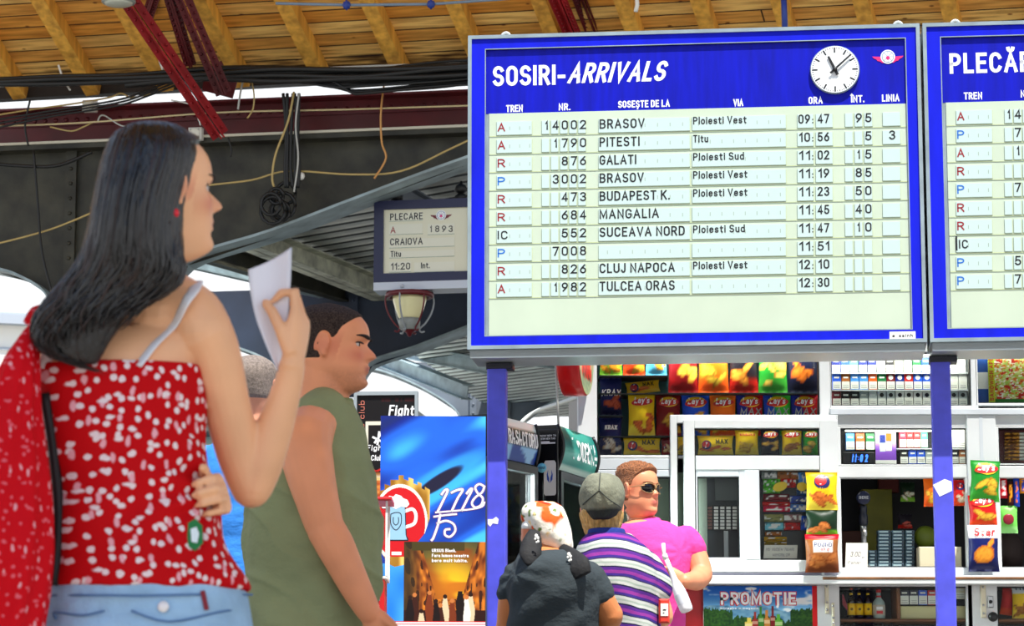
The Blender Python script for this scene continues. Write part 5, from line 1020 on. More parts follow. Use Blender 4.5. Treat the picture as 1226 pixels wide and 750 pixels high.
g = G(K.m); a, b = K(980, 900, -.3), K(1412, 700, -.3); g.box((a.x, .3, a.z), (b.x, .31, b.z)); g.build('cupboard_back', M_dkgl, kiosk)
a, b = K(1009, 732, -.03), K(1015, 712, -.03); g = G(K.m); g.prism([(a.x, a.z + .03), (b.x, a.z), (b.x - .005, a.z + .03), (a.x + .004, b.z), (a.x, b.z)], .03, .034); tag(g.build('leaflet', mat('leaflet_red', (150, 30, 50), .5)), 'red leaflet leaning at the left end of the bottle shelf', 'leaflet')
for i, c in enumerate(('grey', 'silver', 'blue', 'red')): pack(1078 + i*11, 707, 1088 + i*11, 724.5, (40, 40, 60) if i < 2 else c, '%s pack, %s in the row above the cream strip under the counter' % (('dark', 'dark striped', 'blue', 'red')[i], ORD[i]), d=-.04, group='packs under the counter', ysp=.62)
pack(1144, 703, 1155.5, 717.5, 'cream', 'cream pack right of the post under the counter', d=-.04, group='packs under the counter')
kbox(1078, 726, 1157, 741.5, -.05, .1, mat('cream_strip', (222, 216, 160), .5), 'carton', 'long cream carton on the shelf under the counter behind the post', 'carton')
for i in range(6): bottle(1013 + i*11, 746, 790, 8.5, mat('blue_black_glass', (20, 30, 46), .1), mat('label_slate', (60, 90, 120), .5), M_gap, 'dark bottle on the bottom shelf, %s from the left' % ORD[i], par_g='dark bottles on the bottom shelf')
bag((1212, 699, 1240, 741), 'golden snack bag with dark lettering on the lower right shelf', 'yellow', (170, 110, 40), None, d=-.05, T=.03, top=(.72, (226, 232, 236)), texts=[('Ho', .15, .6, .8, .2, M_lnavy)])
bag((1199, 704, 1213, 737), 'red packet leaning on the golden bag, lower right shelf', 'red', None, None, d=-.09, T=.02, tilt=R(8))

# strip lamps added inside the display windows to brighten the goods
def added_tube_lamp(x0, x1, y, d, power, label, depth=.1):
    a, b = K(x0, y, d), K(x1, y, d); c = (a + b) / 2; t = thing('added_strip_lamp', label, 'lamp', K.m @ c)
    g = G(K.m); g.tube([a, b], .011, 10); g.build('tube', mat('added_lamp_tube', (255, 252, 240), .4, emit=3.0), t); g = G(K.m); g.box((a.x - .02, a.y - .02, a.z + .012), (b.x + .02, a.y + .02, a.z + .03)); g.build('added_lamp_body', M_white, t)
    L = bpy.data.lights.new('added_strip_light', 'AREA'); L.shape = 'RECTANGLE'; L.size = b.x - a.x; L.size_y = .03; L.energy = power; L.color = (1.0, .97, .9); o = bpy.data.objects.new('added_strip_light', L); COL.objects.link(o)
    o.parent = t; o.location = (0, 0, -.014); o.rotation_euler = (R(38), 0, 0)
added_tube_lamp(722, 976, 407, -.05, 8, 'added strip lamp along the top of the snack window')
added_tube_lamp(1000, 1158, 423, -.04, 1.3, 'added strip lamp along the top of the cigarette window')
added_tube_lamp(1174, 1400, 412, -.03, 5, 'added strip lamp along the top of the poster window')
added_tube_lamp(1012, 1154, 514.5, -.04, .7, 'added strip lamp along the top of the lower cigarette window')
# ================================================================ DRINKS FRIDGES, SIGNS, SWEET MACHINE
M_fblk = mat('fridge_black', (16, 17, 20), .35); M_fwht = mat('fridge_inside', (226, 240, 232), .5); M_fgrey = mat('fridge_grey', (120, 128, 134), .4)
def fridge(px, Yn, yaw, w, y_top, y_hb, head_cols, letters, label, bulge, side_m):
    """px: pixel of the near front corner at distance Yn; the front runs away from it"""
    c = P(px, 600, Yn); c.z = 0; o = thing('drinks_fridge', label, 'fridge', c, yaw); M_ = MW[o.name]
    zt = P(px, y_top, Yn).z; zh = P(px, y_hb, Yn).z; dpt = .46
    g = G(M_); g.box((0, .02, .08), (w, dpt, .5)); g.box((0, .02, .5), (.04, dpt, zh)); g.box((w - .04, .02, .5), (w, dpt, zh)); g.box((0, dpt - .03, .5), (w, dpt, zh)); g.box((0, .02, zh - .05), (w, dpt, zh)); g.build('cabinet', side_m, o)
    g = G(M_); g.box((.04, dpt - .05, .5), (w - .04, dpt - .03, zh - .05)); g.box((.04, .03, .5), (.046, dpt - .03, zh - .05)); g.box((w - .046, .03, .5), (w - .04, dpt - .03, zh - .05)); g.build('back_panel', M_fwht, o)
    for k in range(4):
        z = .55 + k * (zh - .6) / 4; g = G(M_); g.box((.04, .06, z), (w - .04, dpt - .05, z + .012)); s = g.build('wire_shelf', mat('shelf_wire', (190, 200, 200), .3, metal=.5), o)
    g = G(M_); e = .035; g.ring(.0, .5, w, zh - .01, e, .5 + e, w - e, zh - .01 - e, -.02, .018); d_ = g.build('door', mat('door_dark', (34, 36, 42), .35), o); g = G(M_); g.box((e, -.004, .5 + e), (w - e, .002, zh - e)); g.build('door_glass', GL, d_); g = G(M_); g.tube([(.06, -.02, 1.0), (.06, -.05, 1.03), (.06, -.05, 1.35), (.06, -.02, 1.38)], .01, 8); g.build('handle', M_steel, d_)
    L = bpy.data.lights.new('fridge_light', 'AREA'); L.size = .1; L.size_y = .3; L.shape = 'RECTANGLE'; L.energy = 40; L.color = (.9, 1, .98); lo = bpy.data.objects.new('fridge_light', L); COL.objects.link(lo); lo.parent = o; lo.location = (w*.35, .16, zh - .08); lo.rotation_euler = (0, R(-42), 0)
    # lit header, bowed
    g = G(M_); N = 12; hh = zt - zh; prof = [(-bulge * math.sin(math.pi * k / N), zh + hh * k / N) for k in range(N + 1)]
    vs = []; cs = []
    for i in range(25):
        for y, z in prof: vs.append((w * i / 24, y, z)); cs.append(lin(head_cols(i / 24, (z - zh) / hh)))
    fs = [(i*(N+1)+k, (i+1)*(N+1)+k, (i+1)*(N+1)+k+1, i*(N+1)+k+1) for i in range(24) for k in range(N)]; g.add(vs, fs, col=cs, smooth=True)
    g.box((0, 0, zh), (w, .35, zt), col=lin((18, 40, 44)))
    hd_ = g.build('lit_header', paint_mat('header_film', .3), o)
    for x in (-.006, w + .006):
        g = G(M_)
        g.add([(x, y, z) for y, z in [(p - .012 * (p < -.001), q) for p, q in prof]] + [(x, .35, zt), (x, .35, zh)], [tuple(range(N + 3))], 0); pts = [Vector((x, y - .004, z)) for y, z in prof]; g.tube(pts, .008, 6); g.build('header_rim', M_fblk, hd_)
    zf = lambda x, z: bulge * math.sin(math.pi * min(1, max(0, (z - zh) / hh))) + .003
    for (t, f0, f1, v, cap, m, nm) in letters: g = G(M_); g.text(t, w*f0, w*f1, zh + hh*v, cap*hh, 0, zf=zf, bold=.015); g.build(nm, m, hd_)
    return o, M_, zh, zt
def teal(u, v): return mixc((16, 110, 106), (90, 190, 170), sstep(.2, .9, vnoise(u*3 + v*2, v*3 - u, 4) * .8 + .2*u)) if v > .12 else (200, 226, 214)
def bluehd(u, v): return mixc((14, 60, 150), (140, 190, 230), sstep(.45, .5, vnoise(u*6, v*4, 2)) if v < .35 else 0) if v < .36 else ((226, 236, 236) if v > .82 and u > .3 else (30, 34, 44))
f2, Mf2, zh2, zt2 = fridge(667, 12.88, R(70), .5, 509, 562, teal, [('I', .30, .33, .3, .5, M_wht, 'header_lettering'), ('DORNA', .42, .98, .3, .46, M_wht, 'header_lettering')], 'dark drinks fridge with a bowed teal header beside the kiosk', .03, M_fblk)
f1, Mf1, zh1, zt1 = fridge(588, 12.36, R(63), .42, 496, 546, bluehd, [('RASACTORU', .3, .99, .38, .36, M_wht, 'header_lettering')], 'drinks fridge with a blue and black header right of the left post', .02, M_fgrey)
# black advertising panel on the teal fridge's side: a can, a round flash
aw = Wall(P(667, 600, 12.85), R(-20)); t = thing('advert_panel', 'black advertising panel with a white can on the side of the teal-headed fridge', 'sign', aw.m @ Vector((-.1, .01, -aw.o.z + .6)), R(-20))
a, b = aw(640, 705), aw(669, 514); g = G(aw.m); g.cbox((a.x, -.012, -aw.o.z + .6), (b.x, .0, b.z), .003); g.build('panel', mat('advert_black', (10, 10, 14), .3), t)
sA = 12.92 / FPX * 1.0
q = aw(659.5, 572); g = G(aw.m); g.prism([(q.x - 7.4*sA, q.z - 20*sA), (q.x - 5.5*sA, q.z - 22*sA), (q.x + 6*sA, q.z - 22*sA), (q.x + 7.6*sA, q.z - 20*sA), (q.x + 7.6*sA, q.z + 17*sA), (q.x + 5.8*sA, q.z + 20*sA), (q.x - 5.6*sA, q.z + 20*sA), (q.x - 7.4*sA, q.z + 17*sA)], -.0145, -.012); g.build('can_print', mat('can_white', (236, 238, 234), .4), t)
g = G(aw.m)
for sg in (-1, 1):
    g.plate([(q.x + sg*x*sA, q.z + z*sA) for x, z in ((.6, -7), (3.4, -3), (3.8, 3), (2, 9), (2.2, 3), (.8, -1))], -.0152)
g.build('flame_print', mat('flame_blue', (40, 90, 190), .4), t)
q = aw(650, 561); g = G(aw.m); g.lathe([(5.8*sA, -.012), (5.8*sA, -.016), (.001, -.0165)], (q.x, 0, q.z), 24, axis='Y'); fl_ = g.build('round_flash', mat('flash_cyan', (120, 206, 232), .4), t); g = G(aw.m); g.text('NOU!', q.x - 4*sA, q.x + 4*sA, q.z - 1.4*sA, 3*sA, -.0172, bold=.03); g.build('flash_lettering', mat('flash_ink', (20, 60, 120), .4), fl_)
g = G(aw.m)
for k, (x0, x1, y) in enumerate(((646, 667, 524), (646, 666, 527.5), (647, 659, 531), (647, 666, 532.5))): u, v = aw(x0, y), aw(x1, y); g.box((u.x, -.0132, u.z), (v.x, -.012, u.z + 1.6*sA)) if k > 1 else g.text('FRESH NEW TASTE'[:12 + k], u.x, v.x, u.z, 2.3*sA, -.0132, bold=.03)
g.build('small_lettering', M_wht, t)
# drinks inside the blue fridge
for k in range(6):
    w_ = .07 + .085 * k
    for lv, col in ((0, (60, 150, 210)), (1, (226, 120, 40)), (2, (200, 220, 226))):
        z0 = .562 + (lv + 1) * (zh1 - .6) / 4; g = G(Mf1 @ Matrix.Translation((w_ * .72, .14, z0))); g.lathe([(.026, 0), (.03, .01), (.03, .12), (.022, .15), (.012, .18), (.012, .2), (.014, .2), (.014, .215), (.001, .216)], (0, 0, 0), 14)
        tag(g.build('drink_bottle', mat('drink_%d' % lv, col, .2)), '%s drink bottle, %s from the door edge in the blue-headed fridge' % (('blue', 'orange', 'pale')[lv], ORD[k]), 'bottle', 'bottles in the blue-headed fridge')
# red round lightbox sign
M_sr = mat('sign_red', (222, 16, 18), .35, coat=.3); c = P(696, 424, 13.1); ax = R(78); MS = Matrix.Translation(c) @ Matrix.Rotation(ax, 4, 'Z'); rr = 51 * 13.15 / FPX
t = thing('round_sign', 'red round box sign hanging at the corner of the kiosk', 'sign', c - Vector((0, 0, rr)), ax)
g = G(MS); g.lathe([(rr * .98, 0), (rr, .006), (rr, .10), (rr * .97, .105)], (0, -.02, 0), 48, axis='Y'); g.build('drum', M_sr, t)
MF = MS @ Matrix.Translation((0, -.024, 0)); g = G(MF)
def face_c(x, z):
    r = math.hypot(x, z); n = vnoise(x*9/rr, z*2/rr, 3)
    if r > .93: return (190, 200, 150)
    if abs(x) < .45 + .3*n and z > -.62: return (206, 30, 22) if n > .34 else (36, 60, 40)
    return mixc((190, 206, 160), (120, 150, 120), n)
vs, cs, fs = [(0, 0, 0)], [lin(face_c(0, 0))], []
for i in range(1, 15):
    for k in range(40): a_ = 2*math.pi*k/40; x, z = i/14*math.cos(a_), i/14*math.sin(a_); vs.append((x*rr*.97, 0, z*rr*.97)); cs.append(lin(face_c(x, z)))
for k in range(40): fs.append((0, 1 + k, 1 + (k+1) % 40))
for i in range(13):
    for k in range(40): fs.append((1+i*40+k, 1+(i+1)*40+k, 1+(i+1)*40+(k+1) % 40, 1+i*40+(k+1) % 40))
g.add(vs, fs, col=cs); g.build('printed_face', PAINT, t)
a, b = K(700, 470, .1), K(706.5, 400, .1); g = G(K.m); g.cbox((a.x, -.1, K(700, 456).z), (b.x, .0, b.z), .003); g.build('bracket', M_fblk, t)
g = G(); g.tube([P(664, 400, 13.0), P(665, 430, 13.0), P(667, 470, 13.0), P(669, 518, 13.0)], .006, 6); tag(g.build('cable', M_grey_c), 'thin white cable hanging left of the red round sign', 'cable')
g = G(); g.tube(smooth_path([P(612, 530, 13.9), P(624, 507, 13.9), P(642, 493, 13.9), P(668, 484, 13.7), P(694, 475, 13.55)], 5), .011, 8); tag(g.build('hose', mat('pale_hose', (214, 220, 214), .4)), 'pale hose arching from the fridges up to the kiosk corner', 'hose')
# ---------------------------------------------------------------- beer board, left of the post
AY = 11.4; A = Wall(P(518, 620, AY), R(3)); sB = AY / FPX
def in_poly(x, y, p):
    c = False; j = len(p) - 1
    for i in range(len(p)):
        if (p[i][1] > y) != (p[j][1] > y) and x < (p[j][0]-p[i][0])*(y-p[i][1])/(p[j][1]-p[i][1]) + p[i][0]: c = not c
        j = i
    return c
def swirl(x, y):
    t = (x - 454) * .62 + (y - 499) * 1.0; s = (x - 454) * 1.0 - (y - 499) * .62
    n = vnoise(t*.022 + 3, s*.006, 5)*.6 + vnoise(t*.05, s*.012, 9)*.4
    c = mixc((10, 34, 130), (30, 100, 220), sstep(.3, .55, n)); c = mixc(c, (70, 190, 246), sstep(.56, .74, n)); c = mixc(c, (36, 44, 60), sstep(.34, .22, n))
    e = ((x - 525)*.85 + (578 - y)*.55)/34; f = ((x - 525)*-.55 + (578-y)*.85)/8      # dark plume, bright around it
    r = e*e + f*f; c = mixc(c, (60, 180, 246), .7*sstep(6, 2, r)) ; c = mixc(c, (24, 24, 52), sstep(1.3, .6, r)); return c
cren = [(454, 640), (454, 589), (459, 588), (459, 581), (466, 583), (466, 576), (476, 576), (476, 570.5), (482, 570.5), (482, 575), (488, 577), (488, 573), (494, 575), (494, 580), (499, 582), (499, 578), (504, 580), (504, 586), (508, 588), (508, 584), (514, 588), (514, 622), (508, 640), (498, 652), (490, 676), (472, 680), (464, 676), (454, 660)]
def beer(x, y):
    if y > 744: return (220, 30, 34) if int(y) % 3 == 0 else (236, 236, 240)
    c = swirl(x, y)
    if y > 650 and x > 483 and y < 745:
        # evening street photograph
        X = (x - 483) / 98; Y = (y - 651) / 93; vx, vy = .56, .66
        dx, dy = X - vx, Y - vy
        if Y < .1 and .1 < X < .75: return (70, 60, 24)
        sky = abs(dx) < .17 + max(0, -dy) * .28
        if dy < .06 and sky: c = mixc((70, 66, 40), (250, 190, 30), sstep(.7, .0, math.hypot(dx - .05, (dy + .12)) )); c = mixc(c, (150, 40, 10), .5*sstep(.4, .75, vnoise(X*4, Y*9, 3)))
        elif dy < .2: k = dy / (abs(dx) + .02); s = int(k * 7) ; c = mixc((90, 34, 8), (236, 140, 40), vnoise(k*5, abs(dx)*26, 4 if dx < 0 else 7)); c = (60, 26, 8) if vnoise(k*3.0, 4/(abs(dx)+.06), 2) > .66 else c; c = mixc(c, (48, 40, 20), sstep(-.3, -.52, dx) * .8)
        else: c = mixc((90, 30, 10), (40, 14, 8), Y)
        if Y > .62:
            for i in range(11):
                fx = .08 + i*.075 + .02*math.sin(i*5); h = .70 + .06*math.sin(i*3.7) + (.12 if i in (2, 5) else 0) - (.06 if i in (8, 9) else 0)
                if math.hypot(X - fx, (Y - h)*.9) < .026: return (200, 120, 60) if i % 2 else (40, 18, 10)
                if abs(X - fx) < .022 + .03*min(1, max(0, Y - h - .02)*6)*(1 - .5*sstep(.2, .4, Y - h)) and Y > h + .02: return ((24, 12, 10), (120, 50, 20), (226, 200, 160), (60, 24, 12))[(i * 7) % 4] if i != 9 else (240, 234, 220)
        return c
    if in_poly(x, y, cren):
        cx, cy = 478, 628; r = math.hypot((x - cx)/33, (y - cy)/46)
        if y > 668 or r > 1.02: return mixc((150, 100, 20), (246, 206, 110), sstep(.2, .8, vnoise(x*.12, y*.03, 3)))
        if r > .93: return (246, 240, 220)
        if abs(y - 664) < 2 and 468 < x < 480: return (246, 240, 230)
        return (206, 20, 30)
    if x < 483 and y > 676: return mixc((30, 120, 220), (90, 190, 244), vnoise(x*.06, y*.03, 8))
    return c
t = thing('beer_board', 'tall blue advertising board with a beer mug and street photograph, left of the post', 'sign', A.m @ Vector((0, .02, -A.o.z)), R(3)); a, b = A(454, 750), A(581.5, 499)
g = G(A.m); NX, NY = 256, 500
g.grid(NX, NY, lambda u, v: (a.x + (b.x-a.x)*u, -.0, a.z + (b.z-a.z)*v), lambda u, v: beer(454 + 127.5*u, 750 - 251*v), smooth=False); g.build('print', PAINT_M, t)
g = G(A.m); g.box((a.x, .0006, -A.o.z + .3), (b.x, .03, b.z)); g.build('board', mat('board_edge_grey', (160, 164, 170), .5), t)
g = G(A.m)
for x in (a.x + .06, b.x - .06): g.box((x - .015, .03, -A.o.z), (x + .015, .05, b.z - .1)); g.box((x - .015, -.1, -A.o.z), (x + .015, .2, -A.o.z + .02))
g.build('stand', M_fblk, t)
def stroke(px, w, y=-.001, m=None, nm='lettering', tap=True):
    pts = [A(*p) for p in px]; g = G(A.m); q = smooth_path([Vector((p.x, p.z, 0)) for p in pts], 6); vs, fs = _ribbon([(p.x, p.y) for p in q], w * sB / 2); g.add([(p.x, y, p.y) for p in vs], [f for f in fs]); return g.build(nm, m or M_wht, t)
LT = [([(529, 592), (533, 587), (536, 588), (530, 601), (524, 613)], 3.2), ([(541, 590), (548, 587), (554, 587), (548, 597), (541, 612)], 3.2), ([(559, 591), (563, 586), (565, 587), (559, 599), (553, 611)], 3.2), ([(580, 583), (574, 580), (569, 584), (572, 591), (578, 597), (576, 605), (569, 608), (565, 603), (569, 596), (577, 590), (580, 583)], 3.0),
      ([(522, 614), (545, 612), (565, 610), (577, 607), (580, 602)], 2.2), ([(520, 619), (535, 617), (546, 616)], 2.6), ([(527, 617), (524, 630), (519, 644), (517, 647)], 3.2), ([(524, 627), (534, 624), (543, 628), (545, 636), (539, 643), (533, 641), (533, 635), (538, 634)], 3.0)]
for px, w in LT: stroke(px, w*.82 + 1.5, -.0006, mat('lettering_rose', (120, 70, 140), .4), 'lettering_shadow')
for px, w in LT: stroke(px, w*.82, -.0012)
def mugp(poly, y, m, nm):
    pts = [A(*p) for p in poly]; g = G(A.m); g.plate([(p.x, p.z) for p in pts], y); return g.build(nm, m, t)
M_mb = mat('mug_blue', (150, 196, 226), .4); M_ml = mat('mug_line', (20, 24, 40), .5)
mugp([(463.5, 606), (485.5, 606), (487, 642), (489, 645), (489, 648), (462, 648), (462, 645), (464, 642)], -.0006, M_ml, 'mug_outline'); mugp([(464.8, 607), (484.5, 607), (485.6, 641), (487.5, 646.6), (463.4, 646.6), (465.6, 641)], -.0012, M_mb, 'mug_print')
stroke([(486, 612), (494, 610), (498, 617), (496, 627), (487, 631)], 4.0, -.0006, M_wht, 'mug_handle')
foam = [(455, 605), (456, 600), (460, 597), (463, 598), (466, 594), (471, 595), (474, 592), (480, 594), (483, 597), (488, 599), (490, 604), (487, 608), (480, 607), (474, 610), (468, 607), (462, 609), (458, 609)]
mugp(foam, -.0018, M_wht, 'foam_print')
stroke([(468, 616), (474, 614), (480, 616), (480, 628), (474, 635), (468, 628), (468, 616)], 1.0, -.0016, M_ml, 'crest_line'); stroke([(471, 620), (471, 626), (474, 629), (477, 626), (477, 620)], 1.0, -.0016, M_ml, 'crest_line')
stroke([(440, 597), (454, 597), (466, 598)], 3.4, -.0025, M_lred, 'red_stroke') if False else None
g = G(A.m)
for tx, x0, x1, y in (('URSUS Black.', 517, 546, 661.5), ('Fara lumea noastra', 517, 561, 667.5), ('bere mult iubita.', 517, 560, 673.5)): u, v = A(x0, y), A(x1, y); g.text(tx, u.x, v.x, u.z, 4.0*sB, -.0014, bold=.03)
g.build('small_lettering', M_wht, t)
# fight poster behind it
FY = 12.0; Fw = Wall(P(455, 540, FY), R(-4)); sF = FY / FPX
def fightc(x, y):
    if 441 < x < 500 and y > 576: return mixc((160, 60, 20), (230, 150, 70), vnoise(x*.3, y*.3))
    if 437 < x < 460 and 505 < y < 582:
        if x < 440 or y < 509: return (226, 222, 200)
        if y > 566: return mixc((140, 80, 30), (240, 230, 200), sstep(566, 574, y)) if y < 572 else (226, 190, 120)
        r = math.hypot((x - 450)/9, (y - 556)/9)
        if .8 < r < 1.05 and y > 553: return (190, 30, 24)
        return (16, 12, 14)
    if y < 482 and x > 455: return (50, 14, 16) if vnoise(x*.5, 2) > .45 and 477 < y < 481 else (14, 12, 14)
    return mixc((14, 11, 13), (90, 30, 14), sstep(560, 600, y))
ft = thing('framed_poster', 'black grey-framed poster with white brush lettering behind the blue beer board', 'sign', Fw.m @ Vector((0, .02, -Fw.o.z)), R(-4)); a, b = Fw(424, 620), Fw(499, 471)
g = G(Fw.m); g.grid(90, 170, lambda u, v: (a.x + (b.x-a.x)*u, 0, a.z + (b.z-a.z)*v), lambda u, v: fightc(424 + 75*u, 620 - 149*v), smooth=False); g.build('print', PAINT_M, ft)
g = G(Fw.m); g.ring(a.x - .005, a.z, b.x + .005, b.z + .008, a.x + .008, a.z + .01, b.x - .008, b.z - .008, -.008, .03); g.box((a.x, .004, a.z), (b.x, .028, b.z)); g.box((a.x + .05, .03, -Fw.o.z), (a.x + .09, .06, b.z - .05)); g.box((b.x - .09, .03, -Fw.o.z), (b.x - .05, .06, b.z - .05)); g.build('frame', mat('poster_frame', (150, 160, 164), .4), ft)
g = G(Fw.m); u, v = Fw(465, 498), Fw(497, 498); g.text('Fight', u.x, v.x, u.z, 13*sF, -.001, bold=.015, shear=.12); u, v = Fw(439, 540), Fw(462, 540); g.text('Fight', u.x, v.x, u.z, 7*sF, -.001, bold=.01, shear=.1); u, v = Fw(444, 552), Fw(458, 552); g.text('Club', u.x, v.x, u.z, 7*sF, -.001, bold=.01, shear=.1)
for px in (((447, 524), (455, 528)), ((449, 530), (456, 520)), ((452, 532), (454, 518))): p, q = Fw(*px[0]), Fw(*px[1]); vs, fs = _ribbon([(p.x, p.z), (q.x, q.z)], 1.3*sF); g.add([(w.x, -.0011, w.y) for w in vs], fs)
g.build('lettering', M_wht, ft)
a = Fw(436, 550); L_ = Fw(434, 480).z - a.z; Mj = Fw.m @ Matrix.Translation((a.x, 0, a.z)) @ Matrix.Rotation(R(-90), 4, 'Y'); g = G(); g.text('join the club', 0, L_, 0, 7*sF, -.001, M=Mj, bold=-.01); g.build('side_lettering', mat('lettering_rust', (214, 120, 100), .5), ft)
# perforated white upright left of it
a, b = Fw(413, 620), Fw(423, 474); g = G(Fw.m); g.box((a.x, .05, -Fw.o.z), (b.x, .08, b.z)); up = g.build('perforated_upright', M_pvc2); tag(up, 'white perforated steel upright left of the black poster', 'upright'); 
for k in range(40):
    for fx in (.28, .72): z = b.z - .04 - k * .045; x = a.x + (b.x - a.x)*fx; g = G(Fw.m); g.box((x - .006, .0492, z), (x + .006, .051, z + .018)); h_ = g.build('slot', M_gap, up)
# gumball machine, half hidden by the man in olive
GY = 10.6; Gw = Wall(P(457, 640, GY), R(0)); sG = GY / FPX; t = thing('sweet_machine', 'red and clear gumball machine partly hidden by the man in olive', 'vending machine', Gw.m @ Vector((0, .1, -Gw.o.z)))
x0, x1 = Gw(428, 640).x, Gw(464, 640).x; zz = lambda y: Gw(450, y).z
g = G(Gw.m); g.cbox((x0 - .02, -.02, zz(600)), (x1 + .015, .24, zz(595.5)), .006); g.build('lid', M_lred, t); g = G(Gw.m); g.cbox((x0 - .01, 0, zz(694)), (x1, .22, zz(690)), .004); g.build('tray', M_white, t)
g = G(Gw.m); g.cbox((x0, 0, zz(752)), (x1 - .01, .22, zz(694)), .006); g.box((x0 + .04, .04, -Gw.o.z), (x1 - .05, .18, zz(752))); g.build('base', M_lred, t)
g = G(Gw.m)
for x in (x0, x1 - .008):
    for y in (.0, .21): g.box((x, y, zz(690)), (x + .008, y + .008, zz(600)))
g.build('corner_rod', M_white, t); g = G(Gw.m); g.box((x0 + .008, .002, zz(690)), (x1 - .008, .006, zz(600))); g.build('front_glass', GL, t)
g = G(Gw.m); u, v = Gw(446, 720), Gw(455, 706); g.cbox((u.x, -.006, u.z), (v.x, 0, v.z), .003); g.lathe([(.012, -.006), (.012, -.02), (.004, -.022)], ((u.x+v.x)/2, 0, (u.z+v.z)/2), 14, axis='Y'); g.build('coin_slot', M_steel, t)
rb = random.Random(4); GC = [('yellow', (250, 214, 40)), ('red', (220, 30, 40)), ('green', (90, 190, 90)), ('white', (240, 240, 236)), ('sky blue', (110, 190, 226)), ('pink', (240, 150, 170))]; rad = .0155
gum_d = {}
for lv in range(5):
    n_ = 7 - (lv > 2) * (lv - 2)
    for i in range(n_):
        cn, cc = GC[rb.randrange(6)]; x = x0 + .03 + i * .0325 + (lv % 2) * .012
        if x > x1 - .02: continue
        loc = Gw.m @ Vector((x, .03 + rb.uniform(0, .005), zz(690) + rad + lv * .028))
        if cn not in gum_d:
            g = G(); g.lathe([(.0001, -rad)] + [(rad*math.cos(a_), rad*math.sin(a_)) for a_ in np.linspace(-1.4, 1.4, 9)] + [(.0001, rad)], (0, 0, 0), 14); o = g.build('gumball', mat('gum_' + cn.replace(' ', '_'), cc, .3)); gum_d[cn] = o
        else: o = gum_d[cn].copy(); COL.objects.link(o)
        o.location = loc; tag(o, '%s gumball behind the glass of the red gumball machine' % cn, 'gumball', '%s gumballs in the machine' % cn)
# blurred stalls far behind the waiting people
DW = Wall(P(330, 560, 30), R(-8)); g = G(DW.m); a, b = DW(150, 760), DW(470, 486); g.box((a.x, 0, -DW.o.z), (b.x, 2, b.z - .1), 0); g.box((a.x - .2, -.5, b.z - .1), (b.x + .2, 2.1, b.z), 1)
for k, y in enumerate((506, 522, 538, 552, 580, 610, 650)):
    z = DW(330, y).z; g.box((a.x, -.1, z), (b.x, .0, z + .05), 2 if k % 2 else 3)
bt = g.build('distant_stall', [mat('stall_teal', (160, 196, 200), .6), mat('stall_roof', (206, 214, 206), .6), mat('stall_dark', (60, 84, 96), .6), mat('stall_cream', (226, 226, 190), .6)]); tag(bt, 'pale teal stall with dark shelves far behind the woman', 'stall')
# ================================================================ PEOPLE
SKIN = paint_mat('skin', 0.45, spec=0.35, bump=0.06, bscale=180)
UP = Vector((0, 0, 1))
def hv(x, y): v = Vector((x, y, 0)); v.normalize(); return v
def sphere(g, c, r, n=10, sc=(1, 1, 1), M=None):
    c = Vector(c); vs, fs = [], []
    prof = [(math.sin(math.pi*i/n), -math.cos(math.pi*i/n)) for i in range(1, n)]; seg = 2*n
    for a, z in prof:
        for q in range(seg): t = 2*math.pi*q/seg; vs.append(c + Vector((a*math.cos(t)*sc[0], a*math.sin(t)*sc[1], z*sc[2]))*r)
    vs += [c - Vector((0, 0, r*sc[2])), c + Vector((0, 0, r*sc[2]))]; b, t_ = len(vs)-2, len(vs)-1; m = len(prof)
    for i in range(m-1):
        for q in range(seg): fs.append((i*seg+q, i*seg+(q+1) % seg, (i+1)*seg+(q+1) % seg, (i+1)*seg+q))
    for q in range(seg): fs.append((b, (q+1) % seg, q)); fs.append((t_, (m-1)*seg+q, (m-1)*seg+(q+1) % seg))
    return g.add(vs, fs, smooth=True, M=M)
def loft(g, rings, seg=40, sq=2.3, disp=None):
    """rings: (centre, side vector, front vector) with lengths as half sizes; closed"""
    vs, fs = [], []
    for j, (c, a, b) in enumerate(rings):
        for q in range(seg):
            t = 2*math.pi*q/seg; ct, st = math.cos(t), math.sin(t); k = lambda v: math.copysign(abs(v) ** (2/sq), v)
            p = Vector(c) + a*k(ct) + b*k(st)
            if disp: n = (a*ct + b*st).normalized(); p = p + n*disp(p, t, j/(len(rings)-1))
            vs.append(p)
    for j in range(len(rings)-1):
        for q in range(seg): fs.append((j*seg+q, j*seg+(q+1) % seg, (j+1)*seg+(q+1) % seg, (j+1)*seg+q))
    fs.append(tuple(range(seg-1, -1, -1))); fs.append(tuple(range((len(rings)-1)*seg, len(rings)*seg)))
    return g.add(vs, fs, smooth=True)
def dense(rings, k=4):
    """smooth the ring list by a spline"""
    out = []
    for i in range(len(rings)-1):
        p = [rings[max(i-1, 0)], rings[i], rings[i+1], rings[min(i+2, len(rings)-1)]]
        for j in range(k):
            t = j/k; f = lambda q: 0.5*((2*p[1][q]) + (p[2][q]-p[0][q])*t + (2*p[0][q]-5*p[1][q]+4*p[2][q]-p[3][q])*t*t + (3*p[1][q]-p[0][q]-3*p[2][q]+p[3][q])*t**3)
            out.append((f(0), f(1), f(2)))
    return out + [rings[-1]]
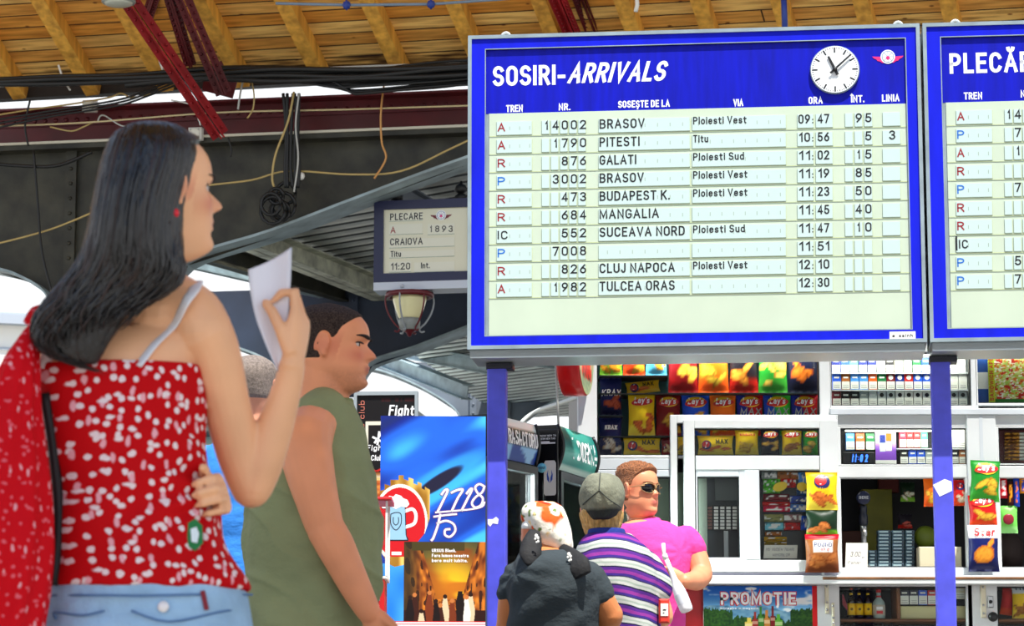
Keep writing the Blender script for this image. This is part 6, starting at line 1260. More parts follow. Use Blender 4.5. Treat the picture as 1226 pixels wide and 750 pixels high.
def fuse(g, name, mats, parent, voxel=.005, smooth=4, colfn=None, dispfn=None, kind=None):
    """one continuous surface out of overlapping closed shapes"""
    me = bpy.data.meshes.new(name); me.from_pydata([tuple(v) for v in g.v], [], g.f); me.update()
    bm = bmesh.new(); bm.from_mesh(me); bmesh.ops.recalc_face_normals(bm, faces=bm.faces); bm.to_mesh(me); bm.free()
    o = bpy.data.objects.new(name, me); COL.objects.link(o)
    m = o.modifiers.new('r', 'REMESH'); m.mode = 'VOXEL'; m.voxel_size = voxel
    s = o.modifiers.new('s', 'SMOOTH'); s.factor = .5; s.iterations = smooth
    dg = bpy.context.evaluated_depsgraph_get(); new = bpy.data.meshes.new_from_object(o.evaluated_get(dg)); bpy.data.objects.remove(o); bpy.data.meshes.remove(me)
    n = len(new.vertices); co = np.empty(n*3); new.vertices.foreach_get('co', co); co = co.reshape(-1, 3)
    if dispfn is not None:
        no = np.empty(n*3); new.vertices.foreach_get('normal', no); no = no.reshape(-1, 3); co = co + no * dispfn(co)[:, None]
    col = np.ones((n, 4), np.float32)
    if colfn is not None: col[:, :3] = colfn(co)
    if parent is not None:
        im = np.array(root_m(parent).inverted()); co = co @ im[:3, :3].T + im[:3, 3]
    new.vertices.foreach_set('co', co.ravel()); a = new.color_attributes.new('Col', 'FLOAT_COLOR', 'POINT'); a.data.foreach_set('color', col.ravel())
    new.polygons.foreach_set('use_smooth', np.ones(len(new.polygons), bool)); new.materials.clear()
    for mm in (mats if isinstance(mats, (list, tuple)) else [mats]): new.materials.append(mm)
    new.name = name; new.update(); ob = bpy.data.objects.new(name, new); COL.objects.link(ob); ob.parent = parent
    return ob
def npnoise(co, sc, seed=0, stretch=(1, 1, 1)):
    """smooth value noise on points, -1..1"""
    p = co * np.array(stretch) * sc + seed * 17.3; i = np.floor(p).astype(int); f = p - i; f = f*f*(3-2*f); out = np.zeros(len(co))
    def h(a, b, c): v = np.sin(a*127.1 + b*311.7 + c*74.7 + seed*3.1)*43758.5453; return v - np.floor(v)
    for dx in (0, 1):
        for dy in (0, 1):
            for dz in (0, 1):
                w = (f[:, 0] if dx else 1-f[:, 0])*(f[:, 1] if dy else 1-f[:, 1])*(f[:, 2] if dz else 1-f[:, 2]); out += w*h(i[:, 0]+dx, i[:, 1]+dy, i[:, 2]+dz)
    return out*2 - 1
# ---------------------------------------------------------------- heads
HZ = [(-.016, .045, -.030, .030), (-.004, .074, -.040, .040), (.006, .087, -.050, .044), (.018, .0925, -.058, .050), (.032, .0900, -.064, .057), (.046, .0910, -.070, .062), (.060, .0925, -.076, .0655), (.076, .0915, -.084, .069), (.092, .0900, -.092, .0715), (.108, .0880, -.098, .0735), (.124, .0870, -.102, .0750), (.138, .0910, -.105, .0765), (.152, .0935, -.107, .0775), (.168, .0920, -.107, .0775), (.184, .0860, -.104, .0760), (.200, .0750, -.096, .0700), (.214, .0580, -.082, .0580), (.226, .0330, -.058, .0400), (.233, .0040, -.030, .0180)]
def gs(x, m, s): return math.exp(-((x-m)/s)**2)
class Head:
    def __init__(s, O, F, scale=1.0, roll=0.0, pitch=0.0, depth=1.0, nose=1.0, width=1.0, jaw=1.0):
        """O: point below the ears at chin height, F: the way the face looks"""
        yaw = math.atan2(F.y, F.x) - math.pi/2
        s.M = Matrix.Translation(O) @ Matrix.Rotation(yaw, 4, 'Z') @ Matrix.Translation((0, 0, .1*scale)) @ Matrix.Rotation(pitch, 4, 'X') @ Matrix.Rotation(roll, 4, 'Y') @ Matrix.Translation((0, 0, -.1*scale)) @ Matrix.Diagonal((scale*width, scale*depth, scale, 1))
        s.nose = nose; s.scale = scale; s.jaw = jaw; s.Z = np.array(HZ); s.inv = s.M.inverted()
    def prof(s, z): return [float(np.interp(z, s.Z[:, 0], s.Z[:, k])) for k in (1, 2, 3)]
    def feat(s, x, z):
        d = 0.0; ax = abs(x)
        hz = .026*s.nose*sstep(.132, .094, z)*(1 - sstep(.090, .074, z)); sw = .0075 + .006*sstep(.125, .09, z); d += hz*math.exp(-(x/sw)**2)
        d += .010*s.nose*gs(ax, .014, .007)*gs(z, .0885, .010)
        d -= .0105*gs(ax, .032, .0150)*gs(z, .122, .0105); d += .0045*math.exp(-(max(0, ax-.03)/.022)**2)*gs(z, .1395, .0075)
        d += .0070*gs(x, 0, .021)*gs(z, .0605, .0055) + .0068*gs(x, 0, .019)*gs(z, .0485, .0055) - .0055*gs(x, 0, .026)*gs(z, .0545, .0028) - .004*gs(x, 0, .024)*gs(z, .036, .007)
        d += .005*gs(x, 0, .018)*gs(z, .014, .012); d += .0035*gs(ax, .046, .018)*gs(z, .096, .018); d -= .002*gs(ax, .03, .008)*gs(z, .068, .012)
        return d
    def ringpts(s, seg=72, nz=72):
        zz = np.interp(np.linspace(0, 1, nz), np.linspace(0, 1, len(s.Z)), s.Z[:, 0]); out = []
        for z in zz:
            f, b, w = s.prof(z); c = -.012; row = []
            w *= 1 + (s.jaw - 1)*sstep(.10, .045, z)
            for q in range(seg):
                t = 2*math.pi*q/seg; x = w*math.copysign(abs(math.cos(t))**(2/2.25), math.cos(t)); sn = math.sin(t); e = 2/2.15 if sn > 0 else 2/2.05
                y = c + (f-c if sn > 0 else c-b)*math.copysign(abs(sn)**e, sn)
                if sn > 0: y += s.feat(x, z)*sstep(0, .35, sn)
                row.append(Vector((x, y, z)))
            out.append(row)
        return out
    def add(s, g, ears=True):
        R_ = s.ringpts(); seg = len(R_[0]); vs = [s.M @ p for r in R_ for p in r]; n = len(R_)
        fs = [(j*seg+q, j*seg+(q+1) % seg, (j+1)*seg+(q+1) % seg, (j+1)*seg+q) for j in range(n-1) for q in range(seg)] + [tuple(range(seg-1, -1, -1)), tuple(range((n-1)*seg, n*seg))]
        g.add(vs, fs, smooth=True)
        if ears:
            for sg in (-1, 1):
                E = s.M @ Matrix.Translation((sg*.0765, -.006, .112)) @ Matrix.Rotation(sg*R(-22), 4, 'Z') @ Matrix.Rotation(R(-10), 4, 'X')
                sphere(g, (0, 0, 0), 1, 8, M=E @ Matrix.Diagonal((.0065, .017, .029, 1)))
                arc = [E @ Vector((sg*.005, -.003 + .0185*math.cos(a), .004 + .028*math.sin(a))) for a in np.linspace(-.6, 3.9, 14)]
                g.tube(arc, [.0042*s.scale]*14, 8); sphere(g, E @ Vector((sg*.003, .006, -.025)), .0085*s.scale, 6)
    def hair(s, name, m, parent, tf, sink=.008, seg=96, nz=96):
        """tf(x, y, z) -> how far the hair stands off the skin there, negative where there is none"""
        R_ = s.ringpts(seg, nz); vs = []
        for r in R_:
            for p in r:
                n = Vector((p.x/.075, (p.y+.012)/.1, (p.z-.12)/.12)).normalized(); t = tf(p.x, p.y, p.z); vs.append(s.M @ (p + n*t))
        fs = [(j*seg+q, j*seg+(q+1) % seg, (j+1)*seg+(q+1) % seg, (j+1)*seg+q) for j in range(nz-1) for q in range(seg)] + [tuple(range(seg-1, -1, -1)), tuple(range((nz-1)*seg, nz*seg))]
        g = G(); g.add(vs, fs, smooth=True); return g.build(name, m, parent)
    def at(s, x, z, lift=0.0): f, b, w = s.prof(z); y = -.012 + (f+.012)*max(0, 1-(abs(x)/w)**2.25)**(1/2.15) + s.feat(x, z) + lift; return s.M @ Vector((x, y, z))
    def face(s, parent, brow=(40, 28, 24), iris=(60, 40, 28), brow_w=.0032):
        for sg in (-1, 1):
            c = s.M @ Vector((sg*.0315, s.prof(.122)[0] - .0228, .1215)); g = G(); sphere(g, c, .0125*s.scale, 10); e = g.build('eye', mat('eye_white', (206, 192, 184), .2), parent)
            fw = (s.M.to_3x3() @ Vector((0, 1, 0))).normalized(); g = G(); q = Matrix.Translation(c + fw*.0112*s.scale) @ fw.to_track_quat('Z', 'Y').to_matrix().to_4x4(); g.lathe([(.0062*s.scale, 0), (.005*s.scale, .0016*s.scale), (.0005, .002*s.scale)], (0, 0, 0), 14, M=q); g.build('iris', mat('iris_%d' % iris[0], iris, .15), e)
            for zo, dz, nm in ((.1278, .003, 'upper_lid'),):
                pts = [s.at(sg*x, zo - 12*(x-.0315)**2*1.2, .0015) for x in np.linspace(.018, .047, 8)]; g = G(); g.tube(pts, [.0012, .0022, .0026, .0028, .0028, .0026, .002, .001], 6); g.build(nm, mat('lash_dark', (46, 28, 24), .6), parent)
            pts = [s.at(sg*x, .139 + .006*math.sin((x-.014)/.04*2.2), .002) for x in np.linspace(.013, .054, 10)]; g = G(); g.tube(pts, [brow_w*k for k in (.6, 1, 1.15, 1.2, 1.15, 1.05, .9, .75, .55, .3)], 6); g.build('eyebrow', mat('brow_%d' % brow[0], brow, .8), parent)
    def paint(s, base, lips=(176, 84, 78), beard=None, blush=.12):
        inv = np.array(s.inv)
        def f(co):
            l = co @ inv[:3, :3].T + inv[:3, 3]; n = len(co); b = np.array(lin(base)); c = np.tile(b, (n, 1)); nz = npnoise(co, 28, 2)
            c *= (1 + .07*nz)[:, None]
            near = (l[:, 2] > -.03) & (l[:, 2] < .25) & (np.abs(l[:, 0]) < .11) & (np.abs(l[:, 1]) < .15)
            x, y, z = l[:, 0], l[:, 1], l[:, 2]; front = near & (y > .03)
            def mx(w, colr): nonlocal c; w = np.clip(w, 0, 1)[:, None]; c = c*(1-w) + np.array(lin(colr))*w
            mx(np.where(front, blush*2*np.exp(-((np.abs(x)-.042)/.02)**2 - ((z-.09)/.02)**2), 0), (206, 92, 74)); mx(np.where(near & (np.abs(x) > .068), .35*np.exp(-((z-.11)/.03)**2), 0), (206, 84, 66))
            mx(np.where(front, .25*np.exp(-(x/.016)**2 - ((z-.09)/.014)**2), 0), (206, 96, 80))
            if beard: mx(np.where(near, beard[1]*np.clip((y + .02)/.04, 0, 1)*np.clip((.062-z)/.03, 0, 1)*np.clip((z+.03)/.02, 0, 1)*(1 + .4*npnoise(co, 320, 5)), 0), beard[0])
            mx(np.where(front, .85*np.exp(-(x/.021)**4 - ((z-.0545)/.0095)**4), 0), lips)
            return c
        return f
# ---------------------------------------------------------------- hands
def hand(g, Wp, along, across, sc=1.0, curl=(25, 30, 25), thumb=(40, 20), spread=.0, thumb_side=1, palm_len=.092, thumb_fwd=.45, curls=None):
    """Wp wrist; along: wrist to knuckles; across: towards the thumb side; fingers close along across x along * thumb_side"""
    al = along.normalized(); ac = (across - al*across.dot(al)).normalized(); nm = al.cross(ac).normalized()*thumb_side
    k = sc
    loft(g, dense([(Wp - al*.012*k, ac*.026*k, nm*.019*k), (Wp + al*.012*k, ac*.028*k, nm*.018*k), (Wp + al*.045*k, ac*.038*k, nm*.016*k), (Wp + al*.078*k, ac*.041*k, nm*.0135*k), (Wp + al*(palm_len+.002)*k, ac*.037*k, nm*.010*k)], 3), 24, 2.6)
    L = ((.040, .025, .020), (.045, .029, .021), (.042, .027, .021), (.033, .021, .019)); rad = (.0088, .0092, .0088, .0078)
    for i in range(4):
        p = Wp + al*(palm_len - (.004, 0, .003, .012)[i])*k + ac*(.029 - i*.0195)*k - nm*.001*k; ang = 0; d0 = (al + ac*(.06 - .04*i + spread*(1.5-i))).normalized(); pts = [p - d0*.022*k, p]; rs = [rad[i]*1.12*k, rad[i]*1.1*k]
        cs = curls[i] if curls else curl
        for j in range(3):
            ang += R(cs[j]); d = d0*math.cos(ang) + nm*math.sin(ang)
            for h in (.5, 1): pts.append(p + d*L[i][j]*h*k); rs.append(rad[i]*(1.0 - .09*j - (.14 if h == 1 and j == 2 else 0) + (.05 if h == 1 and j < 2 else 0))*k)
            p = pts[-1]
        g.tube(pts, rs, 10); sphere(g, pts[-1], rs[-1]*1.0, 5)
    p0 = Wp + al*.022*k + ac*.024*k; d = (al*math.cos(R(thumb[0])) + ac*math.sin(R(thumb[0])) + nm*thumb_fwd).normalized(); p1 = p0 + d*.042*k; d2 = (al*math.cos(R(thumb[1])) + ac*math.sin(R(thumb[1])) + nm*thumb_fwd*1.3).normalized(); p2 = p1 + d2*.032*k; p3 = p2 + (d2 + nm*.25).normalized()*.024*k
    g.tube([p0 - d*.01*k, p0, p1, p2, p3], [.015*k, .0155*k, .0115*k, .0105*k, .0085*k], 10); sphere(g, p3, .0085*k, 5)
def limb(g, pts, rs, k=5, seg=18):
    q = smooth_path(pts, k); n = len(q); r = [float(np.interp(i/(n-1), np.linspace(0, 1, len(rs)), rs)) for i in range(n)]; g.tube(q, r, seg); sphere(g, q[0], r[0]*.98, 7); sphere(g, q[-1], r[-1]*.98, 7)
def torso_rings(rows, Y, Fv, half, dz=None):
    """rows: (pixel left, pixel right, pixel y, half depth across the view, depth offset); the section is squared to the view"""
    out = []
    for r in rows:
        l, rt, y, hd = r[:4]; yo = r[4] if len(r) > 4 else 0; a, b = P(l, y, Y + yo), P(rt, y, Y + yo); c = (a + b)/2
        tw = r[5] if len(r) > 5 else 0; ax = Matrix.Rotation(tw, 3, 'Z') @ Vector(((b-a).x/2, 0, 0)); bx = Matrix.Rotation(tw, 3, 'Z') @ Vector((0, hd, 0)); out.append((c, ax, bx))
    return dense(out, 5)
def legs(g, gs_, c, Fv, zhip, r_hip=.085, sep=.09, shoe=None, leg_g=None, step=.0):
    """two legs down to the floor; trousers into gs_, feet into g, shoes into shoe"""
    rt = Fv.cross(UP).normalized()
    for i, sg in enumerate((-1, 1)):
        h = Vector((c.x, c.y, zhip)) + rt*sg*sep; an = Vector((h.x, h.y, .09)) + rt*sg*.02 + Fv*step*(1 if i else -1); kn = h.lerp(an, .48) + Fv*.025
        limb(g, [h, kn, an - Fv*.01, an - UP*.04], [r_hip*.85, .058, .040, .036]); limb(gs_, [h + UP*.02, kn, an - UP*.03], [r_hip*1.06, .078, .066])
        limb(g, [an - UP*.045 - Fv*.03, an - UP*.05 + Fv*.06, an - UP*.06 + Fv*.14], [.034, .033, .024])
        t = an - UP*.05; loft(shoe, dense([(Vector((t.x, t.y, 0)) - Fv*.07 + UP*.035, rt*.025, UP*.03), (Vector((t.x, t.y, 0)) - Fv*.045 + UP*.045, rt*.038, UP*.045), (Vector((t.x, t.y, 0)) + Fv*.06 + UP*.042, rt*.045, UP*.042), (Vector((t.x, t.y, 0)) + Fv*.15 + UP*.032, rt*.046, UP*.032), (Vector((t.x, t.y, 0)) + Fv*.205 + UP*.022, rt*.025, UP*.02)], 3), 20, 3)
def cloth_disp(amp=.004, sc=9, seed=1, stretch=(1, 1, 2.2)):
    return lambda co: amp*npnoise(co, sc, seed, stretch) + amp*.45*npnoise(co, sc*2.6, seed+3, stretch)
def cloth(name, c, rough=.85, bump=.25, bscale=26, var=.06): return mat(name, c, rough, var=var, scale=7, bump=bump, bscale=bscale, spec=.15, stretch=(1, 1, 1.6))
M_shoe = mat('dark_shoe', (40, 38, 40), .5); M_denim = mat('pale_denim', (160, 196, 226), .85, var=.16, scale=9, bump=.3, bscale=60, spec=.1); M_trs = cloth('dark_trousers', (48, 50, 58))
SHIRT_OFF = .008
# ---------------------------------------------------------------- the woman in the spotted top, seen from behind
def spotted(name, base, spot, spot2, sc, thr, thr2):
    m = mat(name, base, .8, spec=.12, bump=.25, bscale=22); nt = m.node_tree; L = nt.links.new; b = nt.nodes['Principled BSDF']; tc = nt.nodes.new('ShaderNodeTexCoord'); sp = nt.nodes.new('ShaderNodeSeparateXYZ'); cb = nt.nodes.new('ShaderNodeCombineXYZ'); L(tc.outputs['Object'], sp.inputs[0]); ma = nt.nodes.new('ShaderNodeMath'); ma.operation = 'MULTIPLY_ADD'; ma.inputs[1].default_value = .7; L(sp.outputs[1], ma.inputs[0]); L(sp.outputs[0], ma.inputs[2]); L(ma.outputs[0], cb.inputs[0]); L(sp.outputs[2], cb.inputs[1])
    def lay(scale, thr, rot, st, seed):
        mp = nt.nodes.new('ShaderNodeMapping'); mp.inputs['Rotation'].default_value = rot; mp.inputs['Scale'].default_value = st; mp.inputs['Location'].default_value = (seed, seed*.7, seed*1.3); L(cb.outputs[0], mp.inputs[0])
        n = nt.nodes.new('ShaderNodeTexNoise'); n.inputs['Scale'].default_value = 60; L(tc.outputs['Object'], n.inputs['Vector']); ad = nt.nodes.new('ShaderNodeMixRGB'); ad.blend_type = 'ADD'; ad.inputs[0].default_value = .008; L(mp.outputs[0], ad.inputs[1]); L(n.outputs['Color'], ad.inputs[2])
        v = nt.nodes.new('ShaderNodeTexVoronoi'); v.voronoi_dimensions = '2D'; v.inputs['Scale'].default_value = scale; v.inputs['Randomness'].default_value = .75; L(ad.outputs[0], v.inputs['Vector'])
        r = nt.nodes.new('ShaderNodeValToRGB'); r.color_ramp.elements[0].position = thr; r.color_ramp.elements[0].color = (1, 1, 1, 1); r.color_ramp.elements[1].position = thr + .05; r.color_ramp.elements[1].color = (0, 0, 0, 1); L(v.outputs['Distance'], r.inputs[0]); return r
    c = nt.nodes.new('ShaderNodeRGB'); c.outputs[0].default_value = (*lin(base), 1); cur = c.outputs[0]
    for (scale, t, rot, st, seed, colr) in ((sc, thr, (0, 0, 0), (1, 1, 1), 0, spot), (sc*.75, thr2, (0, 0, .7), (1, .55, 1), 3.3, spot2), (sc*.75, thr2*.9, (0, 0, -.8), (.55, 1, 1), 7.1, spot)):
        r = lay(scale, t, rot, st, seed); x = nt.nodes.new('ShaderNodeMixRGB'); L(r.outputs[0], x.inputs[0]); L(cur, x.inputs[1]); x.inputs[2].default_value = (*lin(colr), 1); cur = x.outputs[0]
    L(cur, b.inputs['Base Color']); return m
WY = 4.9
woman = thing('person', 'person seen from behind in a red spotted strap top, long black hair, holding up paper', 'person', (P(165, 700, WY).x, WY + .06, 0))
Fw_ = hv(.86, .51); hO = P(196, 303, WY); Hd = Head(hO, Fw_, .93, nose=1.14, width=.97, jaw=.88, pitch=R(4))
rowsW = [(66, 236, 395, .055, .05), (46, 244, 415, .075, .05), (41, 240, 440, .092, .055), (48, 241, 480, .1, .06), (58, 241, 530, .098, .06), (66, 246, 580, .094, .06), (67, 256, 620, .1, .065), (65, 274, 665, .112, .07), (60, 288, 700, .122, .075), (54, 296, 735, .13, .08), (50, 300, 775, .135, .08), (52, 300, 815, .13, .08)]
TR = torso_rings(rowsW, WY, None, None)
B = G(); loft(B, TR, 44, 2.25)
# shoulders, neck
nk = P(188, 345, WY + .05); limb(B, [nk - UP*.05, nk + UP*.02, hO + UP*.06 - Fw_*.02], [.062, .05, .05]); sR = P(244, 396, WY + .03); sL = P(62, 404, WY + .05)
limb(B, [sL, P(120, 372, WY + .05), P(185, 358, WY + .05), P(228, 372, WY + .04), sR], [.047, .05, .056, .05, .05])
el = P(301, 584, WY + .15); wr = P(350, 436, WY + .1)
limb(B, [sR, P(257, 424, WY + .05), P(271, 484, WY + .09), P(286, 542, WY + .13), el], [.051, .046, .0425, .041, .037]); limb(B, [el, P(314, 554, WY + .14), P(331, 506, WY + .125), P(344, 464, WY + .11), wr], [.038, .0385, .033, .026, .0235])
elL = P(84, 592, WY + .19); wrL = P(222, 604, WY + .2)
limb(B, [sL, P(60, 490, WY + .09), elL], [.05, .042, .036]); limb(B, [elL, P(160, 606, WY + .23), wrL], [.036, .033, .023])
Hd.add(B, ears=True)
# raised right hand: palm to the left, thumb and fingers pinching the paper
al = (P(360, 374, WY + .11) - wr).normalized(); acr = Vector((-.3, -.95, .05))
hand(B, wr, al, acr, .98, curls=((10, 88, 42), (18, 92, 46), (24, 94, 48), (30, 96, 48)), thumb=(24, 4), thumb_side=-1, thumb_fwd=.5)
# left hand round the waist, fingers folded towards the viewer
hand(B, P(243, 600, WY + .075), Vector((.55, -.8, .10)), Vector((-.35, .0, 1)), .92, curl=(48, 74, 50), thumb=(34, 10), thumb_side=1, thumb_fwd=.35, palm_len=.08); limb(B, [wrL, P(236, 602, WY + .15), P(243, 600, WY + .08)], [.024, .026, .026])
PW, SW_, TW = G(), G(), G()
legs(B, PW, P(175, 800, WY + .08), hv(.25, 1), P(175, 800, WY + .08).z - .02, .092, .088, SW_)
fuse(B, 'body', SKIN, woman, .0036, 5, Hd.paint((242, 184, 140), (190, 92, 92), blush=.3))
Hd.face(woman, (30, 22, 20), (50, 34, 26), .0024)
# top
M_top = spotted('red_spotted_cotton', (196, 10, 18), (236, 218, 218), (236, 170, 178), 38, .185, .105)
def inflate(rings, d): return [(c, a*(1 + d/a.length), b*(1 + d/b.length)) for c, a, b in rings]
zt_, zb_ = P(140, 437, WY).z, P(140, 699, WY).z
tr = [r for r in TR if zb_ - .01 < r[0].z < zt_ + .004]; TP = G(); tr2 = inflate(tr, .009)
for i in range(len(tr2)):
    k = sstep(.75, 1, i/(len(tr2)-1)); c, a, b = tr2[i]; tr2[i] = (c, a*(1 + .03*k), b*(1 + .03*k))
loft(TP, tr2, 60, 2.25)
hp = np.array(P(252, 600, WY - .03))
def topdisp(co):
    d = np.linalg.norm((co - hp)*np.array([1, .6, 1]), axis=1); ang = np.arctan2(co[:, 2]-hp[2], hp[0]-co[:, 0]); pull = np.exp(-(d/.16)**2)
    z = co[:, 2]; return .0055*pull*np.sin(ang*9 + 4*d/.1) + .0045*np.sin((z*34 + co[:, 0]*14) + 1.5*npnoise(co, 7, 4))*np.exp(-((z - P(150, 650, WY).z)/.07)**2) + .0025*npnoise(co, 11, 6, (1, 1, 1.8))
top = fuse(TP, 'strap_top', M_top, woman, .005, 3, None, topdisp)
def on_back(px, py, lift=.004):
    """point on the back surface under a pixel"""
    z = P(px, py, WY - .03).z; c, a, b = min(TR, key=lambda r: abs(r[0].z - z)); x = P(px, py, WY - .03).x; u = max(-1, min(1, (x - c.x)/a.x)); y = c.y - b.y*(1 - abs(u)**2.25)**(1/2.25) - lift; return Vector((x, y, z))
M_strap = mat('white_strap', (236, 236, 240), .6)
g = G(); g.tube(smooth_path([P(236, 338, WY + .045), P(232, 348, WY - .015), P(222, 362, WY - .03), on_back(205, 386, .006), on_back(185, 412, .006), on_back(166, 440, .008)], 4), .0115, 10, flat=.28, up=(0, -1, 0)); g.build('shoulder_strap', M_strap, woman)
g = G(); g.tube(smooth_path([P(96, 352, WY + .03), P(82, 366, WY - .01), on_back(64, 405, .008), on_back(50, 440, .008)], 4), .0115, 10, flat=.28, up=(0, -1, 0)); g.build('shoulder_strap', M_strap, woman)
g = G(); q = on_back(232, 642, .014); g.add([q + Vector((x, -.001, z)) for x, z in ((-.012, .022), (.002, .03), (.014, .018), (.016, -.012), (.002, -.026), (-.014, -.014))], [tuple(range(6))][::-1], 0); g.add([q + Vector((x, -.0025, z)) for x, z in ((-.006, .012), (.004, .016), (.009, .004), (.006, -.012), (-.004, -.01))], [tuple(range(5))], 1); g.build('green_motif', [mat('motif_green', (20, 120, 60), .7), mat('motif_white', (226, 240, 244), .7)], woman)
# jeans
loft(PW, inflate([r for r in TR if r[0].z < P(140, 694, WY).z], .006), 44, 2.3)
fuse(PW, 'jeans', M_denim, woman, .006, 3, None, cloth_disp(.003, 12, 3))
def on_j(px, py, lift=.012): return on_back(px, py, lift)
M_seam = mat('denim_seam', (86, 122, 166), .8)
g = G()
for pth in ([(58, 712), (110, 714), (170, 715), (235, 713), (296, 708)], [(66, 741), (64, 733), (100, 738), (128, 733)], [(160, 733), (205, 746), (262, 733), (285, 727)]): g.tube(smooth_path([on_j(*p) for p in pth], 4), .0022, 6)
g.build('jeans_seam', M_seam, woman)
g = G(); q = on_j(198, 728); g.lathe([(.010, 0), (.009, -.004), (.002, -.005)], q, 16, axis='Y'); g.build('rivet_button', mat('button_pearl', (240, 236, 236), .3), woman)
g = G(); a, b = on_j(243, 708), on_j(248, 731); g.beam(a, b, .008, .004, up=(0, -1, 0)); g.build('red_tab', mat('tab_maroon', (130, 14, 36), .6), woman)
fuse(SW_, 'shoe', M_shoe, woman, .007, 2)
# earring
g = G(); sphere(g, Hd.M @ Vector((-.080, -.002, .083)) , .0075, 8); sphere(g, Hd.M @ Vector((.080, -.002, .083)), .0075, 8)
g = G(); sphere(g, P(209, 255, WY - .075), .0085, 8); g.build('earring', mat('earring_red', (220, 24, 50), .25), woman)
# hair: a mass and the locks that run down it
M_hair = mat('black_hair', (13, 11, 13), .3, var=.5, scale=40, stretch=(1, 1, .06), bump=.5, bscale=90, spec=.6, coat=.08); M_hair2 = mat('dark_brown_hair', (40, 24, 20), .36, var=.4, scale=40, stretch=(1, 1, .1), spec=.5)
HR = [(172, 204, 150.5, .03, -.0), (150, 222, 157, .075, -.0), (135, 232, 170, .098, -.002), (127, 236, 190, .110, -.004), (121, 231, 215, .116, -.008), (115, 222, 245, .116, -.015), (109, 217, 275, .108, -.025), (101, 217, 303, .095, -.035), (86, 219, 330, .075, -.045), (66, 200, 352, .055, -.055), (50, 160, 378, .042, -.065), (46, 138, 402, .032, -.07), (58, 124, 424, .022, -.072), (92, 114, 437, .008, -.072)]
RG = torso_rings(HR, WY, None, None)
g = G(); loft(g, [(c, a*.965, b*.95) for c, a, b in RG], 56, 2.15, disp=lambda p, t, k: .004*math.sin(t*23 + 3*math.sin(k*6)) * sstep(.02, .25, k))
fuse(g, 'hair', M_hair, woman, .006, 2)
rb = random.Random(11); zs = [r[0].z for r in RG]
def ringp(z, t, sc=1.0):
    i = max(0, min(len(RG)-2, next((j for j in range(len(zs)-1) if zs[j+1] <= z), len(zs)-2))); k = (zs[i]-z)/max(1e-6, zs[i]-zs[i+1]); c = RG[i][0].lerp(RG[i+1][0], k); a = RG[i][1].lerp(RG[i+1][1], k); b = RG[i][2].lerp(RG[i+1][2], k)
    kk = lambda v: math.copysign(abs(v)**(2/2.15), v); return c + a*kk(math.cos(t))*sc + b*kk(math.sin(t))*sc
g = G(); g2 = G()
for n in range(420):
    t0 = R(178 + 184*rb.random()); left = (1 - math.cos(t0 - math.pi))/2       # 0 on the left, 1 on the right
    left = (math.cos(t0)+1)/2; yend = 434 - 100*left**.8 + rb.uniform(-20, 48)*(.35 + left); ystart = rb.choice((151, 152, 154, 200, 240, 270)) + rb.uniform(0, 6)
    z0, z1 = P(170, ystart, WY).z, P(170, yend, WY - .06).z; m_ = 26; pts = []; ph = rb.uniform(0, 6); wv = rb.uniform(.3, 1); loose = rb.uniform(-.01, .045)
    for i in range(m_):
        k = i/(m_-1); z = z0 + (z1-z0)*k; low = sstep(.45, 1, (P(170, 150, WY).z - z)/(P(170, 150, WY).z - P(170, 430, WY).z)); p = ringp(z, t0 + .10*wv*low*math.sin(z*26 + ph), 1.0 + loose*.4*(1 - low)); p += Vector((.010*math.sin(z*44 + ph), -.008*abs(math.sin(z*38 + ph)) , 0))*low*wv*1.6; pts.append(p)
    r0 = rb.uniform(.002, .0065); rs = [r0*(1 if k < .75 else 1 - (k-.75)*3.4) * (.35 + .65*min(1, k*8)) for k in np.linspace(0, 1, m_)]
    (g2 if rb.random() < .22 and left < .75 else g).tube(pts, rs, 6, flat=.6)
g.build('hair_locks', M_hair, woman); g2.build('hair_locks', M_hair2, woman)
# front hair swept behind the ear, hairline to the brow
def front_hair(x, y, z):
    yh = -.012 if z < .10 else (-.012 + (z - .10)*.40 if z < .19 else .024 + (z - .19)*2.2)
    return -.007 + .019*sstep(yh + .012, yh - .014, y)*sstep(.03, .06, z)
Hd.hair('hair_front', M_hair, woman, front_hair)
# white folded paper in her hand
lf = [(297, 323), (299, 345), (306, 380), (319, 415), (333, 446)]; rt_ = [(349, 296), (348, 330), (346, 365), (342, 405), (337, 447)]
Lp, Rp = smooth_path([P(*p, WY + .088) for p in lf], 5), smooth_path([P(*p, WY + .092) for p in rt_], 5)
pm = thing('paper', 'white folded sheet of paper held up beside the face', 'paper', Lp[-1]); n_ = len(Lp)
def sheet(off, bow, nm):
    g = G(); vs = []
    for sgn in (0, 1):
        for i in range(n_):
            for j in range(9): u = j/8; q = Lp[i].lerp(Rp[i], u); vs.append(q + Vector((0, bow*math.sin(math.pi*u)*(1 - .6*i/n_) + off + .0012*sgn, 0)))
    fs = []
    for i in range(n_-1):
        for j in range(8): a = i*9+j; fs.append((a, a+9, a+10, a+1)); b = n_*9 + a; fs.append((b, b+1, b+10, b+9))
    N = n_*9
    edge = [j for j in range(9)] + [i*9+8 for i in range(1, n_)] + [(n_-1)*9+j for j in range(7, -1, -1)] + [i*9 for i in range(n_-2, 0, -1)]
    for k in range(len(edge)): a, b = edge[k], edge[(k+1) % len(edge)]; fs.append((a, b, b+N, a+N))
    g.add(vs, fs, smooth=True); return g.build(nm, mat('paper_white', (236, 236, 244), .7), pm)
sheet(0, .018, 'front_fold'); sheet(.006, .026, 'back_fold')
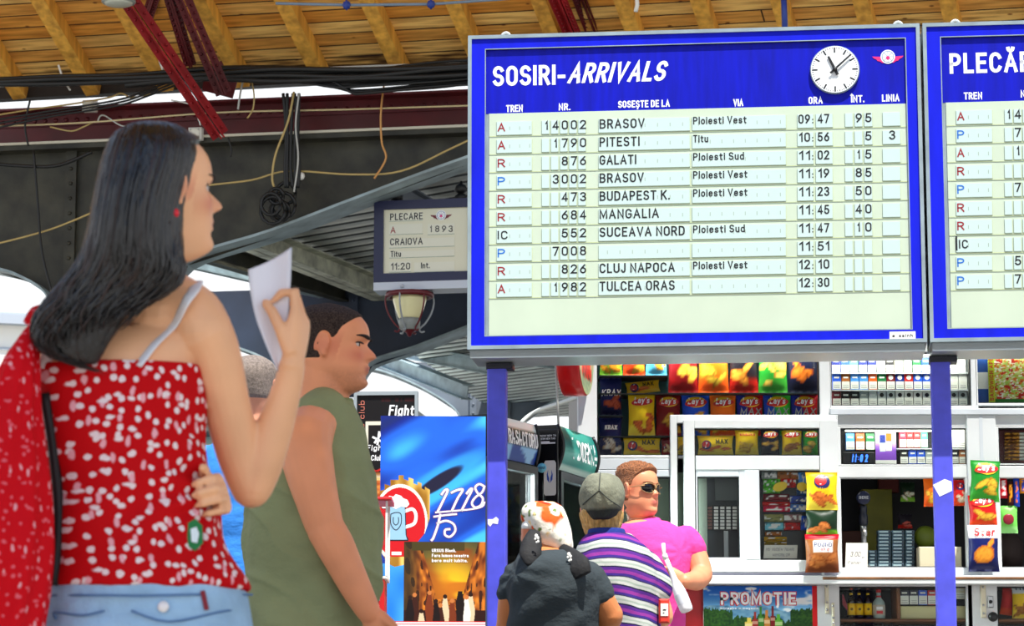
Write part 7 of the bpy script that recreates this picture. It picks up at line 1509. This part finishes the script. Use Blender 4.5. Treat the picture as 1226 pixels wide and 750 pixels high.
# red shoulder bag
M_bag = spotted('red_print_bag', (206, 12, 26), (226, 96, 108), (232, 160, 168), 42, .10, .07)
bagt = thing('shoulder_bag', 'large soft red printed bag hanging from the left shoulder of the woman', 'bag', P(0, 820, WY - .06) )
g = G(); loft(g, torso_rings([(38, 50, 384, .012, .0), (26, 49, 400, .03, -.03), (8, 46, 430, .045, -.06), (-14, 46, 480, .055, -.07), (-34, 52, 540, .065, -.08), (-46, 60, 600, .075, -.085), (-52, 63, 650, .08, -.09), (-54, 58, 700, .08, -.09), (-54, 50, 750, .075, -.09), (-46, 42, 800, .06, -.09), (-20, 20, 820, .02, -.09)], WY, None, None), 44, 2.2, disp=lambda p, t, k: .006*math.sin(t*9 + 5*k)*sstep(0, .3, k))
fuse(g, 'bag_body', M_bag, bagt, .006, 3, None, cloth_disp(.004, 9, 8, (2.2, 1, .8)))
g = G(); g.tube(smooth_path([P(44, 386, WY - .015), P(52, 372, WY + .04), P(60, 378, WY + .10), P(50, 430, WY + .15), P(30, 560, WY + .10), P(14, 640, WY + .0)], 5), .024, 12, flat=.4, up=(0, -1, 0)); g.build('bag_strap', M_bag, bagt)
g = G(); g.tube(smooth_path([on_back(52, 470, .02), on_back(62, 540, .02), on_back(68, 620, .02), on_back(62, 700, .022)], 4), .009, 8); g.build('dark_strip', mat('black_strip', (20, 14, 16), .6), bagt)  # thin black strip down the gap between bag and back
# ---------------------------------------------------------------- the man in the olive shirt, in profile
def rings_px(rows, Y): return torso_rings(rows, Y, None, None)
OY = 7.5; om = thing('person', 'man in a sleeveless olive shirt with cropped dark hair, in profile facing right', 'person', (P(372, 700, OY).x, OY, 0))
Fo = hv(1, -.10); oO = P(396, 466, OY - .01); Ho = Head(oO, Fo, .96, nose=.95, depth=1.12, width=1.06, jaw=1.08, pitch=R(-2))
rowsO = [(350, 413, 484, .075), (334, 420, 500, .13), (322, 428, 520, .175), (313, 435, 550, .2), (309, 441, 590, .205), (306, 446, 630, .2), (305, 446, 670, .19), (305, 443, 710, .185), (304, 438, 750, .185), (306, 434, 790, .185), (312, 424, 840, .17)]
TO = rings_px(rowsO, OY); B = G(); loft(B, TO, 40, 2.3)
limb(B, [P(380, 500, OY), P(386, 478, OY), oO + UP*.06 - Fo*.02], [.082, .072, .068])
sR = P(366, 524, OY - .2); eR = P(389, 632, OY - .24); wR = P(442, 734, OY - .22); sL = P(372, 524, OY + .2); eL = P(380, 640, OY + .25); wL = P(410, 740, OY + .2)
limb(B, [P(384, 502, OY - .1), sR, P(370, 560, OY - .23), P(380, 600, OY - .24), eR], [.06, .072, .066, .056, .049]); limb(B, [eR, P(402, 655, OY - .24), P(424, 700, OY - .23), wR], [.05, .05, .041, .031])
limb(B, [P(384, 502, OY + .1), sL, P(376, 580, OY + .24), eL], [.06, .07, .06, .049]); limb(B, [eL, P(396, 690, OY + .23), wL], [.05, .045, .03])
for w_, e_ in ((wR, eR), (wL, eL)): hand(B, w_, (w_ - e_), Vector((.6, -.2, .35)), 1.0, curl=(24, 30, 22), thumb=(34, 14), thumb_side=(1 if w_ is wR else -1))
Ho.add(B); PO, SO = G(), G(); hip = P(370, 830, OY); legs(B, PO, hip, Vector((1, 0, 0)), hip.z + .02, .1, .095, SO)
fuse(B, 'body', SKIN, om, .0045, 5, Ho.paint((242, 160, 116), (176, 84, 72), beard=((150, 98, 80), .3), blush=.3)); Ho.face(om, (34, 24, 20), (44, 30, 24), .0042)
M_buzz = mat('cropped_dark_hair', (66, 54, 50), .8, var=.75, scale=260, bump=.6, bscale=300, spec=.2)
def buzz(x, y, z):
    yh = -.006 if z < .115 else (.012 + (z - .115)*.5 if z < .165 else .037 + (z - .165)*1.0); bk = z > .058 - .0*y
    if abs(x) > .06 and y > -.03 and z < .142: yh = min(yh, .004 + max(0, z - .118)*.9)
    return -.006 + (.0078 + .003*sstep(.15, .2, z))*sstep(yh + .006, yh - .006, y)*sstep(.06, .085, z + .3*max(0, -y - .06))
Ho.hair('hair', M_buzz, om, buzz)
M_olive = cloth('olive_cotton', (144, 152, 112), .9, .35, 18, .08); g = G()
TS = inflate([r for r in TO if r[0].z < P(370, 488, OY).z and r[0].z > P(370, 815, OY).z], .019); loft(g, TS, 48, 2.3)
for sg in (-1, 1): limb(g, [P(388, 492, OY + sg*.07), P(378, 504, OY + sg*.13), P(362, 528, OY + sg*.175), P(352, 566, OY + sg*.165)], [.06, .07, .07, .05])
loft(g, [(P(383, 503, OY), Vector((.098, 0, 0)), Vector((0, .11, 0))), (P(384, 493, OY), Vector((.086, 0, .01)), Vector((0, .092, 0))), (P(386, 486, OY), Vector((.077, 0, .014)), Vector((0, .080, 0)))], 36, 2.1)
fuse(g, 'sleeveless_shirt', M_olive, om, .006, 3, None, lambda co: .008*npnoise(co, 6, 2, (1.4, 1, .8)) + .011*(1 - np.abs(npnoise(co @ np.array([[1, 0, .5], [0, 1, 0], [-.5, 0, 1]]), 7, 14, (.5, 1, 1.7))))**4*np.clip((P(370, 540, OY).z - co[:, 2])/.08, 0, 1) + .004*npnoise(co, 17, 9) + .006*np.sin(co[:, 2]*42 + co[:, 0]*30 + 2*npnoise(co, 5, 3))*np.clip((P(370, 600, OY).z - co[:, 2])/.2, 0, 1))
g = G(); n_ = 40; g.torus((0, 0, 0), .079, .006, (0, 0, 1), 36, 8); cM = Matrix.Translation(P(386, 487, OY)) @ Matrix.Rotation(R(-11), 4, 'Y')
g.v = [tuple(cM @ Vector(v)) for v in g.v]; g.build('neck_band', cloth('olive_rib', (128, 138, 94)), om)
loft(PO, inflate([r for r in TO if r[0].z < P(370, 775, OY).z], .007), 40, 2.3); fuse(PO, 'trousers', M_trs, om, .008, 2, None, cloth_disp(.004, 8, 2)); fuse(SO, 'shoe', M_shoe, om, .007, 2)
# ---------------------------------------------------------------- bald man in blue behind them
BY = 9.8; bm_ = thing('person', 'man with a shaved grey head in a blue shirt, mostly hidden behind the woman', 'person', (P(285, 700, BY).x, BY, 0))
Fb = hv(.35, 1); bO = P(303, 507, BY); Hb = Head(bO, Fb, 1.0, width=1.05); rowsB = [(290, 318, 512, .06), (272, 338, 524, .1), (250, 354, 540, .12), (238, 360, 570, .14), (236, 356, 620, .14), (238, 352, 680, .14), (238, 352, 740, .14), (240, 350, 800, .14)]
TB = rings_px(rowsB, BY); B = G(); loft(B, TB, 36, 2.3); limb(B, [P(304, 525, BY), P(304, 505, BY), bO + UP*.06], [.07, .064, .06])
ARM = []
for sg, x in ((-1, 244), (1, 350)):
    s_1 = P(x, 556, BY); e_1 = P(x + sg*6, 650, BY - .02); w_1 = P(x + sg*2, 735, BY + .08); limb(B, [s_1, e_1], [.062, .046]); limb(B, [e_1, w_1], [.046, .03]); hand(B, w_1, w_1 - e_1, Vector((-sg*.3, .9, 0)), 1.0, thumb_side=sg); ARM.append((s_1, e_1))
Hb.add(B); PB, SB = G(), G(); hip = P(295, 800, BY); legs(B, PB, hip, Fb, hip.z, .09, .09, SB); fuse(B, 'body', SKIN, bm_, .006, 4, Hb.paint((214, 150, 120), beard=((120, 110, 106), .3))); Hb.face(bm_)
Hb.hair('hair', mat('shaved_grey', (124, 112, 104), .8, var=.4, scale=120, bump=.3, bscale=300), bm_, lambda x, y, z: -.006 + .0085*sstep(.05, .03, y - max(0, (z-.13))*.6)*sstep(.06, .09, z))
M_bl = cloth('sky_blue_cotton', (60, 136, 224), .85, .3, 20); g = G(); loft(g, inflate([r for r in TB if r[0].z < P(300, 520, BY).z], .012), 40, 2.3)
for s_1, e_1 in ARM: limb(g, [s_1, s_1.lerp(e_1, .62)], [.074, .07])
fuse(g, 'shirt', M_bl, bm_, .008, 3, None, cloth_disp(.005, 8, 5)); loft(PB, inflate([r for r in TB if r[0].z < P(300, 760, BY).z], .006), 36, 2.3); fuse(PB, 'trousers', M_trs, bm_, .009, 2); fuse(SB, 'shoe', M_shoe, bm_, .008, 2)
# ---------------------------------------------------------------- stooping man in the dark T-shirt with a floral headscarf
DY = 9.6; dm = thing('person', 'stooping man in a dark grey T-shirt with a floral headscarf', 'person', (P(664, 700, DY).x, DY + .05, 0))
Fd = hv(-.45, .9); dO = P(650, 686, DY + .075); Hdk = Head(dO, Fd, .90, roll=R(10), pitch=R(-16))
rowsD = [(630, 682, 657, .075, .02), (624, 694, 666, .115, .0), (617, 706, 680, .145, -.01), (613, 713, 700, .165, .0), (612, 713, 735, .175, .03), (613, 714, 770, .17, .06), (616, 716, 810, .16, .09), (618, 714, 850, .155, .11)]
TD = rings_px(rowsD, DY); B = G(); loft(B, TD, 40, 2.3); limb(B, [P(658, 664, DY + .02), P(650, 650, DY + .03), P(648, 632, DY + .03)], [.078, .07, .07])
sL, eL, wL = P(622, 692, DY + .03), P(610, 750, DY + .08), P(624, 774, DY + .32); sR, eR, wR = P(703, 693, DY), P(729, 737, DY + .03), P(706, 764, DY + .26)
limb(B, [sL, P(614, 718, DY + .05), eL], [.056, .05, .044]); limb(B, [eL, wL], [.048, .031]); limb(B, [sR, P(716, 715, DY + .01), eR], [.058, .052, .046]); limb(B, [eR, P(722, 752, DY + .12), wR], [.05, .045, .031])
for w_, e_, sg in ((wL, eL, -1), (wR, eR, 1)): hand(B, w_, w_ - e_, Vector((0, .2, 1)), 1.0, curl=(30, 40, 30), thumb_side=sg)
Hdk.add(B); PD, SD = G(), G(); hip = P(665, 850, DY + .11); legs(B, PD, hip, Fd, hip.z, .1, .095, SD)
fuse(B, 'body', SKIN, dm, .005, 4, Hdk.paint((206, 128, 76), beard=((110, 80, 64), .3))); Hdk.face(dm)
M_dk = cloth('charcoal_cotton', (58, 66, 70), .9, .4, 18, .1); g = G(); loft(g, inflate([r for r in TD if r[0].z < P(660, 661, DY).z and r[0].z > P(660, 835, DY).z], .012), 44, 2.3)
limb(g, [sL, P(615.5, 706, DY + .045)], [.062, .06]); limb(g, [sR, P(714, 709, DY + .01)], [.064, .062])
def dkfold(co):
    a = np.array(P(617, 690, DY)); v = co - a; ang = np.arctan2(v[:, 2], v[:, 0]); d = np.sqrt(v[:, 0]**2 + v[:, 2]**2); b = np.array(P(640, 742, DY)); w = co - b
    return .0035*np.exp(-(d/.14)**2)*np.sin(ang*7 + 3*npnoise(co, 8, 4))*np.clip(d/.05, 0, 1) + .005*np.sin((w[:, 2]*.85 - w[:, 0]*.5)*62 + 1.5*npnoise(co, 6, 2))*np.exp(-((w[:, 0]**2 + w[:, 2]**2)/.05)) + .004*npnoise(co, 9, 7)
fuse(g, 't_shirt', M_dk, dm, .006, 3, None, dkfold); loft(PD, inflate([r for r in TD if r[0].z < P(660, 815, DY).z], .007), 40, 2.3); fuse(PD, 'trousers', M_trs, dm, .009, 2); fuse(SD, 'shoe', M_shoe, dm, .008, 2)
# headscarf
SK = [(636, 664, 601.5, .03, .03), (627, 671, 606, .075, .03), (623.5, 676, 614, .1, .03), (625, 680, 624, .112, .03), (630, 683, 634, .112, .03), (638, 685, 644, .1, .02), (646, 685.5, 653, .08, .01), (656, 683.5, 661, .055, .0), (666, 681, 668, .035, -.02), (676, 682, 675, .012, -.03)]
sp_ = np.array(P(652, 632, DY)); sx_ = np.array(P(680, 655, DY)) - sp_
def scarfcol(co):
    n = len(co); c = np.tile(np.array(lin((240, 236, 222))), (n, 1)); v = co - sp_; s1 = (v @ sx_)/(sx_ @ sx_)
    def mx(w, colr): nonlocal c; w = np.clip(w, 0, 1)[:, None]; c = c*(1-w) + np.array(lin(colr))*w
    reg = np.clip((.34 - s1)/.12, 0, 1)
    a = npnoise(co, 34, 3); b = npnoise(co, 60, 8); d = npnoise(co, 44, 12)
    mx(reg*np.clip((a - .05)/.1, 0, 1), (222, 92, 36)); mx(reg*np.clip((a - .38)/.1, 0, 1), (170, 44, 20)); mx(reg*np.clip((b - .42)/.1, 0, 1)*(a < .2), (96, 120, 50)); mx(reg*np.clip((d - .5)/.1, 0, 1), (250, 214, 150)); mx(np.clip((npnoise(co, 60, 21) - .62)/.08, 0, 1)*.6, (120, 140, 90))
    return c
g = G(); loft(g, rings_px(SK, DY), 44, 2.1, disp=lambda p, t, k: .004*math.sin(t*7 + k*9))
fuse(g, 'headscarf', paint_mat('scarf_cloth', .8, .15, .2, 40), dm, .0045, 3, scarfcol, lambda co: .002*npnoise(co, 16, 3))
g = G(); q = P(634, 632, DY + .03); loft(g, [(q + Vector((.0, 0, .016)), Vector((.024, 0, -.004)), Vector((0, .06, 0))), (q, Vector((.028, 0, -.004)), Vector((0, .07, 0))), (q - UP*.01, Vector((.027, 0, -.004)), Vector((0, .068, 0)))], 24, 2.2); g.build('cap_edge', mat('cap_white', (232, 234, 228), .7), dm)
M_tail = mat('black_kerchief', (16, 17, 20), .8, bump=.3, bscale=30)
def tail(pts, ws, nm):
    g = G(); q = smooth_path(pts, 4); n = len(q); r = [float(np.interp(i/(n-1), np.linspace(0, 1, len(ws)), ws)) for i in range(n)]; g.tube(q, r, 12, flat=.35, up=(0, -1, 0)); return g.build(nm, M_tail, dm)
t1 = tail([P(640, 636, DY - .08), P(637, 650, DY - .11), P(635, 664, DY - .135), P(637, 677, DY - .15)], [.018, .034, .038, .018], 'kerchief_tail'); t2 = tail([P(672, 655, DY - .07), P(683, 666, DY - .12), P(692, 678, DY - .16), P(698, 690, DY - .17)], [.014, .03, .042, .03], 'kerchief_tail')
for T_, base in ((t1, (642, 642)), (t2, (681, 664))):
    g = G()
    for dx, dy, r in ((0, 0, 5), (2.4, 2.5, 4.2), (-1.6, 3.6, 3), (3, 6.6, 3.4), (.4, 7.6, 2.4)): c = P(base[0] + dx*.8, base[1] + dy, DY - .165); sphere(g, c, r*.0012, 5, sc=(1, .2, 1.2))
    g.build('kerchief_print', mat('kerchief_white', (236, 236, 230), .8), T_)
# ---------------------------------------------------------------- man in the flat cap and striped shirt
SY = 10.4; sm = thing('person', 'man seen from behind in a grey flat cap and purple and white striped shirt', 'person', (P(742, 700, SY).x, SY, 0))
Fs = hv(.15, 1); sO = P(721, 644, SY + .03); Hs = Head(sO, Fs, .88, width=1.04, pitch=R(-4))
rowsS = [(706, 752, 640, .075, .0), (697, 764, 649, .115, .0), (692, 776, 661, .145, .01), (690, 782, 680, .155, .0), (690, 784, 712, .155, .0), (692, 786, 750, .155, .0), (694, 786, 800, .155, .0), (696, 784, 850, .15, .0)]
TSr = rings_px(rowsS, SY); B = G(); loft(B, TSr, 40, 2.3); limb(B, [P(727, 652, SY + .03), P(724, 640, SY + .035), P(722, 622, SY + .04)], [.066, .056, .054])
sL, eL, wL = P(700, 678, SY + .02), P(686, 745, SY + .05), P(700, 775, SY + .28); sR, eR, wR = P(769, 677, SY + .0), P(792, 738, SY + .02), P(768, 742, SY + .25)
limb(B, [sL, eL], [.056, .045]); limb(B, [eL, wL], [.045, .03]); limb(B, [sR, eR], [.056, .045]); limb(B, [eR, wR], [.045, .03])
for w_, e_, sg in ((wL, eL, -1), (wR, eR, 1)): hand(B, w_, w_ - e_, Vector((-sg*.4, .1, 1)), 1.0, curl=(35, 45, 30), thumb_side=sg)
Hs.add(B); PS, SS = G(), G(); hip = P(740, 850, SY); legs(B, PS, hip, Fs, hip.z, .1, .095, SS)
fuse(B, 'body', SKIN, sm, .005, 4, Hs.paint((232, 160, 116))); Hs.face(sm)
M_blond = mat('blond_hair', (214, 170, 100), .5, var=.35, scale=90, stretch=(1, 1, .2), bump=.6, bscale=120)
Hs.hair('hair', M_blond, sm, lambda x, y, z: -.008 + (.016 + .012*vnoise(math.atan2(x, -y)*22, z*60, 3))*sstep(.03, .012, y)*sstep(.004, .022, z)*sstep(.125, .1, z))
# flat cap
CAPR = [(709, 728, 567.5, .03, .02), (702, 738, 571, .1, .02), (697, 744, 579, .14, .02), (693.5, 747.5, 590, .16, .02), (693.5, 748, 599, .162, .02), (696, 746, 608, .152, .015), (699, 743, 614, .14, .01), (704, 738, 620, .128, .005), (709, 730, 624, .118, .0)]
def capcol(co):
    v = co - np.array(P(716, 592, SY - .1)); n = len(co); c = np.tile(np.array(lin((128, 130, 112))), (n, 1)); w = npnoise(co, 34, 4)*.12 + npnoise(co, 90, 5)*.1; c *= (1 + w)[:, None]
    lo = np.clip((P(716, 612, SY).z + .12*np.abs(v[:, 0]) - co[:, 2])/.012, 0, 1)[:, None]; c = c*(1-lo) + np.array(lin((52, 56, 54)))*lo; return c
g = G(); loft(g, rings_px(CAPR, SY), 44, 2.1, disp=lambda p, t, k: -.003*abs(math.sin(t*3))**6 + .003*math.sin(t*5 + k*8))
cp = fuse(g, 'flat_cap', paint_mat('cap_cloth', .9, .1, .3, 60), sm, .0045, 3, capcol)
g = G(); 
for pth in ([(716, 592), (706, 600), (697, 606)], [(716, 592), (717, 578), (718, 569)], [(716, 592), (728, 603), (742, 610)]):
    pts = []
    for px_, py_ in smooth_path([Vector((a, b, 0)) for a, b in pth], 6) and [(v.x, v.y) for v in smooth_path([Vector((a, b, 0)) for a, b in pth], 6)]:
        z = P(px_, py_, SY).z; c, a, b = min(rings_px(CAPR, SY), key=lambda r: abs(r[0].z - z)); x = P(px_, py_, SY).x; u = max(-.98, min(.98, (x-c.x)/a.x)); pts.append(Vector((x, c.y - b.y*(1-abs(u)**2.1)**(1/2.1) - .002, z)))
    g.tube(pts, .0022, 6)
g.build('cap_seam', mat('cap_seam_dark', (70, 74, 66), .9), cp)
qv = sO + Fs*.15 + UP*.115; g = G(); loft(g, [(qv - Fs*.05 + UP*.02, Vector((.07, 0, 0)), UP*.006), (qv + Fs*.0 + UP*.008, Vector((.075, 0, 0)), UP*.006), (qv + Fs*.05 - UP*.008, Vector((.05, 0, 0)), UP*.005)], 24, 2.4); g.build('cap_peak', mat('cap_peak_grey', (86, 90, 80), .9), cp)
# striped shirt
def stripes():
    m = mat('striped_jersey', (200, 200, 200), .85, spec=.12, bump=.3, bscale=20); nt = m.node_tree; L = nt.links.new; tc = nt.nodes.new('ShaderNodeTexCoord'); sp = nt.nodes.new('ShaderNodeSeparateXYZ'); L(tc.outputs['Object'], sp.inputs[0])
    n = nt.nodes.new('ShaderNodeTexNoise'); n.inputs['Scale'].default_value = 6; L(tc.outputs['Object'], n.inputs['Vector'])
    def M(op, a, b_=None, c=None):
        x = nt.nodes.new('ShaderNodeMath'); x.operation = op
        for i, v in enumerate((a, b_, c)):
            if v is None: continue
            if hasattr(v, 'links') or hasattr(v, 'is_output'): L(v, x.inputs[i])
            else: x.inputs[i].default_value = v
        return x.outputs[0]
    ax = M('POWER', M('ABSOLUTE', sp.outputs[0]), 2.0); z = M('MULTIPLY_ADD', ax, 1.1, sp.outputs[2]); z = M('MULTIPLY_ADD', sp.outputs[0], .13, z); z = M('MULTIPLY_ADD', n.outputs[0], .03, z); f = M('FRACT', M('MULTIPLY', z, 1/.066))
    r = nt.nodes.new('ShaderNodeValToRGB'); r.color_ramp.interpolation = 'CONSTANT'; e = r.color_ramp.elements
    e[0].position = 0; e[0].color = (*lin((62, 44, 128)), 1); e[1].position = .12; e[1].color = (*lin((136, 54, 140)), 1)
    for p, c in ((.30, (84, 44, 130)), (.46, (40, 40, 70)), (.54, (188, 192, 186)), (.68, (158, 172, 160)), (.78, (190, 194, 188)), (.93, (56, 54, 90))): q = e.new(p); q.color = (*lin(c), 1)
    L(f, r.inputs[0]); L(r.outputs[0], nt.nodes['Principled BSDF'].inputs['Base Color']); return m
g = G(); loft(g, inflate([r for r in TSr if r[0].z < P(730, 639, SY).z and r[0].z > P(730, 835, SY).z], .012), 44, 2.3); limb(g, [sL, P(692, 716, SY + .03)], [.068, .072]); limb(g, [sR, P(785, 706, SY + .01)], [.068, .066])
fuse(g, 'striped_shirt', stripes(), sm, .006, 3, None, lambda co: .005*npnoise(co, 9, 5, (1, 1, 1.6)) + .004*np.sin(co[:, 0]*50 + co[:, 2]*22 + 2*npnoise(co, 5, 1))*np.clip((P(730, 690, SY).z - co[:, 2])/.1, 0, 1))
CR = rings_px([(702, 754, 648, .094, .0), (703, 750, 641, .09, .0), (704, 748, 634, .084, .0)], SY); g = G(); loft(g, CR, 36, 2.2); fuse(g, 'collar', cloth('navy_collar', (40, 56, 130)), sm, .005, 2)
loft(PS, inflate([r for r in TSr if r[0].z < P(730, 810, SY).z], .007), 40, 2.3); fuse(PS, 'trousers', M_trs, sm, .009, 2); fuse(SS, 'shoe', M_shoe, sm, .008, 2)
# ---------------------------------------------------------------- man in pink with sunglasses
KY2 = 11.75; pm_ = thing('person', 'man in a pink T-shirt and dark sunglasses looking to the right', 'person', (P(785, 700, KY2).x, KY2, 0))
Fp = hv(.76, -.65); pO = P(765, 618, KY2); Hp = Head(pO, Fp, .90, nose=.85, width=1.05, jaw=1.14, pitch=R(2))
rowsP = [(752, 790, 624, .07, .02), (744, 806, 629, .105, .02), (738, 817, 639, .13, .02), (737, 823, 655, .145, .01), (740, 823, 680, .15, .0), (743, 819, 710, .145, .0), (743, 818, 750, .145, .0), (743, 819, 800, .145, .0)]
TPk = rings_px(rowsP, KY2); B = G(); loft(B, TPk, 40, 2.3); limb(B, [P(770, 632, KY2 + .03), P(767, 621, KY2 + .03), P(764, 602, KY2 + .02)], [.072, .056, .052])
sR, eR, wR = P(820, 648, KY2 + .02), P(840, 688, KY2 - .02), P(820, 696, KY2 - .24); sL, eL, wL = P(738, 652, KY2 + .03), P(732, 712, KY2 + .04), P(742, 760, KY2 - .05)
limb(B, [sR, P(832, 666, KY2 + .01), eR], [.058, .052, .047]); limb(B, [eR, P(834, 695, KY2 - .1), wR], [.047, .044, .029]); limb(B, [sL, eL], [.062, .048]); limb(B, [eL, wL], [.048, .03])
hand(B, wR, Vector((-.85, -.35, .05)), Vector((-.3, -.2, .9)), .93, curl=(48, 62, 40), thumb=(34, 6), thumb_side=1); hand(B, wL, wL - eL, Vector((.5, -.6, 0)), 1.0, thumb_side=-1)
Hp.add(B); PP, SPk = G(), G(); hip = P(782, 790, KY2); legs(B, PP, hip, hv(.1, -1), hip.z, .1, .095, SPk)
fuse(B, 'body', SKIN, pm_, .0045, 4, Hp.paint((226, 148, 108), (206, 110, 100), blush=.25)); Hp.face(pm_, (120, 80, 50), (70, 60, 50))
M_sandy = mat('short_sandy_hair', (150, 92, 52), .6, var=.55, scale=170, bump=.7, bscale=200)
def spiky(x, y, z):
    yh = -.002 if z < .12 else (.010 + (z-.12)*.5 if z < .165 else .033 + (z-.165)*1.0)
    if abs(x) > .06 and y > -.03 and z < .15: yh = min(yh, .0 + max(0, z - .118)*.9)
    top = sstep(.17, .22, z); return -.006 + (.0095 + top*(.012 + .011*vnoise(x*190, y*190, 4)))*sstep(yh + .006, yh - .006, y)*sstep(.055, .075, z + .3*max(0, -y-.06))
Hp.hair('hair', M_sandy, pm_, spiky, seg=140, nz=140)
# sunglasses: aviator lenses, brow bar, temples
M_lens = mat('dark_lens', (12, 11, 15), .12, spec=.4); M_gold = mat('thin_gold_frame', (206, 170, 120), .3, metal=.7); g = G(); fr = G()
for sg in (-1, 1):
    out = []
    for k in range(26):
        a = 2*math.pi*k/26; rx = .0310; rz = .0275 if math.sin(a) < 0 else .018; x = .0345 + rx*math.cos(a)*(1 + .06*math.sin(a)) + (.003 if math.sin(a) < 0 else 0)*0; z = .1205 + rz*math.sin(a); y = .098 - 4.2*max(0, x - .016)**2*3.2; out.append(Vector((sg*x, y, z)))
    c = sum(out, Vector())/26 + Vector((0, .004, 0)); vs = [Hp.M @ v for v in out] + [Hp.M @ c] + [Hp.M @ (v - Vector((0, .003, 0))) for v in out]
    g.add(vs, [(k, (k+1) % 26, 26) for k in range(26)] + [((k+1) % 26, k, 27+k, 27+(k+1) % 26) for k in range(26)] + [tuple(27 + (25-k) for k in range(26))], smooth=True)
    fr.tube([Hp.M @ v for v in out] + [Hp.M @ out[0]], .0016, 6); fr.tube(smooth_path([Hp.M @ Vector((sg*.060, .086, .127)), Hp.M @ Vector((sg*.076, .06, .126)), Hp.M @ Vector((sg*.081, .0, .124)), Hp.M @ Vector((sg*.080, -.016, .116))], 4), .0018, 6)
fr.tube([Hp.M @ Vector((-.012, .101, .13)), Hp.M @ Vector((0, .104, .131)), Hp.M @ Vector((.012, .101, .13))], .0016, 6); fr.tube([Hp.M @ Vector((-.010, .101, .121)), Hp.M @ Vector((0, .106, .124)), Hp.M @ Vector((.010, .101, .121))], .0016, 6)
sg_ = fr.build('sunglasses', M_gold, pm_); g.build('lens', M_lens, sg_)
M_pink = cloth('pink_cotton', (222, 74, 156), .85, .35, 18, .05); g = G(); loft(g, inflate([r for r in TPk if r[0].z < P(765, 627, KY2).z and r[0].z > P(765, 790, KY2).z], .010), 44, 2.3); limb(g, [sR, P(828, 659, KY2 + .015)], [.066, .063]); limb(g, [sL, P(735, 685, KY2 + .03)], [.065, .062])
loft(g, [(P(770, 633, KY2 + .01), Vector((.10, 0, .0)), Vector((0, .10, 0))), (P(770, 628, KY2 + .02), Vector((.082, 0, .006)), Vector((0, .085, 0))), (P(769, 624, KY2 + .02), Vector((.070, 0, .012)), Vector((0, .072, 0)))], 36, 2.1)
a_ = np.array(P(814, 662, KY2 - .1))
def pkfold(co): v = co - a_; d = np.linalg.norm(v, axis=1); ang = np.arctan2(v[:, 2], -v[:, 0]); return .002*np.exp(-(d/.2)**2)*np.sin(ang*7 + 3*npnoise(co, 8, 4))*np.clip(d/.07, 0, 1) + .005*npnoise(co, 9, 3) + .003*npnoise(co, 20, 8)
fuse(g, 't_shirt', M_pink, pm_, .006, 3, None, pkfold); loft(PP, inflate([r for r in TPk if r[0].z < P(765, 770, KY2).z], .006), 40, 2.3); fuse(PP, 'trousers', M_trs, pm_, .009, 2); fuse(SPk, 'shoe', M_shoe, pm_, .008, 2)
# what he holds: a long-necked white bottle; the red packet at the striped man's sleeve
t = thing('bottle', 'slim white long-necked bottle held by the man in pink', 'bottle', P(823, 733, KY2 - .31)); g = G(); q0, q1 = P(797, 668, KY2 - .285), P(823, 733, KY2 - .31); ax = (q1 - q0)
g.tube([q0 + ax*k for k in (0, .25, .42, .52, .6, .75, .93, .985, 1)], [.009, .010, .013, .021, .025, .027, .027, .024, .016], 18); g.build('bottle_body', mat('bottle_white', (240, 240, 244), .35), t)
g = G(); g.tube([q0 - ax*.06, q0 + ax*.03], [.0105, .0105], 14); g.build('cap', M_white, t); g = G(); g.tube([q0 + ax*.68, q0 + ax*.86], [.0276, .0276], 18, cap=False); g.build('label_band', mat('band_pale_grey', (214, 218, 224), .4), t)
g = G(); a, b = P(795.5, 670, KY2 - .28), P(794, 651, KY2 - .27); g.tube([a, b], .008, 10); tag(g.build('rolled_paper', M_white), 'short white paper roll sticking up before the pink shirt', 'paper roll')
t = thing('packet', 'red packet with a white label under the striped sleeve', 'packet', P(795, 745, SY - .06)); g = G(); a, b = P(788.5, 747, SY - .07), P(801, 718, SY - .07); M_ = Matrix.Translation((0, 0, 0)); g.cbox((a.x, a.y - .03, a.z), (b.x, a.y + .0, b.z), .006); g.build('packet_body', mat('packet_red', (214, 50, 30), .4), t); a, b = P(791, 738, SY - .1), P(800, 723, SY - .1); g = G(); g.box((a.x, a.y - .0025, a.z), (b.x, a.y + .001, b.z)); lb = g.build('white_label', M_white, t)
g = G(); g.box((a.x + .008, a.y - .0035, a.z + .02), (b.x - .008, a.y - .0025, a.z + .024)); g.box((a.x + .008, a.y - .0035, a.z + .01), (b.x - .014, a.y - .0025, a.z + .013)); g.build('label_print', M_ink, lb)
